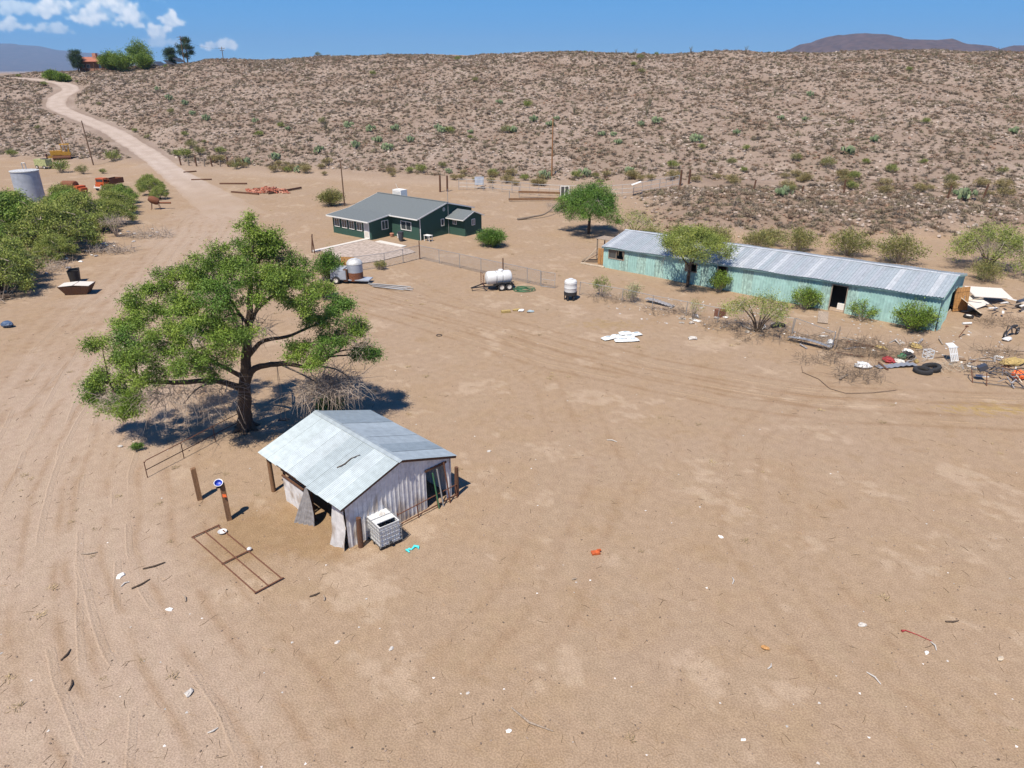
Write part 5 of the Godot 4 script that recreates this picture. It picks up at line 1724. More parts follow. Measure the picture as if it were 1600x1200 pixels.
	for x in [-2.55, 0.05, 2.6]:
		var m := MB.new()
		m.rod(Vector3(x, 0.012, -0.62 if x != 0.05 else -0.7), Vector3(x, 0.012, 0.6), 0.03, 7)
		part(g, "crossbar", m, M.rust_pipe)
	# low pipe fence panel in the tree's shade
	var pf := thing("pipe_fence", "long low rusty pipe fence panel standing in the tree shade", "fence", on_ground(-17.6, -29.6), 0)
	var dirp := Vector3(2.7, 0, -5.2)
	for y in [0.42, 0.9]:
		var m := MB.new()
		m.tube([Vector3(0, 0.02 if y > 0.5 else y, 0), Vector3(0, y - 0.1 if y > 0.5 else y, 0), Vector3(0, y, 0) + dirp * 0.02, Vector3(0, y, 0) + dirp], [0.022], 6)
		part(pf, "rail", m, M.rust_pipe)
	for f in [0.0, 0.36, 0.7, 1.0]:
		var m := MB.new()
		m.rod(dirp * f + Vector3(0, -0.1, 0), dirp * f + Vector3(0, 0.88, 0), 0.022)
		part(pf, "upright", m, M.rust_pipe)

	# chain link round the house yard
	chain_fence("chain link fence from the tank trailer to the house yard corner", [Vector2(-15.4, -68.1), Vector2(-12.7, -69.7), Vector2(-11.1, -71.4), Vector2(-9.6, -73.2)], 1.4)
	chain_fence("chain link fence running from yard corner to the small gate", [Vector2(-9.58, -73.1), Vector2(-7.4, -71.2), Vector2(-5.2, -69.4), Vector2(-3.0, -67.5), Vector2(-0.8, -65.7), Vector2(1.4, -63.9), Vector2(2.6, -62.9)], 1.4)
	var cg2 := thing("wire_gate", "small galvanised wire gate standing open at the fence end", "gate", Vector3(2.65, 0, -62.8), deg_to_rad(-10))
	var gf := MB.new()
	gf.tube([Vector3(0, 0.05, 0), Vector3(0, 1.4, 0), Vector3(1.3, 1.4, 0.4), Vector3(1.3, 0.05, 0.4), Vector3(0, 0.05, 0)], [0.025], 6)
	gf.rod(Vector3(0, 0.72, 0), Vector3(1.3, 0.72, 0.4), 0.018)
	part(cg2, "frame", gf, M.galv)
	var gm := MB.new()
	for k in 18:
		gm.tube([Vector3(0.072 * k, 0.06, 0.022 * k), Vector3(0.072 * k, 1.39, 0.022 * k)], [0.003, 0.003], 3, false)
		gm.tube([Vector3(0, 0.06 + 0.075 * k, 0), Vector3(1.3, 0.06 + 0.075 * k, 0.4)], [0.003, 0.003], 3, false)
	part(cg2, "wire_mesh", gm, M.wire)
	for q in [[-9.6, -73.15, 1.9, "tall dark fence corner post of the house yard"], [-0.85, -65.75, 1.9, "dark wooden fence post behind the water trailer"]]:
		var m := MB.new()
		m.tube([Vector3(0, -0.2, 0.06), Vector3(0, q[2], 0.06)], [0.06, 0.055], 8)
		solo("fence_post", q[3], "post", m, M.dark_wood, on_ground(q[0], q[1]))
	for q in [[-21.6, -75.9, 2.0, 0.25], [-21.2, -75.6, 1.9, -0.12]]:
		var m := MB.new()
		m.tube([Vector3(0, -0.2, 0), Vector3(q[3], q[2], 0)], [0.07, 0.06], 8)
		solo("fence_post", "leaning dark post at the drive's outer end by the walk", "post", m, M.dark_wood, on_ground(q[0], q[1]), 0, "leaning drive posts")
	# wire fence in front of the barn
	chain_fence("sagging wire fence with thin posts in front of the turquoise barn", [Vector2(5.9, -60.1), Vector2(9.3, -57.9), Vector2(11.5, -56.0), Vector2(13.9, -54.3), Vector2(16.0, -52.7), Vector2(20.9, -50.2)], 1.15, true, "wire_fence", 0.16, 0.05)
	chain_fence("short leaning wire fence remnant beside the junk pile", [Vector2(20.9, -50.1), Vector2(22.5, -46.9)], 1.2, true, "wire_fence", 0.16, 0.12)
	var tp2 := MB.new()
	tp2.tube([Vector3(0, -0.2, 0), Vector3(0.12, 1.75, 0)], [0.05, 0.045], 6)
	solo("fence_post", "stout grey post at the end of the barn's wire fence", "post", tp2, M.grey_wood, on_ground(22.7, -46.8))
	var fl := MB.new()
	fl.ribbed(Vector3(0, 0.25, 0), Vector3(1, 0, 0), Vector3(0, 0, 1), Vector3(0, 1, 0), 3.0, 0.55, wave(3.1, 0.2, 0.02), 3, func(p: Vector3) -> Vector3: return p + Vector3(0, 0.12 * sin(p.x * 1.1) + 0.1 * p.z, 0))
	solo("metal_strip", "long grey sheet metal strip caught in the wire fence near the post", "metal sheet", fl, M.galv, on_ground(20.3, -48.9), deg_to_rad(-42))
	var fl2 := MB.new()
	fl2.ribbed(Vector3(0, 0.22, 0), Vector3(1, 0, 0), Vector3(0, 0, 1), Vector3(0, 1, 0), 2.6, 0.6, wave(2.7, 0.3, 0.03), 3, func(p: Vector3) -> Vector3: return p + Vector3(0, 0.1 * sin(p.x * 1.3 + 1.0), 0))
	solo("metal_strip", "dark bent roofing strip lying behind the wire fence below the barn tree", "metal sheet", fl2, M.grey_sheet, on_ground(11.6, -58.4), deg_to_rad(-40))

	# rusty upright tank on a box trailer, with pipes
	var tt := thing("tank_trailer", "rusty grey box trailer carrying an upright weathered tank", "trailer", on_ground(-14.5, -64.3), deg_to_rad(-8))
	var tk := MB.new()
	tk.lathe([Vector2(0.001, 0.25), Vector2(0.72, 0.25), Vector2(0.72, 1.0)], 26)
	part(tt, "tank_base", tk, M.rust)
	var tk2 := MB.new()
	tk2.lathe([Vector2(0.72, 1.0), Vector2(0.72, 1.75)], 26)
	part(tt, "tank_shell", tk2, M.tank_steel)
	var tk3 := MB.new()
	tk3.lathe([Vector2(0.74, 1.75), Vector2(0.70, 1.9), Vector2(0.55, 2.08), Vector2(0.3, 2.2), Vector2(0.001, 2.23)], 26)
	part(tt, "tank_dome", tk3, M.tank_top)
	var bx := MB.new()
	bx.box(Vector3(-1.35, 0.85, 0.1), Vector3(1.5, 0.85, 1.5))
	bx.box(Vector3(-1.35, 1.33, 0.1), Vector3(1.0, 0.12, 1.2))
	bx.box(Vector3(-0.3, 0.35, 0.1), Vector3(3.6, 0.1, 1.2))
	part(tt, "trailer_box", bx, M.tank_steel)
	var bdv := MB.new()
	bdv.box(Vector3(-0.68, 0.8, 0.66), Vector3(0.35, 1.1, 0.28))
	part(tt, "door", bdv, M.dark_wood)
	var pn := MB.new()
	pn.box(Vector3(-0.9, 1.75, -0.75), Vector3(1.3, 0.8, 0.04))
	part(tt, "board", pn, M.ply)
	wheel(tt, Vector3(-1.55, 0.36, 0.92), 0.36, 0.22, 0)
	wheel(tt, Vector3(-1.55, 0.36, -0.75), 0.36, 0.22, 0)
	for k in 9:
		var m := MB.new()
		var y := 0.07 + 0.05 * (k % 3)
		m.rod(Vector3(-13.3 + 0.1 * k, y, -63.6 + 0.16 * k), Vector3(-9.6 + 0.25 * (k % 4), y + 0.02, -61.9 - 0.5 + 0.17 * k), 0.035, 6)
		solo("steel_pipe", "long grey pipe in the loose bundle beside the tank trailer", "pipe", m, M.galv if k % 3 else M.grey_sheet, Vector3.ZERO, 0, "pipes beside the tank trailer")

	# white water trailer
	var wtl := thing("water_trailer", "white horizontal tank on a black twin axle trailer", "trailer", on_ground(-1.35, -62.0), deg_to_rad(17))
	var tank := MB.new()
	var lay := Transform3D(Basis(Vector3(0, 1, 0), Vector3(-1, 0, 0), Vector3(0, 0, 1)), Vector3(0.15, 1.08, 0))
	tank.lathe([Vector2(0.001, -1.22), Vector2(0.3, -1.2), Vector2(0.52, -1.1), Vector2(0.6, -0.95), Vector2(0.6, -0.34), Vector2(0.565, -0.31), Vector2(0.565, -0.25), Vector2(0.6, -0.22), Vector2(0.6, 0.22), Vector2(0.565, 0.25), Vector2(0.565, 0.31), Vector2(0.6, 0.34), Vector2(0.6, 0.95), Vector2(0.52, 1.1), Vector2(0.3, 1.2), Vector2(0.001, 1.22)], 28, lay)
	var tko := part(wtl, "tank", tank, M.white_plastic)
	var man := MB.new()
	man.lathe([Vector2(0.24, 1.6), Vector2(0.24, 1.74), Vector2(0.2, 1.79), Vector2(0.001, 1.8)], 18, Transform3D(Basis(), Vector3(0.35, 0, 0)))
	part(tko, "manhole", man, M.white_plastic)
	for x in [-0.13, 0.43]:
		var s := MB.new()
		s.lathe([Vector2(0.575, -0.03), Vector2(0.585, 0.0), Vector2(0.575, 0.03)], 28, Transform3D(lay.basis, Vector3(x, 1.08, 0)))
		part(tko, "strap", s, M.galv)
	var fr := MB.new()
	for z in [-0.5, 0.5]: fr.box(Vector3(0.1, 0.48, z), Vector3(2.7, 0.1, 0.08))
	for x in [-1.2, -0.3, 0.6, 1.4]: fr.box(Vector3(x, 0.45, 0), Vector3(0.08, 0.08, 1.0))
	fr.bar(Vector3(-1.2, 0.47, -0.45), Vector3(-2.4, 0.3, 0), 0.08, 0.09)
	fr.bar(Vector3(-1.2, 0.47, 0.45), Vector3(-2.4, 0.3, 0), 0.08, 0.09)
	fr.rod(Vector3(-2.3, 0.0, 0), Vector3(-2.3, 0.4, 0), 0.03)
	part(wtl, "frame", fr, M.black)
	for x in [0.25, 0.95]:
		for z in [-0.68, 0.68]: wheel(wtl, Vector3(x, 0.34, z), 0.34, 0.2, 0)
	for z in [-0.68, 0.68]:
		var fe := MB.new()
		fe.box(Vector3(0.6, 0.74, z), Vector3(1.6, 0.03, 0.26))
		part(wtl, "fender", fe, M.black)
	var rk := MB.new()
	for s in [-0.5, 0.5]: rk.rod(Vector3(-1.35, 0.4, s), Vector3(-1.35, 1.55, s), 0.025)
	for k in 6: rk.rod(Vector3(-1.35, 0.55 + 0.2 * k, -0.5), Vector3(-1.35, 0.55 + 0.2 * k, 0.5), 0.018)
	part(wtl, "front_rack", rk, M.rust_pipe)
	var hs := MB.new()
	var hp: Array = []
	for k in 110:
		var a := k * 0.33
		var rr := 0.55 + 0.25 * sin(k * 0.11) + 0.1 * sin(k * 0.37)
		hp.append(Vector3(cos(a) * rr * 1.25, 0.04 + 0.0016 * k, sin(a) * rr * 0.9))
	hs.tube(hp, [0.03], 5)
	solo("garden_hose", "coiled dark green hose lying behind the water trailer", "hose", hs, M.hose, on_ground(1.05, -61.6))
	# cone bottom tank on a black stand
	var ct := thing("cone_tank", "white upright plastic tank on a black stand beside the fence", "tank", on_ground(5.0, -58.8))
	var cbm := MB.new()
	cbm.lathe([Vector2(0.5, 0.7), Vector2(0.53, 0.72), Vector2(0.53, 1.05), Vector2(0.545, 1.08), Vector2(0.53, 1.11), Vector2(0.53, 1.45), Vector2(0.545, 1.48), Vector2(0.53, 1.51), Vector2(0.53, 1.62), Vector2(0.45, 1.72), Vector2(0.2, 1.78), Vector2(0.2, 1.84), Vector2(0.001, 1.86)], 26)
	part(ct, "tank", cbm, M.white_plastic)
	var sb := MB.new()
	sb.lathe([Vector2(0.5, 0.42), Vector2(0.56, 0.44), Vector2(0.56, 0.74), Vector2(0.5, 0.76)], 26)
	for k in 6:
		var a := TAU * k / 6
		sb.box(Vector3(cos(a) * 0.5, 0.22, sin(a) * 0.5), Vector3(0.07, 0.46, 0.16), Basis(Vector3.UP, -a))
	part(ct, "stand", sb, M.black)
	# white sacks
	for q in [[7.0, -48.9, 0.05, 0.5], [7.75, -49.25, 0.06, -0.2], [8.35, -49.45, 0.24, 0.1], [9.15, -49.75, 0.06, 0.35], [7.9, -48.45, 0.05, 0.05], [8.75, -48.55, 0.05, 0.2], [8.55, -49.2, 0.06, -0.1]]:
		var m := MB.new()
		m.pillow(Vector3(0, 0.09, 0), Vector3(0.95, 0.24, 0.62), rng.randi() % 999)
		var s := solo("feed_sack", "full white feed sack lying in the small heap on open sand", "sack", m, M.sack, on_ground(q[0], q[1], q[2] - 0.05), q[3], "white feed sacks")
		var pr := MB.new()
		pr.box(Vector3(0.02, 0.208, 0.02), Vector3(0.32, 0.012, 0.18))
		part(s, "print", pr, M.print)
	# poles
	for q in [[-24.3, -104.9, 6.3, 0.11, "pole_wood", "bare dark wooden pole standing behind the green house", 0.0], [7.0, -129.3, 9.6, 0.15, "pole_rust", "tall brown wooden pole at the foot of the hill", 0.0], [-85.9, -151.7, 8.6, 0.14, "pole_wood", "leaning dark power pole beside the hill road", -0.4], [-99.3, -165.8, 5.0, 0.12, "pole_rust", "short pale pole behind the bulldozer", -0.5], [-110.0, -262.0, 8.6, 0.16, "pole_wood", "power pole with crossarm beside the tall hilltop pine", 0.0], [-97.5, -264.0, 4.6, 0.14, "pole_wood", "smaller power pole with crossarm on the bare hill crest", 0.0]]:
		var p := thing("utility_pole", q[5], "pole", on_ground(q[0], q[1]))
		var m := MB.new()
		m.tube([Vector3(0, -0.4, 0), Vector3(q[6], q[2], 0)], [q[3], q[3] * 0.7], 8)
		part(p, "shaft", m, M[q[4]])
		if q[1] < -200.0:
			for y in [q[2] - 0.4, q[2] - 1.1]:
				var c := MB.new()
				c.box(Vector3(0, y, 0.1), Vector3(2.2 if y > q[2] - 0.8 else 1.4, 0.13, 0.12))
				part(p, "crossarm", c, M.pole_wood)
	var wr := MB.new()
	var wa := on_ground(-110.0, -262.0, 8.0)
	var wb := on_ground(-97.5, -264.0, 4.2)
	var wp: Array = []
	for k in 13: wp.append(wa.lerp(wb, k / 12.0) - Vector3(0, 1.1 * sin(PI * k / 12.0), 0))
	wr.tube(wp, [0.018], 4)
	solo("power_line", "thin dark wire sagging between the two crest power poles", "wire", wr, M.black)
	# corral behind the house
	var co := thing("pipe_corral", "long galvanised pipe corral at the foot of the hill", "fence")
	var cpts := [Vector2(-8.7, -119.7), Vector2(-4.7, -118.9), Vector2(0.0, -116.4), Vector2(4.2, -113.9), Vector2(9.0, -112.4), Vector2(13.5, -111.6), Vector2(18.6, -111.4), Vector2(22.6, -111.8), Vector2(25.6, -112.3)]
	for k in cpts.size():
		var m := MB.new()
		var a := on_ground(cpts[k].x, cpts[k].y)
		m.rod(a - Vector3(0, 0.2, 0), a + Vector3(0, 1.75, 0), 0.045)
		part(co, "post", m, M.galv)
		if k < cpts.size() - 1:
			var b := on_ground(cpts[k + 1].x, cpts[k + 1].y)
			for y in [0.5, 1.1, 1.72]:
				var r := MB.new()
				r.rod(a + Vector3(0, y, 0), b + Vector3(0, y, 0), 0.03)
				part(co, "rail", r, M.galv)
			for f in [0.33, 0.66]:
				var r := MB.new()
				r.rod(a.lerp(b, f), a.lerp(b, f) + Vector3(0, 1.7, 0), 0.025)
				part(co, "upright", r, M.galv)
	var inner := thing("timber_rails", "low brown timber rails inside the pipe corral", "rails")
	for q in [[Vector3(-0.5, 0.35, -108.6), Vector3(8.5, 0.3, -109.4)], [Vector3(1.0, 0.9, -112.2), Vector3(7.4, 0.85, -111.2)]]:
		var m := MB.new()
		m.bar(q[0], q[1], 0.22, 0.3)
		part(inner, "beam", m, M.old_wood)
	for q in [[-0.4, -108.6], [8.4, -109.4], [1.1, -112.2], [7.3, -111.2]]:
		var m := MB.new()
		m.rod(Vector3(q[0], -0.2, q[1]), Vector3(q[0], 1.6, q[1]), 0.05)
		part(inner, "post", m, M.galv)
	var wf := thing("window_unit", "white framed window unit propped in the corral", "window", on_ground(8.0, -110.4), -0.2)
	var fm := MB.new()
	for s in [-1, 0, 1]: fm.box(Vector3(s * 0.62, 1.0, 0), Vector3(0.1, 2.0, 0.08))
	for y in [0.05, 1.95]: fm.box(Vector3(0, y, 0), Vector3(1.14, 0.1, 0.075))
	part(wf, "frame", fm, M.trim_white)
	var gp := MB.new()
	gp.box(Vector3(0, 1.0, 0), Vector3(1.2, 1.8, 0.02))
	part(wf, "pane", gp, M.glass)
	var ws := MB.new()
	ws.box(Vector3(0, 1.85, 0), Vector3(1.5, 0.05, 0.9), Basis(Vector3(0, 0, 1), 0.35))
	solo("white_sheeting", "white flat sheet tilted on top of the corral rails", "sheet", ws, M.trim_white, on_ground(18.8, -110.6))
	for q in [[-11.6, -117.6, 2.6, "dark stump post left of the corral"], [-10.5, -118.2, 2.5, "second dark stump post left of the corral"], [25.9, -112.6, 2.4, "dark wooden end post of the corral"], [27.4, -113.4, 2.1, "short dark post past the corral end"]]:
		var m := MB.new()
		m.tube([Vector3(0, -0.3, 0), Vector3(0.04, q[2], 0)], [0.17, 0.15], 8)
		solo("wooden_post", q[3], "post", m, M.dark_wood, on_ground(q[0], q[1]))
	var jk := thing("scrap_heap", "heap of grey scrap and a faded panel by the corral", "scrap", on_ground(-5.0, -120.6))
	var jp := MB.new()
	jp.box(Vector3(-0.4, 1.3, 0), Vector3(1.5, 1.3, 0.06), Basis(Vector3(1, 0, 0), -0.15))
	part(jk, "faded_panel", jp, M.tank_steel)
	for k in 16:
		var m := MB.new()
		var a := Vector3(rf(-1.8, 2.2), rf(0.05, 0.5), rf(-0.6, 0.8))
		m.bar(a, a + Vector3(rf(-1, 1), rf(-0.1, 0.3), rf(-0.6, 0.6)), 0.12, 0.05)
		part(jk, "board", m, M.grey_wood if k % 2 else M.panel_dark)
	var lg := MB.new()
	rng.seed = 705
	limb(thing("fallen_branch", "fallen dead branch with brush lying on sand before the corral", "branch", on_ground(2.2, -95.0), 0.0), [Vector3(-1.5, 0.1, 0.8), Vector3(0.5, 0.3, 0), Vector3(2.4, 0.5, -1.4), Vector3(4.4, 1.6, -4.6)], 0.16, 0.04, M.bark_grey)
	dead_twigs(lg, Vector3(4.2, 0.9, -5.2), Vector3(1.6, 0.5, 1.2), 240, 1.2, 0.05, 0.014)
	solo("brush_pile", "tangle of dry grey brush on the fallen branch", "brush", lg, M.twig, on_ground(2.2, -95.0))
	# posts of the old fence on the right slope
	for q in [[48.4, -106.1, 2.0], [60.6, -101.1, 1.9], [64.9, -100.0, 2.0], [42.3, -106.3, 0.9], [36.0, -108.8, 1.7]]:
		var m := MB.new()
		m.tube([Vector3(0, -0.3, 0), Vector3(rf(-0.15, 0.3), q[2], 0)], [0.13, 0.12], 8)
		solo("fence_post", "thick dark post of the old fence along the hill foot", "post", m, M.dark_wood, on_ground(q[0], q[1]), 0, "old hill foot fence posts")
	var ow := thing("wire_strand", "sagging wire strand strung between the old hill foot posts", "wire")
	for q in [[36.0, -108.8, 48.4, -106.1], [48.4, -106.1, 60.6, -101.1], [60.6, -101.1, 64.9, -100.0]]:
		var m := MB.new()
		var a := on_ground(q[0], q[1], 1.3)
		var b := on_ground(q[2], q[3], 1.3)
		m.tube([a, a.lerp(b, 0.5) - Vector3(0, 0.3, 0), b], [0.012], 3)
		part(ow, "strand", m, M.black)
	# brick rubble between boards
	var bp := thing("brick_pile", "low pile of broken red bricks framed by timbers", "bricks", on_ground(-39.6, -118.0))
	var b1 := MB.new(); b1.box(Vector3.ZERO, Vector3(0.42, 0.2, 0.22))
	var ms := b1.mesh()
	for k in 230:
		var u := rf(-1, 1)
		var w := rf(-1, 1)
		var hgt := 0.75 * maxf(0.0, 1.0 - u * u - w * w * 0.8) * (0.65 + 0.35 * sin(u * 5.0 + 1.0))
		var o := part(bp, "brick", ms, M.brick if k % 5 < 3 else M.brick_b, Vector3(u * 3.3 + w * 0.8, rf(0.08, 0.12 + hgt), w * 1.9))
		o.rotation = Vector3(rf(-0.6, 0.6), rf(0, TAU), rf(-0.6, 0.6))
	for q in [[Vector3(-5.4, 0.15, 1.2), Vector3(-0.4, 0.15, 3.2)], [Vector3(1.0, 0.15, 2.7), Vector3(4.7, 0.25, -2.8)], [Vector3(-3.0, 0.15, -1.9), Vector3(0.6, 0.2, -3.0)]]:
		var m := MB.new()
		m.bar(q[0], q[1], 0.28, 0.28)
		solo("timber_beam", "long dark timber edging the red brick pile", "beam", m, M.dark_wood, bp.position, 0, "timbers round the brick pile")
	for q in [[-55.1, -130.1, 3.4, 0.25], [-48.0, -126.0, 4.6, 0.05], [-61.0, -139.5, 2.4, 0.8]]:
		var m := MB.new()
		m.tube([Vector3(-q[2] / 2, 0.12, 0), Vector3(q[2] / 2, 0.12, 0)], [0.16, 0.13], 8)
		solo("fallen_log", "dark log lying beside the dirt road at the hill foot", "log", m, M.dark_wood, on_ground(q[0], q[1]), q[3], "logs by the road")
	rng.seed = 706
	for k in 9:
		var m := MB.new()
		m.tube([Vector3(0, -0.2, 0), Vector3(rf(-0.15, 0.15), rf(1.0, 1.9), 0)], [0.16, 0.14], 7)
		solo("wooden_post", "rough dark post in the short barrier row at the road bend", "post", m, M.grey_wood if k % 2 else M.dark_wood, on_ground(-66.5 + 1.7 * k, -148.5 + 0.35 * k), 0, "barrier posts at the road bend")

# ---------------------------------------------------------------- machinery on the left
func make_left_yard() -> void:
	rng.seed = 800
	var wt := thing("storage_tank", "tall blue grey steel storage tank with pale rim and faded rust", "tank", on_ground(-72.6, -109.6))
	var m := MB.new()
	m.lathe([Vector2(1.85, -0.2), Vector2(1.85, 4.3)], 40)
	part(wt, "shell", m, M.tank_steel)
	m = MB.new()
	m.lathe([Vector2(1.86, 4.28), Vector2(1.93, 4.28), Vector2(1.93, 4.4), Vector2(1.8, 4.42), Vector2(0.001, 4.5)], 40)
	part(wt, "lid", m, M.tank_top)
	m = MB.new()
	m.rod(Vector3(-0.9, 4.4, -1.2), Vector3(-0.9, 5.3, -1.2), 0.06)
	m.rod(Vector3(-0.45, 4.4, -1.3), Vector3(-0.45, 5.3, -1.3), 0.06)
	m.rod(Vector3(-0.9, 5.3, -1.2), Vector3(-0.45, 5.3, -1.3), 0.06)
	part(wt, "vent_pipe", m, M.galv)
	m = MB.new()
	m.rod(Vector3(-1.85, 3.5, 0), Vector3(-2.15, 3.5, 0), 0.16, 10)
	part(wt, "inlet", m, M.black)
	# orange truck with an open bed
	var tr := thing("dump_truck", "orange cab truck with rusty open bed behind the thicket", "truck", on_ground(-67.0, -119.6), deg_to_rad(-14))
	tr.scale = Vector3.ONE * 0.68
	m = MB.new()
	m.box(Vector3(0, 1.5, 0), Vector3(2.3, 1.0, 1.6))
	m.box(Vector3(0, 2.75, -0.05), Vector3(2.2, 0.22, 1.5))
	for sx in [-1, 1]:
		for sz in [-0.7, 0.65]: m.box(Vector3(sx * 1.02, 2.3, sz), Vector3(0.14, 0.75, 0.14))
	m.box(Vector3(0, 1.25, 1.1), Vector3(1.5, 0.7, 0.8))
	var cab := part(tr, "cab", m, M.orange)
	m = MB.new()
	m.box(Vector3(0, 2.32, 0.66), Vector3(1.9, 0.6, 0.02))
	part(cab, "windscreen", m, M.glass)
	m = MB.new()
	m.box(Vector3(0, 0.85, 1.55), Vector3(2.3, 0.3, 0.2))
	part(tr, "bumper", m, M.trim_white)
	for s in [-1, 1]:
		m = MB.new()
		m.lathe([Vector2(0.001, 0.06), Vector2(0.13, 0.04), Vector2(0.15, 0.0)], 12, Transform3D(Basis(Vector3(1, 0, 0), PI / 2), Vector3(s * 0.9, 1.2, 1.5)))
		part(tr, "headlight", m, M.white_plastic)
	m = MB.new()
	m.box(Vector3(0, 1.2, -3.4), Vector3(2.4, 0.15, 4.6))
	for s in [-1, 1]: m.box(Vector3(s * 1.2, 1.8, -3.4), Vector3(0.1, 1.2, 4.6))
	m.box(Vector3(0, 1.9, -1.15), Vector3(2.4, 1.5, 0.1))
	m.box(Vector3(0, 1.8, -5.7), Vector3(2.4, 1.2, 0.1))
	part(tr, "bed", m, M.rust)
	for z in [0.7, -3.6, -4.7]:
		for s in [-1, 1]: wheel(tr, Vector3(s * 1.05, 0.5, z), 0.5, 0.3, PI / 2)
	# rusty tank truck lying derelict
	var rt := thing("derelict_tanker", "derelict rusty tank body with orange cab remains beside the storage tank", "truck", on_ground(-70.6, -117.0), deg_to_rad(62))
	rt.scale = Vector3.ONE * 0.72
	m = MB.new()
	m.lathe([Vector2(0.001, -2.3), Vector2(0.7, -2.25), Vector2(0.9, -2.0), Vector2(0.9, 2.0), Vector2(0.7, 2.25), Vector2(0.001, 2.3)], 20, Transform3D(Basis(Vector3(1, 0, 0), PI / 2 - 0.06), Vector3(0, 1.7, -0.5)))
	part(rt, "tank_body", m, M.rust)
	m = MB.new()
	m.box(Vector3(0, 1.2, 2.9), Vector3(2.0, 1.1, 1.5))
	m.box(Vector3(0, 1.0, 4.0), Vector3(1.6, 0.7, 0.9))
	part(rt, "cab", m, M.orange)
	m = MB.new()
	m.box(Vector3(0, 0.6, 0.6), Vector3(1.0, 0.2, 7.2))
	part(rt, "chassis", m, M.rust_pipe)
	for z in [-2.0, 3.4]:
		for s in [-1, 1]: wheel(rt, Vector3(s * 0.95, 0.45, z), 0.45, 0.28, PI / 2)
	var rl := MB.new()
	for k in 7: rl.bar(Vector3(-1.6 + rf(-0.5, 0.5), 0.4 + 0.1 * k, 2.5), Vector3(-2.6 + rf(-0.6, 0.6), 0.3 + 0.05 * k, -1.0), 0.1, 0.1)
	solo("scrap_iron", "jumble of red brown scrap iron beside the derelict tanker", "scrap", rl, M.rust, on_ground(-73.6, -113.4), 1.0)
	# bulldozer
	var bd := thing("bulldozer", "old yellow bulldozer with rusty blade parked below the hill", "bulldozer", on_ground(-97.0, -160.0), deg_to_rad(-62))
	m = MB.new()
	m.box(Vector3(0, 1.35, 0.9), Vector3(1.2, 0.9, 2.2))
	m.box(Vector3(0, 1.2, -1.0), Vector3(1.7, 0.7, 1.6))
	m.box(Vector3(0, 1.75, -1.5), Vector3(1.5, 0.8, 0.3))
	part(bd, "body", m, M.dozer_yellow)
	m = MB.new()
	for sx in [-0.75, 0.75]:
		for sz in [-0.2, -1.6]: m.box(Vector3(sx, 2.3, sz), Vector3(0.1, 1.4, 0.1))
	m.box(Vector3(0, 3.03, -0.9), Vector3(1.8, 0.1, 1.8))
	part(bd, "canopy", m, M.dozer_yellow)
	m = MB.new()
	m.rod(Vector3(0.3, 1.8, 1.2), Vector3(0.3, 2.6, 1.2), 0.07)
	part(bd, "exhaust", m, M.rust)
	for s in [-1, 1]:
		m = MB.new()
		m.tube([Vector3(s * 1.05, 0.42, -1.7), Vector3(s * 1.05, 0.42, 1.7)], [0.42, 0.42], 12)
		m.box(Vector3(s * 1.05, 0.42, 0), Vector3(0.46, 0.84, 3.4))
		part(bd, "track", m, M.rust_pipe)
		m = MB.new()
		m.bar(Vector3(s * 1.35, 0.5, -0.6), Vector3(s * 1.35, 0.6, 2.6), 0.12, 0.22)
		part(bd, "push_arm", m, M.dozer_yellow)
	m = MB.new()
	for k in 4: m.box(Vector3(0, 0.2 + 0.28 * k, 2.75 + 0.06 * absf(k - 1.5)), Vector3(3.4, 0.29, 0.1), Basis(Vector3(1, 0, 0), 0.2 * (k - 1.5)))
	part(bd, "blade", m, M.rust)
	# pale green generator cart
	var gc := thing("generator_cart", "pale green boxy generator cart among bushes near the bulldozer", "cart", on_ground(-93.5, -147.5), deg_to_rad(-20))
	m = MB.new()
	m.box(Vector3(0, 1.15, 0), Vector3(3.2, 1.3, 1.4))
	part(gc, "housing", m, mat("pale_green", Color(0.46, 0.50, 0.24), 0.7, 0, T.blotch, 0.6))
	m = MB.new()
	m.box(Vector3(0.6, 1.86, 0), Vector3(1.2, 0.12, 0.9))
	part(gc, "hatch", m, M.black)
	for x in [-1.0, 1.0]:
		for z in [-0.7, 0.7]: wheel(gc, Vector3(x, 0.35, z), 0.35, 0.2, 0)
	m = MB.new()
	m.blob(Vector3(0, 0.6, 0), Vector3(1.4, 1.3, 1.3), 5, 0.12, 8, 12)
	solo("fuel_drum", "rounded white tank lying beside the pale green cart", "tank", m, M.trim_white, on_ground(-90.4, -147.0))
	# skip with light lids
	var sk := thing("metal_skip", "dark brown sloped metal skip with two pale open lids", "skip", on_ground(-38.2, -60.6), deg_to_rad(8))
	sk.scale = Vector3(0.9, 0.72, 0.9)
	m = MB.new()
	var w0 := 0.95
	var w1 := 1.45
	var pts := [Vector3(-w0, 0.03, 0.55), Vector3(w0, 0.03, 0.55), Vector3(w1, 1.15, 0.85), Vector3(-w1, 1.15, 0.85), Vector3(-w0, 0.03, -0.55), Vector3(w0, 0.03, -0.55), Vector3(w1, 1.15, -0.85), Vector3(-w1, 1.15, -0.85)]
	m.quad(pts[0], pts[1], pts[2], pts[3])
	m.quad(pts[5], pts[4], pts[7], pts[6])
	m.quad(pts[1], pts[5], pts[6], pts[2])
	m.quad(pts[4], pts[0], pts[3], pts[7])
	m.quad(pts[4], pts[5], pts[1], pts[0])
	part(sk, "body", m, M.dark_wood)
	for s in [-1, 1]:
		m = MB.new()
		m.box(Vector3(s * 0.72, 1.22, 0.05), Vector3(1.36, 0.04, 1.5), Basis(Vector3(0, 0, 1), s * -0.09))
		part(sk, "lid", m, M.concrete)
	m = MB.new()
	m.box(Vector3(0.02, 1.27, 0.1), Vector3(0.2, 0.05, 0.5))
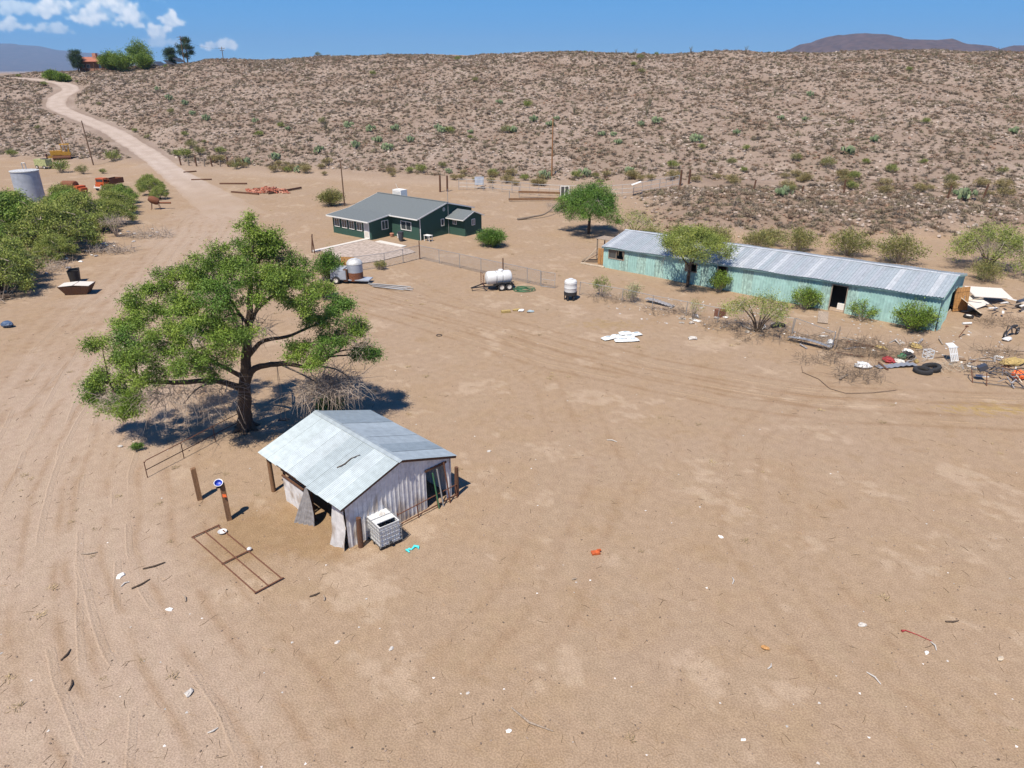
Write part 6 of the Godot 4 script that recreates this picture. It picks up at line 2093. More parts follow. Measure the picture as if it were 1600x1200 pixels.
	part(sk, "latch", m, M.grey_wood)
	var bc := thing("black_bin", "open black plastic bin standing behind the brown skip", "bin", on_ground(-40.6, -64.4), 0.3)
	m = MB.new()
	m.lathe([Vector2(0.001, 0.05), Vector2(0.5, 0.05), Vector2(0.62, 1.1), Vector2(0.66, 1.12), Vector2(0.58, 1.1), Vector2(0.47, 0.2), Vector2(0.001, 0.2)], 4, Transform3D(Basis(Vector3.UP, PI / 4), Vector3.ZERO))
	part(bc, "body", m, M.black)
	m = MB.new()
	m.rod(Vector3(-0.45, 1.15, -0.4), Vector3(0.45, 1.2, -0.4), 0.05)
	part(bc, "handle", m, M.black)
	# rusty tank implement on legs
	var im := thing("rusty_mixer", "rusty drum and pipe on legs at the thicket's far end", "machine", on_ground(-50.4, -102.0), 0.3)
	im.scale = Vector3.ONE * 0.75
	m = MB.new()
	m.lathe([Vector2(0.001, -0.9), Vector2(0.55, -0.8), Vector2(0.7, -0.4), Vector2(0.7, 0.4), Vector2(0.45, 0.9), Vector2(0.4, 1.0)], 16, Transform3D(Basis(Vector3(0, 0, 1), 1.1), Vector3(0, 1.7, 0)))
	part(im, "drum", m, M.rust)
	m = MB.new()
	for sx in [-0.7, 0.9]:
		for sz in [-0.5, 0.5]: m.rod(Vector3(sx, 0, sz * 1.2), Vector3(sx * 0.6, 1.4, sz * 0.6), 0.05)
	part(im, "leg", m, M.rust_pipe)
	m = MB.new()
	m.rod(Vector3(0.4, 1.25, 0.2), Vector3(2.9, 1.15, 0.3), 0.17, 10)
	part(im, "pipe", m, M.rust)
	# brush and rubbish along the thicket's edge
	for q in [[-45.2, -57.6, 2.6, "heap of dead branches under the leftmost thicket tree"], [-42.6, -84.0, 2.4, "grey brush heap with litter at the track edge"], [-43.2, -76.0, 2.2, "flattened dead branches along the thicket edge"], [-46.5, -69.0, 2.6, "dead limbs lying under the middle thicket trees"]]:
		m = MB.new()
		dead_twigs(m, Vector3(0, 0.3, 0), Vector3(q[2], 0.2, q[2] * 0.5), 190, 1.3, 0.08, 0.025)
		solo("brush_pile", q[3], "brush", m, M.twig, on_ground(q[0], q[1]))
	var lg := thing("fallen_log", "thick fallen tree log at the foot of the leftmost thicket tree", "log", on_ground(-44.2, -58.2), 0.3)
	limb(lg, [Vector3(-2.6, 0.3, 0.6), Vector3(-0.6, 0.35, 0.1), Vector3(1.3, 0.3, -0.2)], 0.26, 0.2, M.bark)
	m = MB.new()
	m.blob(Vector3(0, 0.25, 0), Vector3(0.9, 0.5, 0.7), 77, 0.1, 6, 10)
	solo("blue_tarp_bundle", "dark blue tarp bundle lying at the picture's thicket shade", "tarp", m, mat("tarp_blue", Color(0.05, 0.09, 0.17), 0.6), on_ground(-38.6, -51.6)).set_meta("label", "dark blue tarp bundle lying in shade past the fallen log")
	rng.seed = 811
	for k in 26:
		m = MB.new()
		m.blob(Vector3(0, 0.06, 0), Vector3(rf(0.25, 0.6), rf(0.1, 0.25), rf(0.2, 0.5)), k + 5, 0.3, 4, 6)
		var f := k / 26.0
		solo("rubbish_piece", "pale rubbish scrap in the litter line along the thicket edge", "rubbish", m, [M.trim_white, M.concrete, M.grey_sheet][k % 3], on_ground(lerpf(-46.0, -44.5, f) + rf(-2.4, 2.4), lerpf(-60.0, -90.0, f) + rf(-1.5, 1.5)), rf(0, 6), "rubbish along the thicket")

# ---------------------------------------------------------------- junk on the right
func make_junk() -> void:
	rng.seed = 900
	for q in [[26.75, -42.7, 0.14, 0.0, "worn black tyre lying flat on the sand at the junk line"], [27.5, -43.1, 0.17, 0.22, "second black tyre tucked under the flat one"]]:
		var m := MB.new()
		m.lathe([Vector2(0.33, -0.06), Vector2(0.36, -0.12), Vector2(0.48, -0.14), Vector2(0.57, -0.1), Vector2(0.6, 0.0), Vector2(0.57, 0.1), Vector2(0.48, 0.14), Vector2(0.36, 0.12), Vector2(0.33, 0.06), Vector2(0.32, 0.0), Vector2(0.33, -0.06)], 30, Transform3D(Basis(Vector3(0, 0, 1), q[3]), Vector3.ZERO))
		solo("tyre", q[4], "tyre", m, M.rubber, on_ground(q[0], q[1], q[2]))
	# white slatted plastic chair, knocked over
	var ch := thing("plastic_chair", "white slatted plastic chair lying on its side in the sand", "chair", on_ground(29.6, -44.4), deg_to_rad(12))
	for k in 5:
		var m := MB.new()
		m.box(Vector3(-0.26 + 0.13 * k, 0.62, 0.0), Vector3(0.07, 1.0, 0.03), Basis(Vector3(1, 0, 0), -0.5))
		part(ch, "slat", m, M.white_plastic)
	var cm := MB.new()
	for y in [0.2, 0.62, 1.02]: cm.box(Vector3(0, y, 0.24 - 0.5 * (y - 0.15)), Vector3(0.62, 0.08, 0.035), Basis(Vector3(1, 0, 0), -0.5))
	part(ch, "backrest_frame", cm, M.white_plastic)
	cm = MB.new()
	cm.box(Vector3(0.1, 1.05, -0.45), Vector3(0.6, 0.04, 0.55), Basis(Vector3(1, 0, 0), 0.3))
	part(ch, "seat", cm, M.white_plastic)
	for s in [-0.25, 0.4]:
		cm = MB.new()
		cm.rod(Vector3(s, 1.0, -0.3), Vector3(s + 0.6, 0.75, -0.75), 0.03)
		part(ch, "leg", cm, M.white_plastic)
	var cr := thing("white_crate", "small white wire crate by the rubbish heap", "crate", on_ground(28.4, -45.2), 0.2)
	cm = MB.new()
	for x in [-0.25, 0.25]:
		for z in [-0.2, 0.2]: cm.box(Vector3(x, 0.3, z), Vector3(0.05, 0.6, 0.05))
	for y in [0.03, 0.3, 0.57]:
		for z in [-0.2, 0.2]: cm.box(Vector3(0, y, z), Vector3(0.45, 0.05, 0.04))
		for x in [-0.25, 0.25]: cm.box(Vector3(x, y + 0.001, 0), Vector3(0.04, 0.05, 0.35))
	part(cr, "frame", cm, M.white_plastic)
	# tubular table frame with stuff on it
	var tf := thing("tubular_frame", "dark tubular metal table frame standing askew in the junk", "frame", on_ground(30.3, -41.1), deg_to_rad(-18))
	for q in [[Vector3(-1.2, 0, 0.5), Vector3(-1.35, 0.75, 0.1)], [Vector3(-0.5, 0, 0.8), Vector3(-0.6, 0.75, 0.5)], [Vector3(1.6, 0, 0.7), Vector3(1.5, 0.8, 0.3)], [Vector3(1.2, 0, -0.4), Vector3(1.3, 0.8, -0.5)]]:
		var m := MB.new()
		m.rod(q[0], q[1], 0.03)
		part(tf, "leg", m, M.rust_pipe)
	for q in [[Vector3(-1.35, 0.75, 0.1), Vector3(1.5, 0.8, 0.3)], [Vector3(-1.2, 0.75, -0.5), Vector3(1.3, 0.8, -0.5)], [Vector3(-1.35, 0.75, 0.1), Vector3(-1.2, 0.75, -0.5)], [Vector3(-1.2, 0.06, 0.5), Vector3(1.6, 0.1, 0.7)], [Vector3(1.5, 0.8, 0.3), Vector3(1.3, 0.8, -0.5)], [Vector3(0.5, 0.8, 0.2), Vector3(1.6, 0.1, 0.7)]]:
		var m := MB.new()
		m.rod(q[0], q[1], 0.025)
		part(tf, "rail", m, M.panel_dark)
	var m2 := MB.new()
	m2.box(Vector3(-0.75, 0.9, 0.0), Vector3(0.5, 0.3, 0.4), Basis(Vector3(0, 0.3, 1).normalized(), 0.5))
	solo("monitor_case", "dark plastic case lying on the tubular frame", "case", m2, M.panel_dark, tf.position, tf.rotation.y)
	for q in [[30.9, -40.7, "grey_sheet"], [31.3, -41.2, "galv"], [29.7, -41.6, "trim_white"], [30.6, -41.9, "panel_dark"], [31.8, -42.3, "rust_pipe"], [32.0, -41.0, "pale_ply"]]:
		var m := MB.new()
		for k in 3: m.bar(Vector3(rf(-0.5, 0.5), rf(0.1, 0.75), rf(-0.3, 0.3)), Vector3(rf(-0.8, 0.8), rf(0.05, 0.8), rf(-0.5, 0.5)), rf(0.04, 0.14), 0.04)
		solo("scrap_metal", "bent scrap strips tangled about the tubular frame", "scrap", m, M[q[2]], on_ground(q[0], q[1]), rf(0, 6), "scrap by the tubular frame")
	var m := MB.new()
	m.blob(Vector3(0, 0.22, 0), Vector3(1.9, 0.5, 0.9), 31, 0.2, 6, 12)
	solo("yellow_tarp", "crumpled yellow tarp beyond the tubular frame", "tarp", m, M.yellow, on_ground(33.4, -44.0), 0.3)
	m = MB.new()
	m.blob(Vector3(0, 0.3, 0), Vector3(0.85, 0.62, 0.75), 32, 0.08, 8, 12)
	solo("orange_bag", "bulging orange bag beside the tubular frame", "bag", m, M.orange_rag, on_ground(32.2, -41.6))
	# the rubbish heap at the fence end
	var heap := [[25.4, -44.5, "red_strap", 0.9, 0.35, "red cloth bundle in the rubbish heap"], [26.0, -44.3, "concrete", 0.8, 0.3, "grey white sack in the rubbish heap"], [26.5, -45.0, "hose", 0.6, 0.45, "dark green bottle crate in the rubbish heap"], [27.0, -45.2, "black", 0.9, 0.5, "black rubbish bag in the heap"], [27.2, -44.4, "yellow", 0.4, 0.25, "small yellow box in the rubbish heap"], [27.4, -45.9, "trim_white", 0.8, 0.4, "white plastic bag on the rubbish heap"], [28.7, -47.3, "yellow", 1.1, 0.25, "yellow cloth spread behind the rubbish heap"], [26.1, -47.0, "yellow", 0.9, 0.2, "flat yellow wrapper behind the fence end heap"], [23.2, -43.5, "white_plastic", 1.0, 0.4, "white plastic dome shell lying on the sand"], [22.6, -47.4, "white_plastic", 0.6, 0.6, "white bucket lying by the fence end post"]]
	for q in heap:
		m = MB.new()
		m.blob(Vector3(0, q[4] * 0.4, 0), Vector3(q[3], q[4], q[3] * 0.7), int(q[0] * 100), 0.26, 8, 12)
		solo("rubbish_bag" if q[4] > 0.3 else "rubbish_cloth", q[5], "rubbish", m, M[q[2]], on_ground(q[0], q[1]), rf(0, 6))
	m = MB.new()
	m.ribbed(Vector3(-1.4, 0.12, -0.3), Vector3(1, 0, 0), Vector3(0, 0, 1), Vector3(0, 1, 0), 2.8, 0.55, wave(2.9, 0.4, 0.03), 2, func(p: Vector3) -> Vector3: return p + Vector3(0, 0.06 * sin(p.x * 2.0), 0))
	solo("metal_strip", "grey flat sheet strip lying before the rubbish heap", "metal sheet", m, M.galv, on_ground(25.4, -43.6), deg_to_rad(6))
	for q in [[23.6, -46.2, 2.0, 260, "tangled dry brush heap piled at the fence end post"], [25.6, -45.2, 1.7, 170, "dry brush mixed into the rubbish heap"], [22.6, -42.6, 1.5, 110, "scattered dry twigs on the sand before the white dome"], [18.6, -49.3, 2.2, 150, "dead brush under the umbrella shaped shrub tree"], [29.2, -43.2, 1.3, 90, "straw coloured dry weeds beside the fallen chair"], [12.6, -55.3, 2.0, 110, "dry grey brush along the wire fence below the barn tree"], [8.6, -58.6, 1.8, 90, "dry grey brush along the wire fence beside the cone tank"], [21.8, -48.6, 1.8, 150, "dry brush heaped round the sheet metal strip in the fence"], [27.6, -46.6, 2.0, 140, "dry brush behind the rubbish heap toward the barn"], [20.6, -44.6, 1.4, 110, "scattered dry twigs on sand before the fence end"], [16.4, -51.6, 1.9, 160, "dark dry brush in the wire fence beside the rusty box"], [24.6, -47.6, 1.8, 200, "dark tangle of branches between fence post and barn doorway"], [31.4, -43.0, 1.6, 150, "dark dry weeds under the tubular frame"], [33.6, -46.0, 1.5, 110, "dry branches scattered beyond the fallen chair"], [38.0, -52.2, 2.0, 150, "dry branches in front of the demolition heap"], [22.0, -41.4, 1.5, 120, "fine dry branches around the hooked hose"]]:
		m = MB.new()
		dead_twigs(m, Vector3(0, 0.2, 0), Vector3(q[2], 0.25, q[2] * 0.55), q[3], 0.9, 0.12, 0.014)
		solo("brush_pile", q[4], "brush", m, M.brush if not "straw" in q[4] else M.pale_ply, on_ground(q[0], q[1]))
	for k in 22:
		m = MB.new()
		var l := rf(0.5, 1.9)
		m.bar(Vector3(-l / 2, 0.05, 0), Vector3(l / 2, 0.05 + rf(0, 0.15), 0), rf(0.06, 0.16), 0.04)
		solo("loose_board", "loose grey stick or board scattered around the junk line", "board", m, [M.grey_wood, M.dark_wood, M.grey_sheet][k % 3], on_ground(rf(20.5, 34.0), rf(-48.5, -41.5)), rf(0, 6), "boards scattered at the junk line")
	for k in 70:
		m = MB.new()
		var sz := rf(0.18, 0.6)
		if k % 3 == 0: m.bar(Vector3(-sz, 0.04, 0), Vector3(sz, rf(0.04, 0.22), 0), rf(0.04, 0.2), 0.03)
		elif k % 3 == 1: m.blob(Vector3(0, sz * 0.15, 0), Vector3(sz, sz * 0.4, sz * 0.7), k + 70, 0.3, 5, 7)
		else: m.ribbed(Vector3(-sz / 2, 0.06, -sz / 2), Vector3(1, 0, 0), Vector3(0, 0, 1), Vector3(0, 1, 0), sz, sz * 0.8, wave(sz + 0.1, 0.12, 0.03), 3)
		var fx := rf(0.0, 1.0)
		var sx := lerpf(12.0, 35.0, fx)
		solo("fence_line_rubbish", "dull scrap of rubbish strewn along the barn's wire fence and junk line", "rubbish", m, [M.scrap_brown, M.scrap_grey, M.scrap_pale, M.grey_wood, M.trim_white][k % 5], on_ground(sx, lerpf(-55.5, -43.0, fx) + rf(-1.6, 2.2), -0.02), rf(0, 6), "rubbish along the barn fence")
	# drain pipe lying in a hook
	m = MB.new()
	m.tube([Vector3(-2.2, 0.05, -3.0), Vector3(-2.5, 0.05, -2.0), Vector3(-1.9, 0.05, -0.9), Vector3(-1.8, 0.05, 0.6), Vector3(-1.1, 0.05, 1.3), Vector3(0.6, 0.05, 1.2), Vector3(2.2, 0.05, 0.8)], [0.022], 6)
	solo("black_hose", "dark hose lying in a hook on the open sand", "hose", m, M.scrap_brown, on_ground(21.4, -40.6))
	# drum, plank and bits by the barn
	m = MB.new()
	m.box(Vector3(0, 0.3, 0), Vector3(0.7, 0.6, 0.55))
	solo("rusty_box", "rusty orange brown metal box by the wire fence", "box", m, M.rust, on_ground(16.6, -54.2), 0.5)
	m = MB.new()
	m.bar(Vector3(-0.3, 0.06, 0.8), Vector3(0.3, 0.5, -0.7), 0.75, 0.06)
	solo("weathered_plank", "short wide weathered plank lying below the barn doorway", "plank", m, M.grey_wood, on_ground(24.4, -53.2))
	m = MB.new()
	m.tube([Vector3(-0.5, 0.1, 0.2), Vector3(0, 0.3, 0), Vector3(0.6, 0.12, -0.1)], [0.14, 0.2, 0.12], 8)
	solo("rubber_scrap", "dark rubber scrap lying by the umbrella shaped shrub tree", "rubber", m, M.rubber, on_ground(20.3, -51.6))
	# demolished panels past the barn's open door
	var dp := [[Vector3(-1.9, 0.3, -1.0), Vector3(3.2, 0.06, 1.5), Vector3(0.25, 0.5, 0.1), "concrete", "large white wall panel on the demolition heap"], [Vector3(0.4, 0.85, -2.4), Vector3(3.6, 0.06, 1.6), Vector3(0.3, 0.1, -0.1), "concrete", "upper white panel on the demolition heap"], [Vector3(-2.6, 0.55, 0.5), Vector3(2.2, 0.05, 1.9), Vector3(0.5, 0.7, -0.35), "pale_ply", "beige warped board leaning before the demolition heap"], [Vector3(1.8, 0.4, 0.2), Vector3(0.5, 0.9, 0.05), Vector3(-0.2, 0.2, 0.1), "pale_ply", "small upright tan board in the demolition heap"], [Vector3(3.2, 0.5, -0.9), Vector3(2.4, 0.5, 0.9), Vector3(0.1, 0.3, 0.15), "panel_dark", "dark broken cabinet in the demolition heap"], [Vector3(4.4, 0.4, 0.0), Vector3(0.9, 0.5, 0.6), Vector3(0, 0.4, 0), "rust", "rusty box at the end of the demolition heap"]]
	for q in dp:
		m = MB.new()
		m.box(Vector3.ZERO, q[1], Basis.from_euler(q[2]))
		solo("demolition_panel", q[4], "panel", m, M[q[3]], on_ground(39.8, -55.6) + q[0])
	for k in 20:
		m = MB.new()
		var a := Vector3(rf(-2.0, 4.5), rf(0.05, 0.7), rf(-1.8, 1.8))
		m.bar(a, a + Vector3(rf(-1.4, 1.4), rf(-0.2, 0.5), rf(-0.8, 0.8)), rf(0.05, 0.2), 0.05)
		solo("broken_lath", "broken lath sticking out of the demolition heap", "lath", m, [M.grey_wood, M.trim_white, M.panel_dark, M.pale_ply][k % 4], on_ground(39.8, -55.6), 0, "laths in the demolition heap")
	var w := thing("discarded_tyre", "discarded white rimmed tyre lying below the barn's open door", "tyre", on_ground(36.3, -53.9, 0.12))
	m = MB.new()
	m.lathe([Vector2(0.2, -0.09), Vector2(0.34, -0.1), Vector2(0.38, 0.0), Vector2(0.34, 0.1), Vector2(0.2, 0.09)], 20)
	part(w, "tyre", m, M.rubber)
	m = MB.new()
	m.lathe([Vector2(0.21, 0.08), Vector2(0.1, 0.05), Vector2(0.001, 0.06)], 16)
	part(w, "rim", m, M.trim_white)
	var mc := thing("scrap_motorbike", "wrecked dark moped frame lying past the barn end", "moped", on_ground(36.9, -49.6), 0.5)
	m = MB.new()
	m.tube([Vector3(-0.8, 0.3, 0), Vector3(-0.3, 0.75, 0.05), Vector3(0.3, 0.6, 0), Vector3(0.8, 0.3, 0.1)], [0.05], 6)
	m.tube([Vector3(-0.8, 0.3, 0), Vector3(-0.95, 1.0, 0.1), Vector3(-1.1, 1.05, 0.4)], [0.035], 6)
	m.rod(Vector3(-0.3, 0.75, 0.05), Vector3(0.1, 0.25, 0), 0.05)
	part(mc, "frame", m, M.panel_dark)
	m = MB.new()
	m.blob(Vector3(0.2, 0.75, 0), Vector3(0.8, 0.2, 0.3), 3, 0.06, 6, 10)
	part(mc, "seat", m, M.black)
	for x in [-0.8, 0.8]: wheel(mc, Vector3(x, 0.28, 0), 0.28, 0.1, 0.1)
	m = MB.new()
	m.blob(Vector3(0, 0.15, 0), Vector3(0.8, 0.3, 0.5), 9, 0.12, 6, 9)
	solo("white_basin", "white plastic basin lying beside the wrecked moped", "basin", m, M.white_plastic, on_ground(36.0, -48.6), 0.4)
	m = MB.new()
	m.rod(Vector3(-1.9, 0.05, 0), Vector3(1.9, 0.05, 0.2), 0.03)
	solo("long_stick", "long thin stick lying on the sand right of the barn", "stick", m, M.grey_wood, on_ground(34.6, -46.6))
	m = MB.new()
	m.rod(Vector3(-0.3, 0.05, 0), Vector3(0.2, 0.75, -0.2), 0.03)
	m.blob(Vector3(0.22, 0.8, -0.22), Vector3(0.28, 0.14, 0.2), 4, 0.1)
	solo("shovel", "rusty short shovel stuck in the sand before the barn end", "shovel", m, M.rust_pipe, on_ground(33.2, -49.3))
	m = MB.new()
	m.rod(Vector3(-0.35, 0.08, 0), Vector3(0.35, 0.1, 0.1), 0.09, 10)
	solo("white_tube", "short white tube lying by the barn's flared corner", "tube", m, M.white_plastic, on_ground(35.2, -52.3), 0.2)
	m = MB.new()
	m.box(Vector3(0, 0.1, 0), Vector3(0.75, 0.16, 0.3))
	solo("yellow_block", "yellow brick shaped block lying in the yard by the trailer", "block", m, M.yellow, on_ground(-0.5, -55.2), 0.3)
	for q in [[0.75, -55.5, "trim_white", "white sack scrap by the yellow blocks"], [1.5, -55.3, "print", "grey tool scrap by the yellow blocks"], [0.3, -55.7, "yellow", "second yellow block beside the white sack scrap"]]:
		m = MB.new()
		m.blob(Vector3(0, 0.08, 0), Vector3(0.7, 0.2, 0.35), int(absf(q[0]) * 100), 0.2, 5, 8)
		solo("yard_scrap", q[3], "scrap", m, M[q[2]], on_ground(q[0], q[1]), rf(0, 3))

# ---------------------------------------------------------------- hill vegetation and stones
func tuft_mesh(sd: int, n: int, l: float, w: float, up: float) -> ArrayMesh:
	rng.seed = sd
	var mb := MB.new()
	for k in n:
		var d := (rdir() + Vector3(0, up, 0)).normalized()
		if d.y < 0.02: d.y = absf(d.y) + 0.05
		mb.col = shade(Color(1, 1, 1), rf(0.65, 1.2))
		var p := Vector3(rf(-0.12, 0.12), 0.0, rf(-0.12, 0.12))
		mb.leaf(p, d, d.cross(rdir()).normalized(), l * rf(0.55, 1.1), w)
		if k % 2 == 0:
			var q := p + d * l * rf(0.35, 0.7)
			var e := (d + rdir() * 0.8).normalized()
			mb.leaf(q, e, e.cross(rdir()).normalized(), l * 0.45, w * 0.9)
	return mb.mesh()
func rock_mesh(sd: int) -> ArrayMesh:
	var mb := MB.new()
	mb.blob(Vector3(0, 0.15, 0), Vector3(1, 0.7, 0.85), sd, 0.28, 4, 6)
	return mb.mesh()

func hill_spot() -> Vector2:
	while true:
		if rng.randf() < 0.09:
			var bx := rf(16.0, 92.0)
			var bz := rf(-112.0, -79.0)
			if bx < 0.78 * -bz + 6.0 and bank(bx, bz) > rf(0.1, 0.8) and bz > toe(bx): return Vector2(bx, bz)
		var x := rf(-190, 165)
		var d := rf(0.0, 1.0) * 128.0
		var z := toe(x) - d / 0.95
		if absf(x) > 0.78 * absf(z) + 12.0: continue
		var p := Vector2(x, z)
		if x < -30.0 and near_line(p, ROAD)[0] < 4.2: continue
		return p
	return Vector2.ZERO

func make_hill_plants() -> void:
	# dry shrubs: the nearest ones are things, the mass beyond reads as one cover
	var tufts := [tuft_mesh(1001, 46, 0.62, 0.035, 0.35), tuft_mesh(1002, 40, 0.5, 0.04, 0.15), tuft_mesh(1003, 52, 0.75, 0.03, 0.6)]
	rng.seed = 1010
	var spots: Array = []
	while spots.size() < 85000:
		var p := hill_spot()
		var dn := n_mid.get_noise_2d(p.x * 1.6, p.y * 1.6) + 0.9 * n_patch.get_noise_2d(p.x * 0.9, p.y * 0.9)
		if dn < rf(-1.3, 0.25): continue
		spots.append(p)
	spots.sort_custom(func(a: Vector2, b: Vector2) -> bool: return a.length_squared() < b.length_squared())
	var tone := [Color(0.245, 0.195, 0.14), Color(0.215, 0.165, 0.12), Color(0.30, 0.245, 0.18), Color(0.235, 0.205, 0.125), Color(0.195, 0.165, 0.135), Color(0.26, 0.18, 0.12)]
	var xf := [[], [], []]
	var cl := [[], [], []]
	var dry: Array = []
	for k in tone.size():
		var m := mat("dry_%d" % k, tone[k], 0.97, 0, null, 1.0, null, 0.5, true)
		dry.append(m)
	for k in spots.size():
		var p: Vector2 = spots[k]
		var v := rng.randi() % 3
		var s := 0.27 + 0.85 * pow(rng.randf(), 2.5)
		var b := Basis(Vector3.UP, rf(0, TAU)).scaled(Vector3(s * rf(0.9, 1.4), s * rf(0.7, 1.0), s * rf(0.9, 1.4)))
		var c := rng.randi() % tone.size()
		if k < 290:
			var o := solo("dry_shrub", "small dry brown shrub on the stony lower slope of the hill", "shrub", tufts[v], dry[c], on_ground(p.x, p.y, -0.03), 0, "dry shrubs on the lower slope")
			o.basis = b
		else:
			xf[v].append(Transform3D(b, on_ground(p.x, p.y, -0.03)))
			cl[v].append(tone[c])
	for v in 3: scatter("dry_scrub", "dry brown scrub covering the stony hillside", tufts[v], M.dry, xf[v], cl[v])
	# stones
	rng.seed = 1020
	var stones := [rock_mesh(11), rock_mesh(12), rock_mesh(13)]
	var sx := [[], [], []]
	var sc := [[], [], []]
	for k in 62000:
		var p := hill_spot()
		var v := rng.randi() % 3
		var s := 0.12 + 0.55 * pow(rng.randf(), 3.5)
		sx[v].append(Transform3D(Basis.from_euler(Vector3(rf(-0.4, 0.4), rf(0, TAU), rf(-0.4, 0.4))).scaled(Vector3.ONE * s), on_ground(p.x, p.y, -0.02)))
		var q := clampf(n_patch.get_noise_2d(p.x, p.y) * 2.2 + 0.2 + rf(-0.5, 0.5), 0, 1)
		sc[v].append(shade(Color(0.50, 0.42, 0.36).lerp(Color(0.30, 0.19, 0.13), q), rf(0.7, 1.2)))
	for v in 3: scatter("hill_stones", "loose pinkish and brown stones strewn over the hillside", stones[v], M.stone, sx[v], sc[v])
	# prickly pears
	rng.seed = 1030
	var pear := thing("prickly_pear", "clump of pale green prickly pear pads on the hillside", "cactus", on_ground(-50.0, -168.8), 0.0, "prickly pears on the hillside")
	var pads := MB.new()
	for k in 30:
		var a := rf(0, TAU)
		var r := 0.75 * sqrt(rng.randf())
		var y := 0.25 + (0.75 - r * 0.6) * rng.randf()
		pads.col = shade([Color(0.165, 0.215, 0.115), Color(0.21, 0.255, 0.145), Color(0.13, 0.185, 0.09)][k % 3], rf(0.85, 1.15))
		pads.blob(Vector3(cos(a) * r, y, sin(a) * r), Vector3(0.32, 0.42, 0.09), k, 0.04, 5, 8, Basis(Vector3.UP, rf(0, TAU)) * Basis(Vector3(1, 0, 0), rf(-0.5, 0.5)))
	part(pear, "pads", pads, M.plain)
	var pp := [[-31.2, -166.7], [-36.9, -170.4], [-39.5, -152.9], [-28.2, -156.9], [-40.1, -138.9], [-25.2, -150.1], [-25.9, -167.8], [-16.1, -165.4], [-15.2, -162.7], [-8.9, -161.1], [0.0, -156.9], [4.9, -164.9], [9.7, -164.5], [20.2, -149.8], [20.3, -143.1], [29.4, -154.0], [34.0, -138.8], [54.8, -154.5], [63.8, -131.4], [59.0, -152.3], [56.3, -124.8], [91.5, -136.8], [38.5, -102.7], [63.0, -102.2], [62.2, -99.2], [18.0, -150.3], [26.0, -152.7], [42.2, -140.9], [77.4, -110.2], [-60.7, -179.0], [-21.3, -155.3], [-11.7, -135.0], [66.1, -170.6], [-32.4, -153.7], [8.1, -159.3], [-3.1, -182.7], [-48.0, -150.0], [-52.5, -147.0], [-88.0, -205.0], [-96.0, -214.0], [-104.0, -226.0], [-80.0, -190.0], [-74.0, -183.0], [12.5, -127.5], [5.5, -127.8], [20.0, -126.0]]
	for q in pp: copy(pear, "prickly_pear", on_ground(q[0], q[1]), rf(0, TAU), rf(0.9, 1.7))
	# creosote and other green shrubs on the slope
	var cre := bush("creosote_bush", "yellow green creosote bush on the hill slope", on_ground(-70.4, -164.2), 1.8, 2.9, 1041, YELLOWISH, 34, 44, 0.16, "creosote bushes on the hill", 0.25)
	var grn := bush("green_shrub", "olive green shrub on the hill slope", on_ground(-16.8, -135.8), 1.7, 2.6, 1042, OLIVE, 34, 44, 0.16, "green shrubs on the hill", 0.25)
	rng.seed = 1043
	var cp := [[-86.2, -177.5], [-92.3, -184.2], [-75.1, -172.5], [-13.2, -138.5], [-8.7, -156.6], [-1.3, -157.2], [-3.4, -131.5], [2.2, -127.3], [35.6, -216.9], [32.6, -208.8], [14.3, -126.3], [34.4, -135.2], [38.0, -120.7], [47.4, -123.9], [58.3, -121.9], [36.8, -124.2], [11.1, -126.8], [-42.4, -139.2], [-53.6, -143.6], [-61.8, -157.9], [-68.3, -166.1], [-56.6, -168.0], [-52.6, -171.7], [-43.7, -174.7], [-18.9, -136.1], [51.3, -119.9], [60.1, -116.6], [66.8, -120.0], [74.9, -112.5], [27.1, -124.3], [66.3, -110.8], [52.6, -112.9], [-145.9, -240.6], [-140.5, -249.6], [-110.6, -164.4], [-81.4, -139.6], [-83.4, -155.0], [-69.1, -157.1], [-66.5, -158.0], [-72.0, -159.5], [-119.9, -190.8], [-86.5, -141.5], [-77.8, -140.0]]
	for k in 22: cp.append([rf(-150, 110), 0.0])
	for k in cp.size():
		var q: Array = cp[k]
		if q[1] == 0.0:
			var h := hill_spot()
			q = [h.x, h.y]
		var big := 1.7 if k in [34, 35, 36, 37, 38, 39, 41] else 1.0
		copy(cre if (k * 7) % 5 < 2 else grn, "creosote_bush" if (k * 7) % 5 < 2 else "green_shrub", on_ground(q[0], q[1]), rf(0, TAU), rf(0.5, 0.95) * big)
	# strip of rusty yellow brush along the hill foot
	var rus := bush("foot_shrub", "rusty yellow shrub in the strip along the hill foot", on_ground(4.0, -122.8), 1.2, 2.4, 1051, [Color(0.26, 0.20, 0.07), Color(0.20, 0.17, 0.06), Color(0.30, 0.25, 0.12)], 30, 40, 0.15, "hill foot shrubs", 0.25)
	for k in 64:
		var x := rf(-62, 76)
		copy(rus, "foot_shrub", on_ground(x, toe(x) + rf(-3.0, 5.5)), rf(0, TAU), rf(0.6, 1.2))
	# ocotillo canes
	rng.seed = 1060
	var oc := thing("ocotillo", "thin upright ocotillo canes on the hill", "plant", on_ground(-41.7, -169.1), 0, "ocotillos on the hill")
	var om := MB.new()
	for k in 14:
		var a := TAU * k / 14.0
		var r := rf(0.5, 1.1)
		om.tube([Vector3(0, -0.1, 0), Vector3(cos(a) * r * 0.4, 1.4, sin(a) * r * 0.4), Vector3(cos(a) * r, rf(2.3, 3.2), sin(a) * r)], [0.045, 0.035, 0.015], 4, false)
	part(oc, "canes", om, mat("cane", Color(0.16, 0.145, 0.09), 0.95))
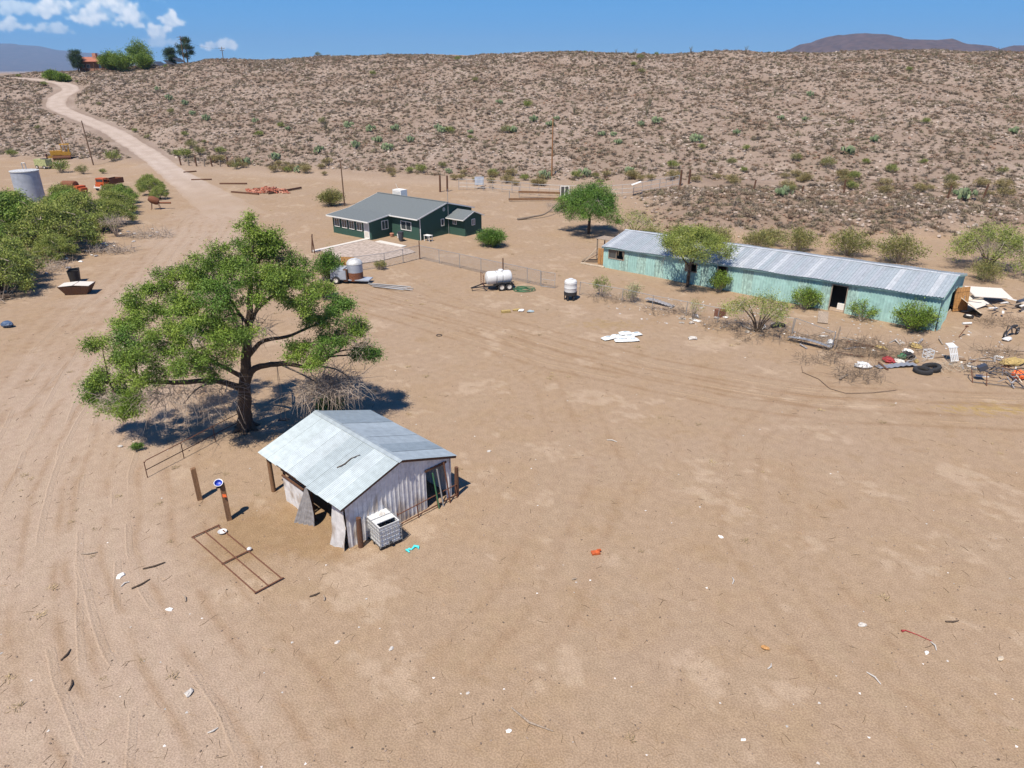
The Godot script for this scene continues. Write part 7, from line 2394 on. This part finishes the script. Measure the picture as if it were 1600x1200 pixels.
	for q in [[22.3, -208.2], [13.7, -167.6], [28.2, -158.8], [30.8, -232.0], [36.2, -230.0], [51.0, -224.0], [57.0, -218.0], [65.0, -218.0], [-73.2, -252.0], [-66.9, -251.0], [30.4, -168.2], [22.2, -216.8], [58.5, -170.9], [95.0, -205.0], [110.0, -203.0], [128.0, -206.0]]:
		copy(oc, "ocotillo", on_ground(q[0], q[1]), rf(0, TAU), rf(0.75, 1.1) if q[1] > -200.0 else rf(0.45, 0.75))

# ---------------------------------------------------------------- small litter, pebbles, twigs on the sand
func make_litter() -> void:
	rng.seed = 1100
	var pebble := rock_mesh(21)
	var xf: Array = []
	var cl: Array = []
	for k in 30000:
		var z := -12.0 - 68.0 * pow(rng.randf(), 1.5)
		var x := rf(-0.8, 0.8) * (-z + 6.0)
		if n_pale.get_noise_2d(x * 1.6, z * 1.6) < rf(-0.5, 0.5): continue
		var s := 0.014 + 0.075 * pow(rng.randf(), 6.0)
		xf.append(Transform3D(Basis(Vector3.UP, rf(0, TAU)).scaled(Vector3.ONE * s), on_ground(x, z, -0.004)))
		cl.append(shade(Color(0.42, 0.32, 0.25), rf(0.4, 1.35)))
	scatter("pebbles", "small pebbles and clods strewn over the sandy yard", pebble, M.stone, xf, cl)
	var tg := tuft_mesh(1105, 26, 0.3, 0.012, 0.4)
	rng.seed = 1106
	xf = []
	cl = []
	for k in 900:
		var z := -14.0 - 95.0 * pow(rng.randf(), 0.8)
		var x := rf(-0.85, 0.85) * (-z + 4.0)
		if n_patch.get_noise_2d(x * 1.4, z * 1.4) < 0.12: continue
		var s := rf(0.3, 1.0)
		xf.append(Transform3D(Basis(Vector3.UP, rf(0, TAU)).scaled(Vector3(s, s * 0.6, s)), on_ground(x, z, -0.01)))
		cl.append(shade(Color(0.40, 0.31, 0.17), rf(0.6, 1.2)))
	scatter("dry_grass", "sparse dry grass wisps on the sandy yard", tg, M.dry, xf, cl)
	var tw := MB.new()
	tw.tube([Vector3(-0.5, 0.012, 0), Vector3(0, 0.016, 0.06), Vector3(0.5, 0.012, 0)], [0.02, 0.024, 0.012], 4)
	var tm := tw.mesh()
	xf = []
	cl = []
	for k in 1500:
		var z := -12.5 - 55.0 * pow(rng.randf(), 1.4)
		var x := rf(-0.8, 0.8) * (-z + 4.0)
		var s := rf(0.08, 0.42)
		xf.append(Transform3D(Basis(Vector3.UP, rf(0, TAU)).scaled(Vector3(s, 0.5, 0.5 * s + 0.2)), on_ground(x, z, 0.0)))
		cl.append(shade(Color(0.22, 0.16, 0.11), rf(0.3, 1.9)))
	scatter("twig_litter", "fine twigs and stalks littering the sandy yard", tm, M.dry, xf, cl)
	var sm := MB.new()
	sm.tri3(Vector3(-0.5, 0.02, -0.3), Vector3(0.1, 0.1, 0.5), Vector3(0.5, 0.03, -0.2))
	sm.tri3(Vector3(-0.5, 0.02, -0.3), Vector3(-0.4, 0.06, 0.3), Vector3(0.1, 0.1, 0.5))
	var scm := sm.mesh()
	xf = []
	cl = []
	for k in 260:
		var z := -12.5 - 48.0 * pow(rng.randf(), 1.3)
		var x := rf(-0.8, 0.8) * (-z + 4.0)
		var s := rf(0.03, 0.11)
		xf.append(Transform3D(Basis(Vector3.UP, rf(0, TAU)).scaled(Vector3.ONE * s), on_ground(x, z, 0.005)))
		cl.append(shade(Color(0.62, 0.60, 0.57), rf(0.5, 1.1)))
	for k in 260:
		var s := rf(0.06, 0.22)
		var x := rf(8, 36)
		xf.append(Transform3D(Basis(Vector3.UP, rf(0, TAU)).scaled(Vector3.ONE * s), on_ground(x, -57.5 + 0.42 * (x - 8.0) + rf(-4.5, 3.5), 0.01)))
		cl.append(shade(Color(0.70, 0.70, 0.70), rf(0.4, 1.1)))
	scatter("paper_scraps", "tiny pale scraps of rubbish blown over the yard", scm, M.plain, xf, cl)
	# larger pieces one can pick out
	var bits := [[-10.2, -16.6, 0.36, "crumpled"], [-8.9, -15.2, 0.3, "strip"], [-15.2, -22.3, 0.36, "crumpled"], [-14.8, -21.8, 0.34, "strip"], [-12.5, -20.4, 0.26, "crumpled"], [-0.1, -15.2, 0.2, "crumpled"], [-1.4, -16.6, 0.16, "crumpled"], [-4.1, -18.5, 0.2, "crumpled"], [8.8, -24.8, 0.24, "crumpled"], [12.4, -19.6, 0.3, "crumpled"], [14.0, -18.3, 0.2, "crumpled"], [6.8, -14.9, 0.16, "crumpled"], [11.7, -17.2, 0.55, "strip"], [8.5, -22.0, 0.4, "strip"], [8.5, -17.7, 0.3, "strip"], [-1.2, -32.2, 0.24, "crumpled"], [5.3, -33.3, 0.55, "strip"], [14.4, -18.6, 0.4, "strip"], [-6.0, -18.8, 0.2, "crumpled"], [13.2, -48.9, 0.7, "crumpled"], [-20.5, -32.7, 0.3, "crumpled"]]
	for q in bits:
		var m := MB.new()
		if q[3] == "crumpled": m.blob(Vector3(0, q[2] * 0.16, 0), Vector3(q[2], q[2] * 0.4, q[2] * 0.65), int(absf(q[0] * 37)), 0.3, 5, 8)
		else: m.tube([Vector3(-q[2] / 2, 0.02, 0), Vector3(0, 0.05, 0.04), Vector3(q[2] / 2, 0.02, -0.02)], [0.02, 0.03, 0.018], 5)
		if q[3] == "crumpled": solo("plastic_scrap", "crumpled white plastic scrap lying on the open sand", "litter", m, M.trim_white if rng.randf() > 0.5 else M.dusty_plastic, on_ground(q[0], q[1], -0.02), rf(0, 6), "white scraps on the sand")
		else: solo("pale_strip", "thin pale plastic strip lying on the open sand", "litter", m, M.dusty_plastic, on_ground(q[0], q[1]), rf(0, 6), "pale strips on the sand")
	var m := MB.new()
	m.lathe([Vector2(0.001, 0.02), Vector2(0.13, 0.02), Vector2(0.19, 0.1), Vector2(0.17, 0.1), Vector2(0.11, 0.05), Vector2(0.001, 0.05)], 16)
	solo("white_bowl", "white bowl lying inside the fallen gate frame", "bowl", m, M.white_plastic, on_ground(-12.3, -25.1))
	m = MB.new()
	m.blob(Vector3(0, 0.08, 0), Vector3(0.2, 0.17, 0.2), 6, 0.05, 8, 12)
	solo("white_ball", "small white ball lying beside the fallen gate frame", "ball", m, M.white_plastic, on_ground(-10.75, -23.9))
	for q in [[-4.0, -24.05, 0.26, 0.3, "bright turquoise curved plastic shard by the water tote"], [-4.25, -23.85, 0.16, 1.4, "small turquoise pointed plastic shard by the water tote"]]:
		m = MB.new()
		m.tube([Vector3(-q[2] * 0.6, 0.03, 0.1), Vector3(0, 0.06, -0.06), Vector3(q[2] * 0.6, 0.04, 0.02), Vector3(q[2] * 0.5, 0.03, 0.14)], [0.03, 0.06, 0.06, 0.02], 5)
		solo("turquoise_shard", q[4], "litter", m, M.turquoise, on_ground(q[0], q[1]), q[3])
	m = MB.new()
	m.box(Vector3(0, 0.05, 0), Vector3(0.34, 0.08, 0.22))
	m.box(Vector3(0.17, 0.09, -0.08), Vector3(0.16, 0.05, 0.1))
	solo("orange_carton", "flattened orange carton lying on open sand", "carton", m, M.orange, on_ground(3.4, -23.7), 0.2)
	m = MB.new()
	m.tube([Vector3(-0.35, 0.03, -0.1), Vector3(-0.2, 0.04, -0.13), Vector3(0.1, 0.02, 0.05), Vector3(0.45, 0.03, 0.38)], [0.05, 0.02, 0.015, 0.012], 5)
	solo("red_strap", "red strap lying on open sand", "strap", m, M.red_strap, on_ground(14.0, -19.2))
	for q in [[16.3, -18.0, "pale_ply", 0.3, "cream coloured shell shaped scrap on sand"], [8.6, -18.5, "ply", 0.32, "brown and white crushed carton on sand"]]:
		m = MB.new()
		m.blob(Vector3(0, 0.05, 0), Vector3(q[3], 0.12, q[3] * 0.5), 12, 0.15, 5, 9)
		solo("crushed_carton", q[4], "litter", m, M[q[2]], on_ground(q[0], q[1]), rf(0, 3))
	for q in [[-14.2, -21.8, 0.7, 0.9], [-12.2, -21.0, 0.45, 2.2], [-15.0, -18.2, 0.5, 1.5], [-14.1, -16.9, 0.45, 1.9], [-17.2, -23.7, 0.6, 0.2], [-14.2, -22.9, 0.8, 0.55], [0.6, -15.6, 1.5, -0.6], [2.4, -22.1, 0.2, 0.3], [-7.4, -21.2, 0.4, 0.6], [-7.0, -21.0, 0.3, 1.9], [15.7, -19.8, 0.5, 0.1]]:
		m = MB.new()
		m.tube([Vector3(-q[2] / 2, 0.03, 0), Vector3(0, 0.05, q[2] * 0.1), Vector3(q[2] / 2, 0.03, 0)], [0.03, 0.035, 0.02], 6)
		solo("dry_stick", "short dry stick lying on the trampled sand", "stick", m, M.grey_wood if rng.randf() > 0.5 else M.bark, on_ground(q[0], q[1]), q[3], "sticks on the sand")
	m = MB.new()
	m.tube(ring(18, 0.2, 0.03), [0.025], 6, false)
	solo("wire_ring", "small dark ring of wire half buried in the middle of the yard", "ring", m, M.black, on_ground(-5.4, -49.7))
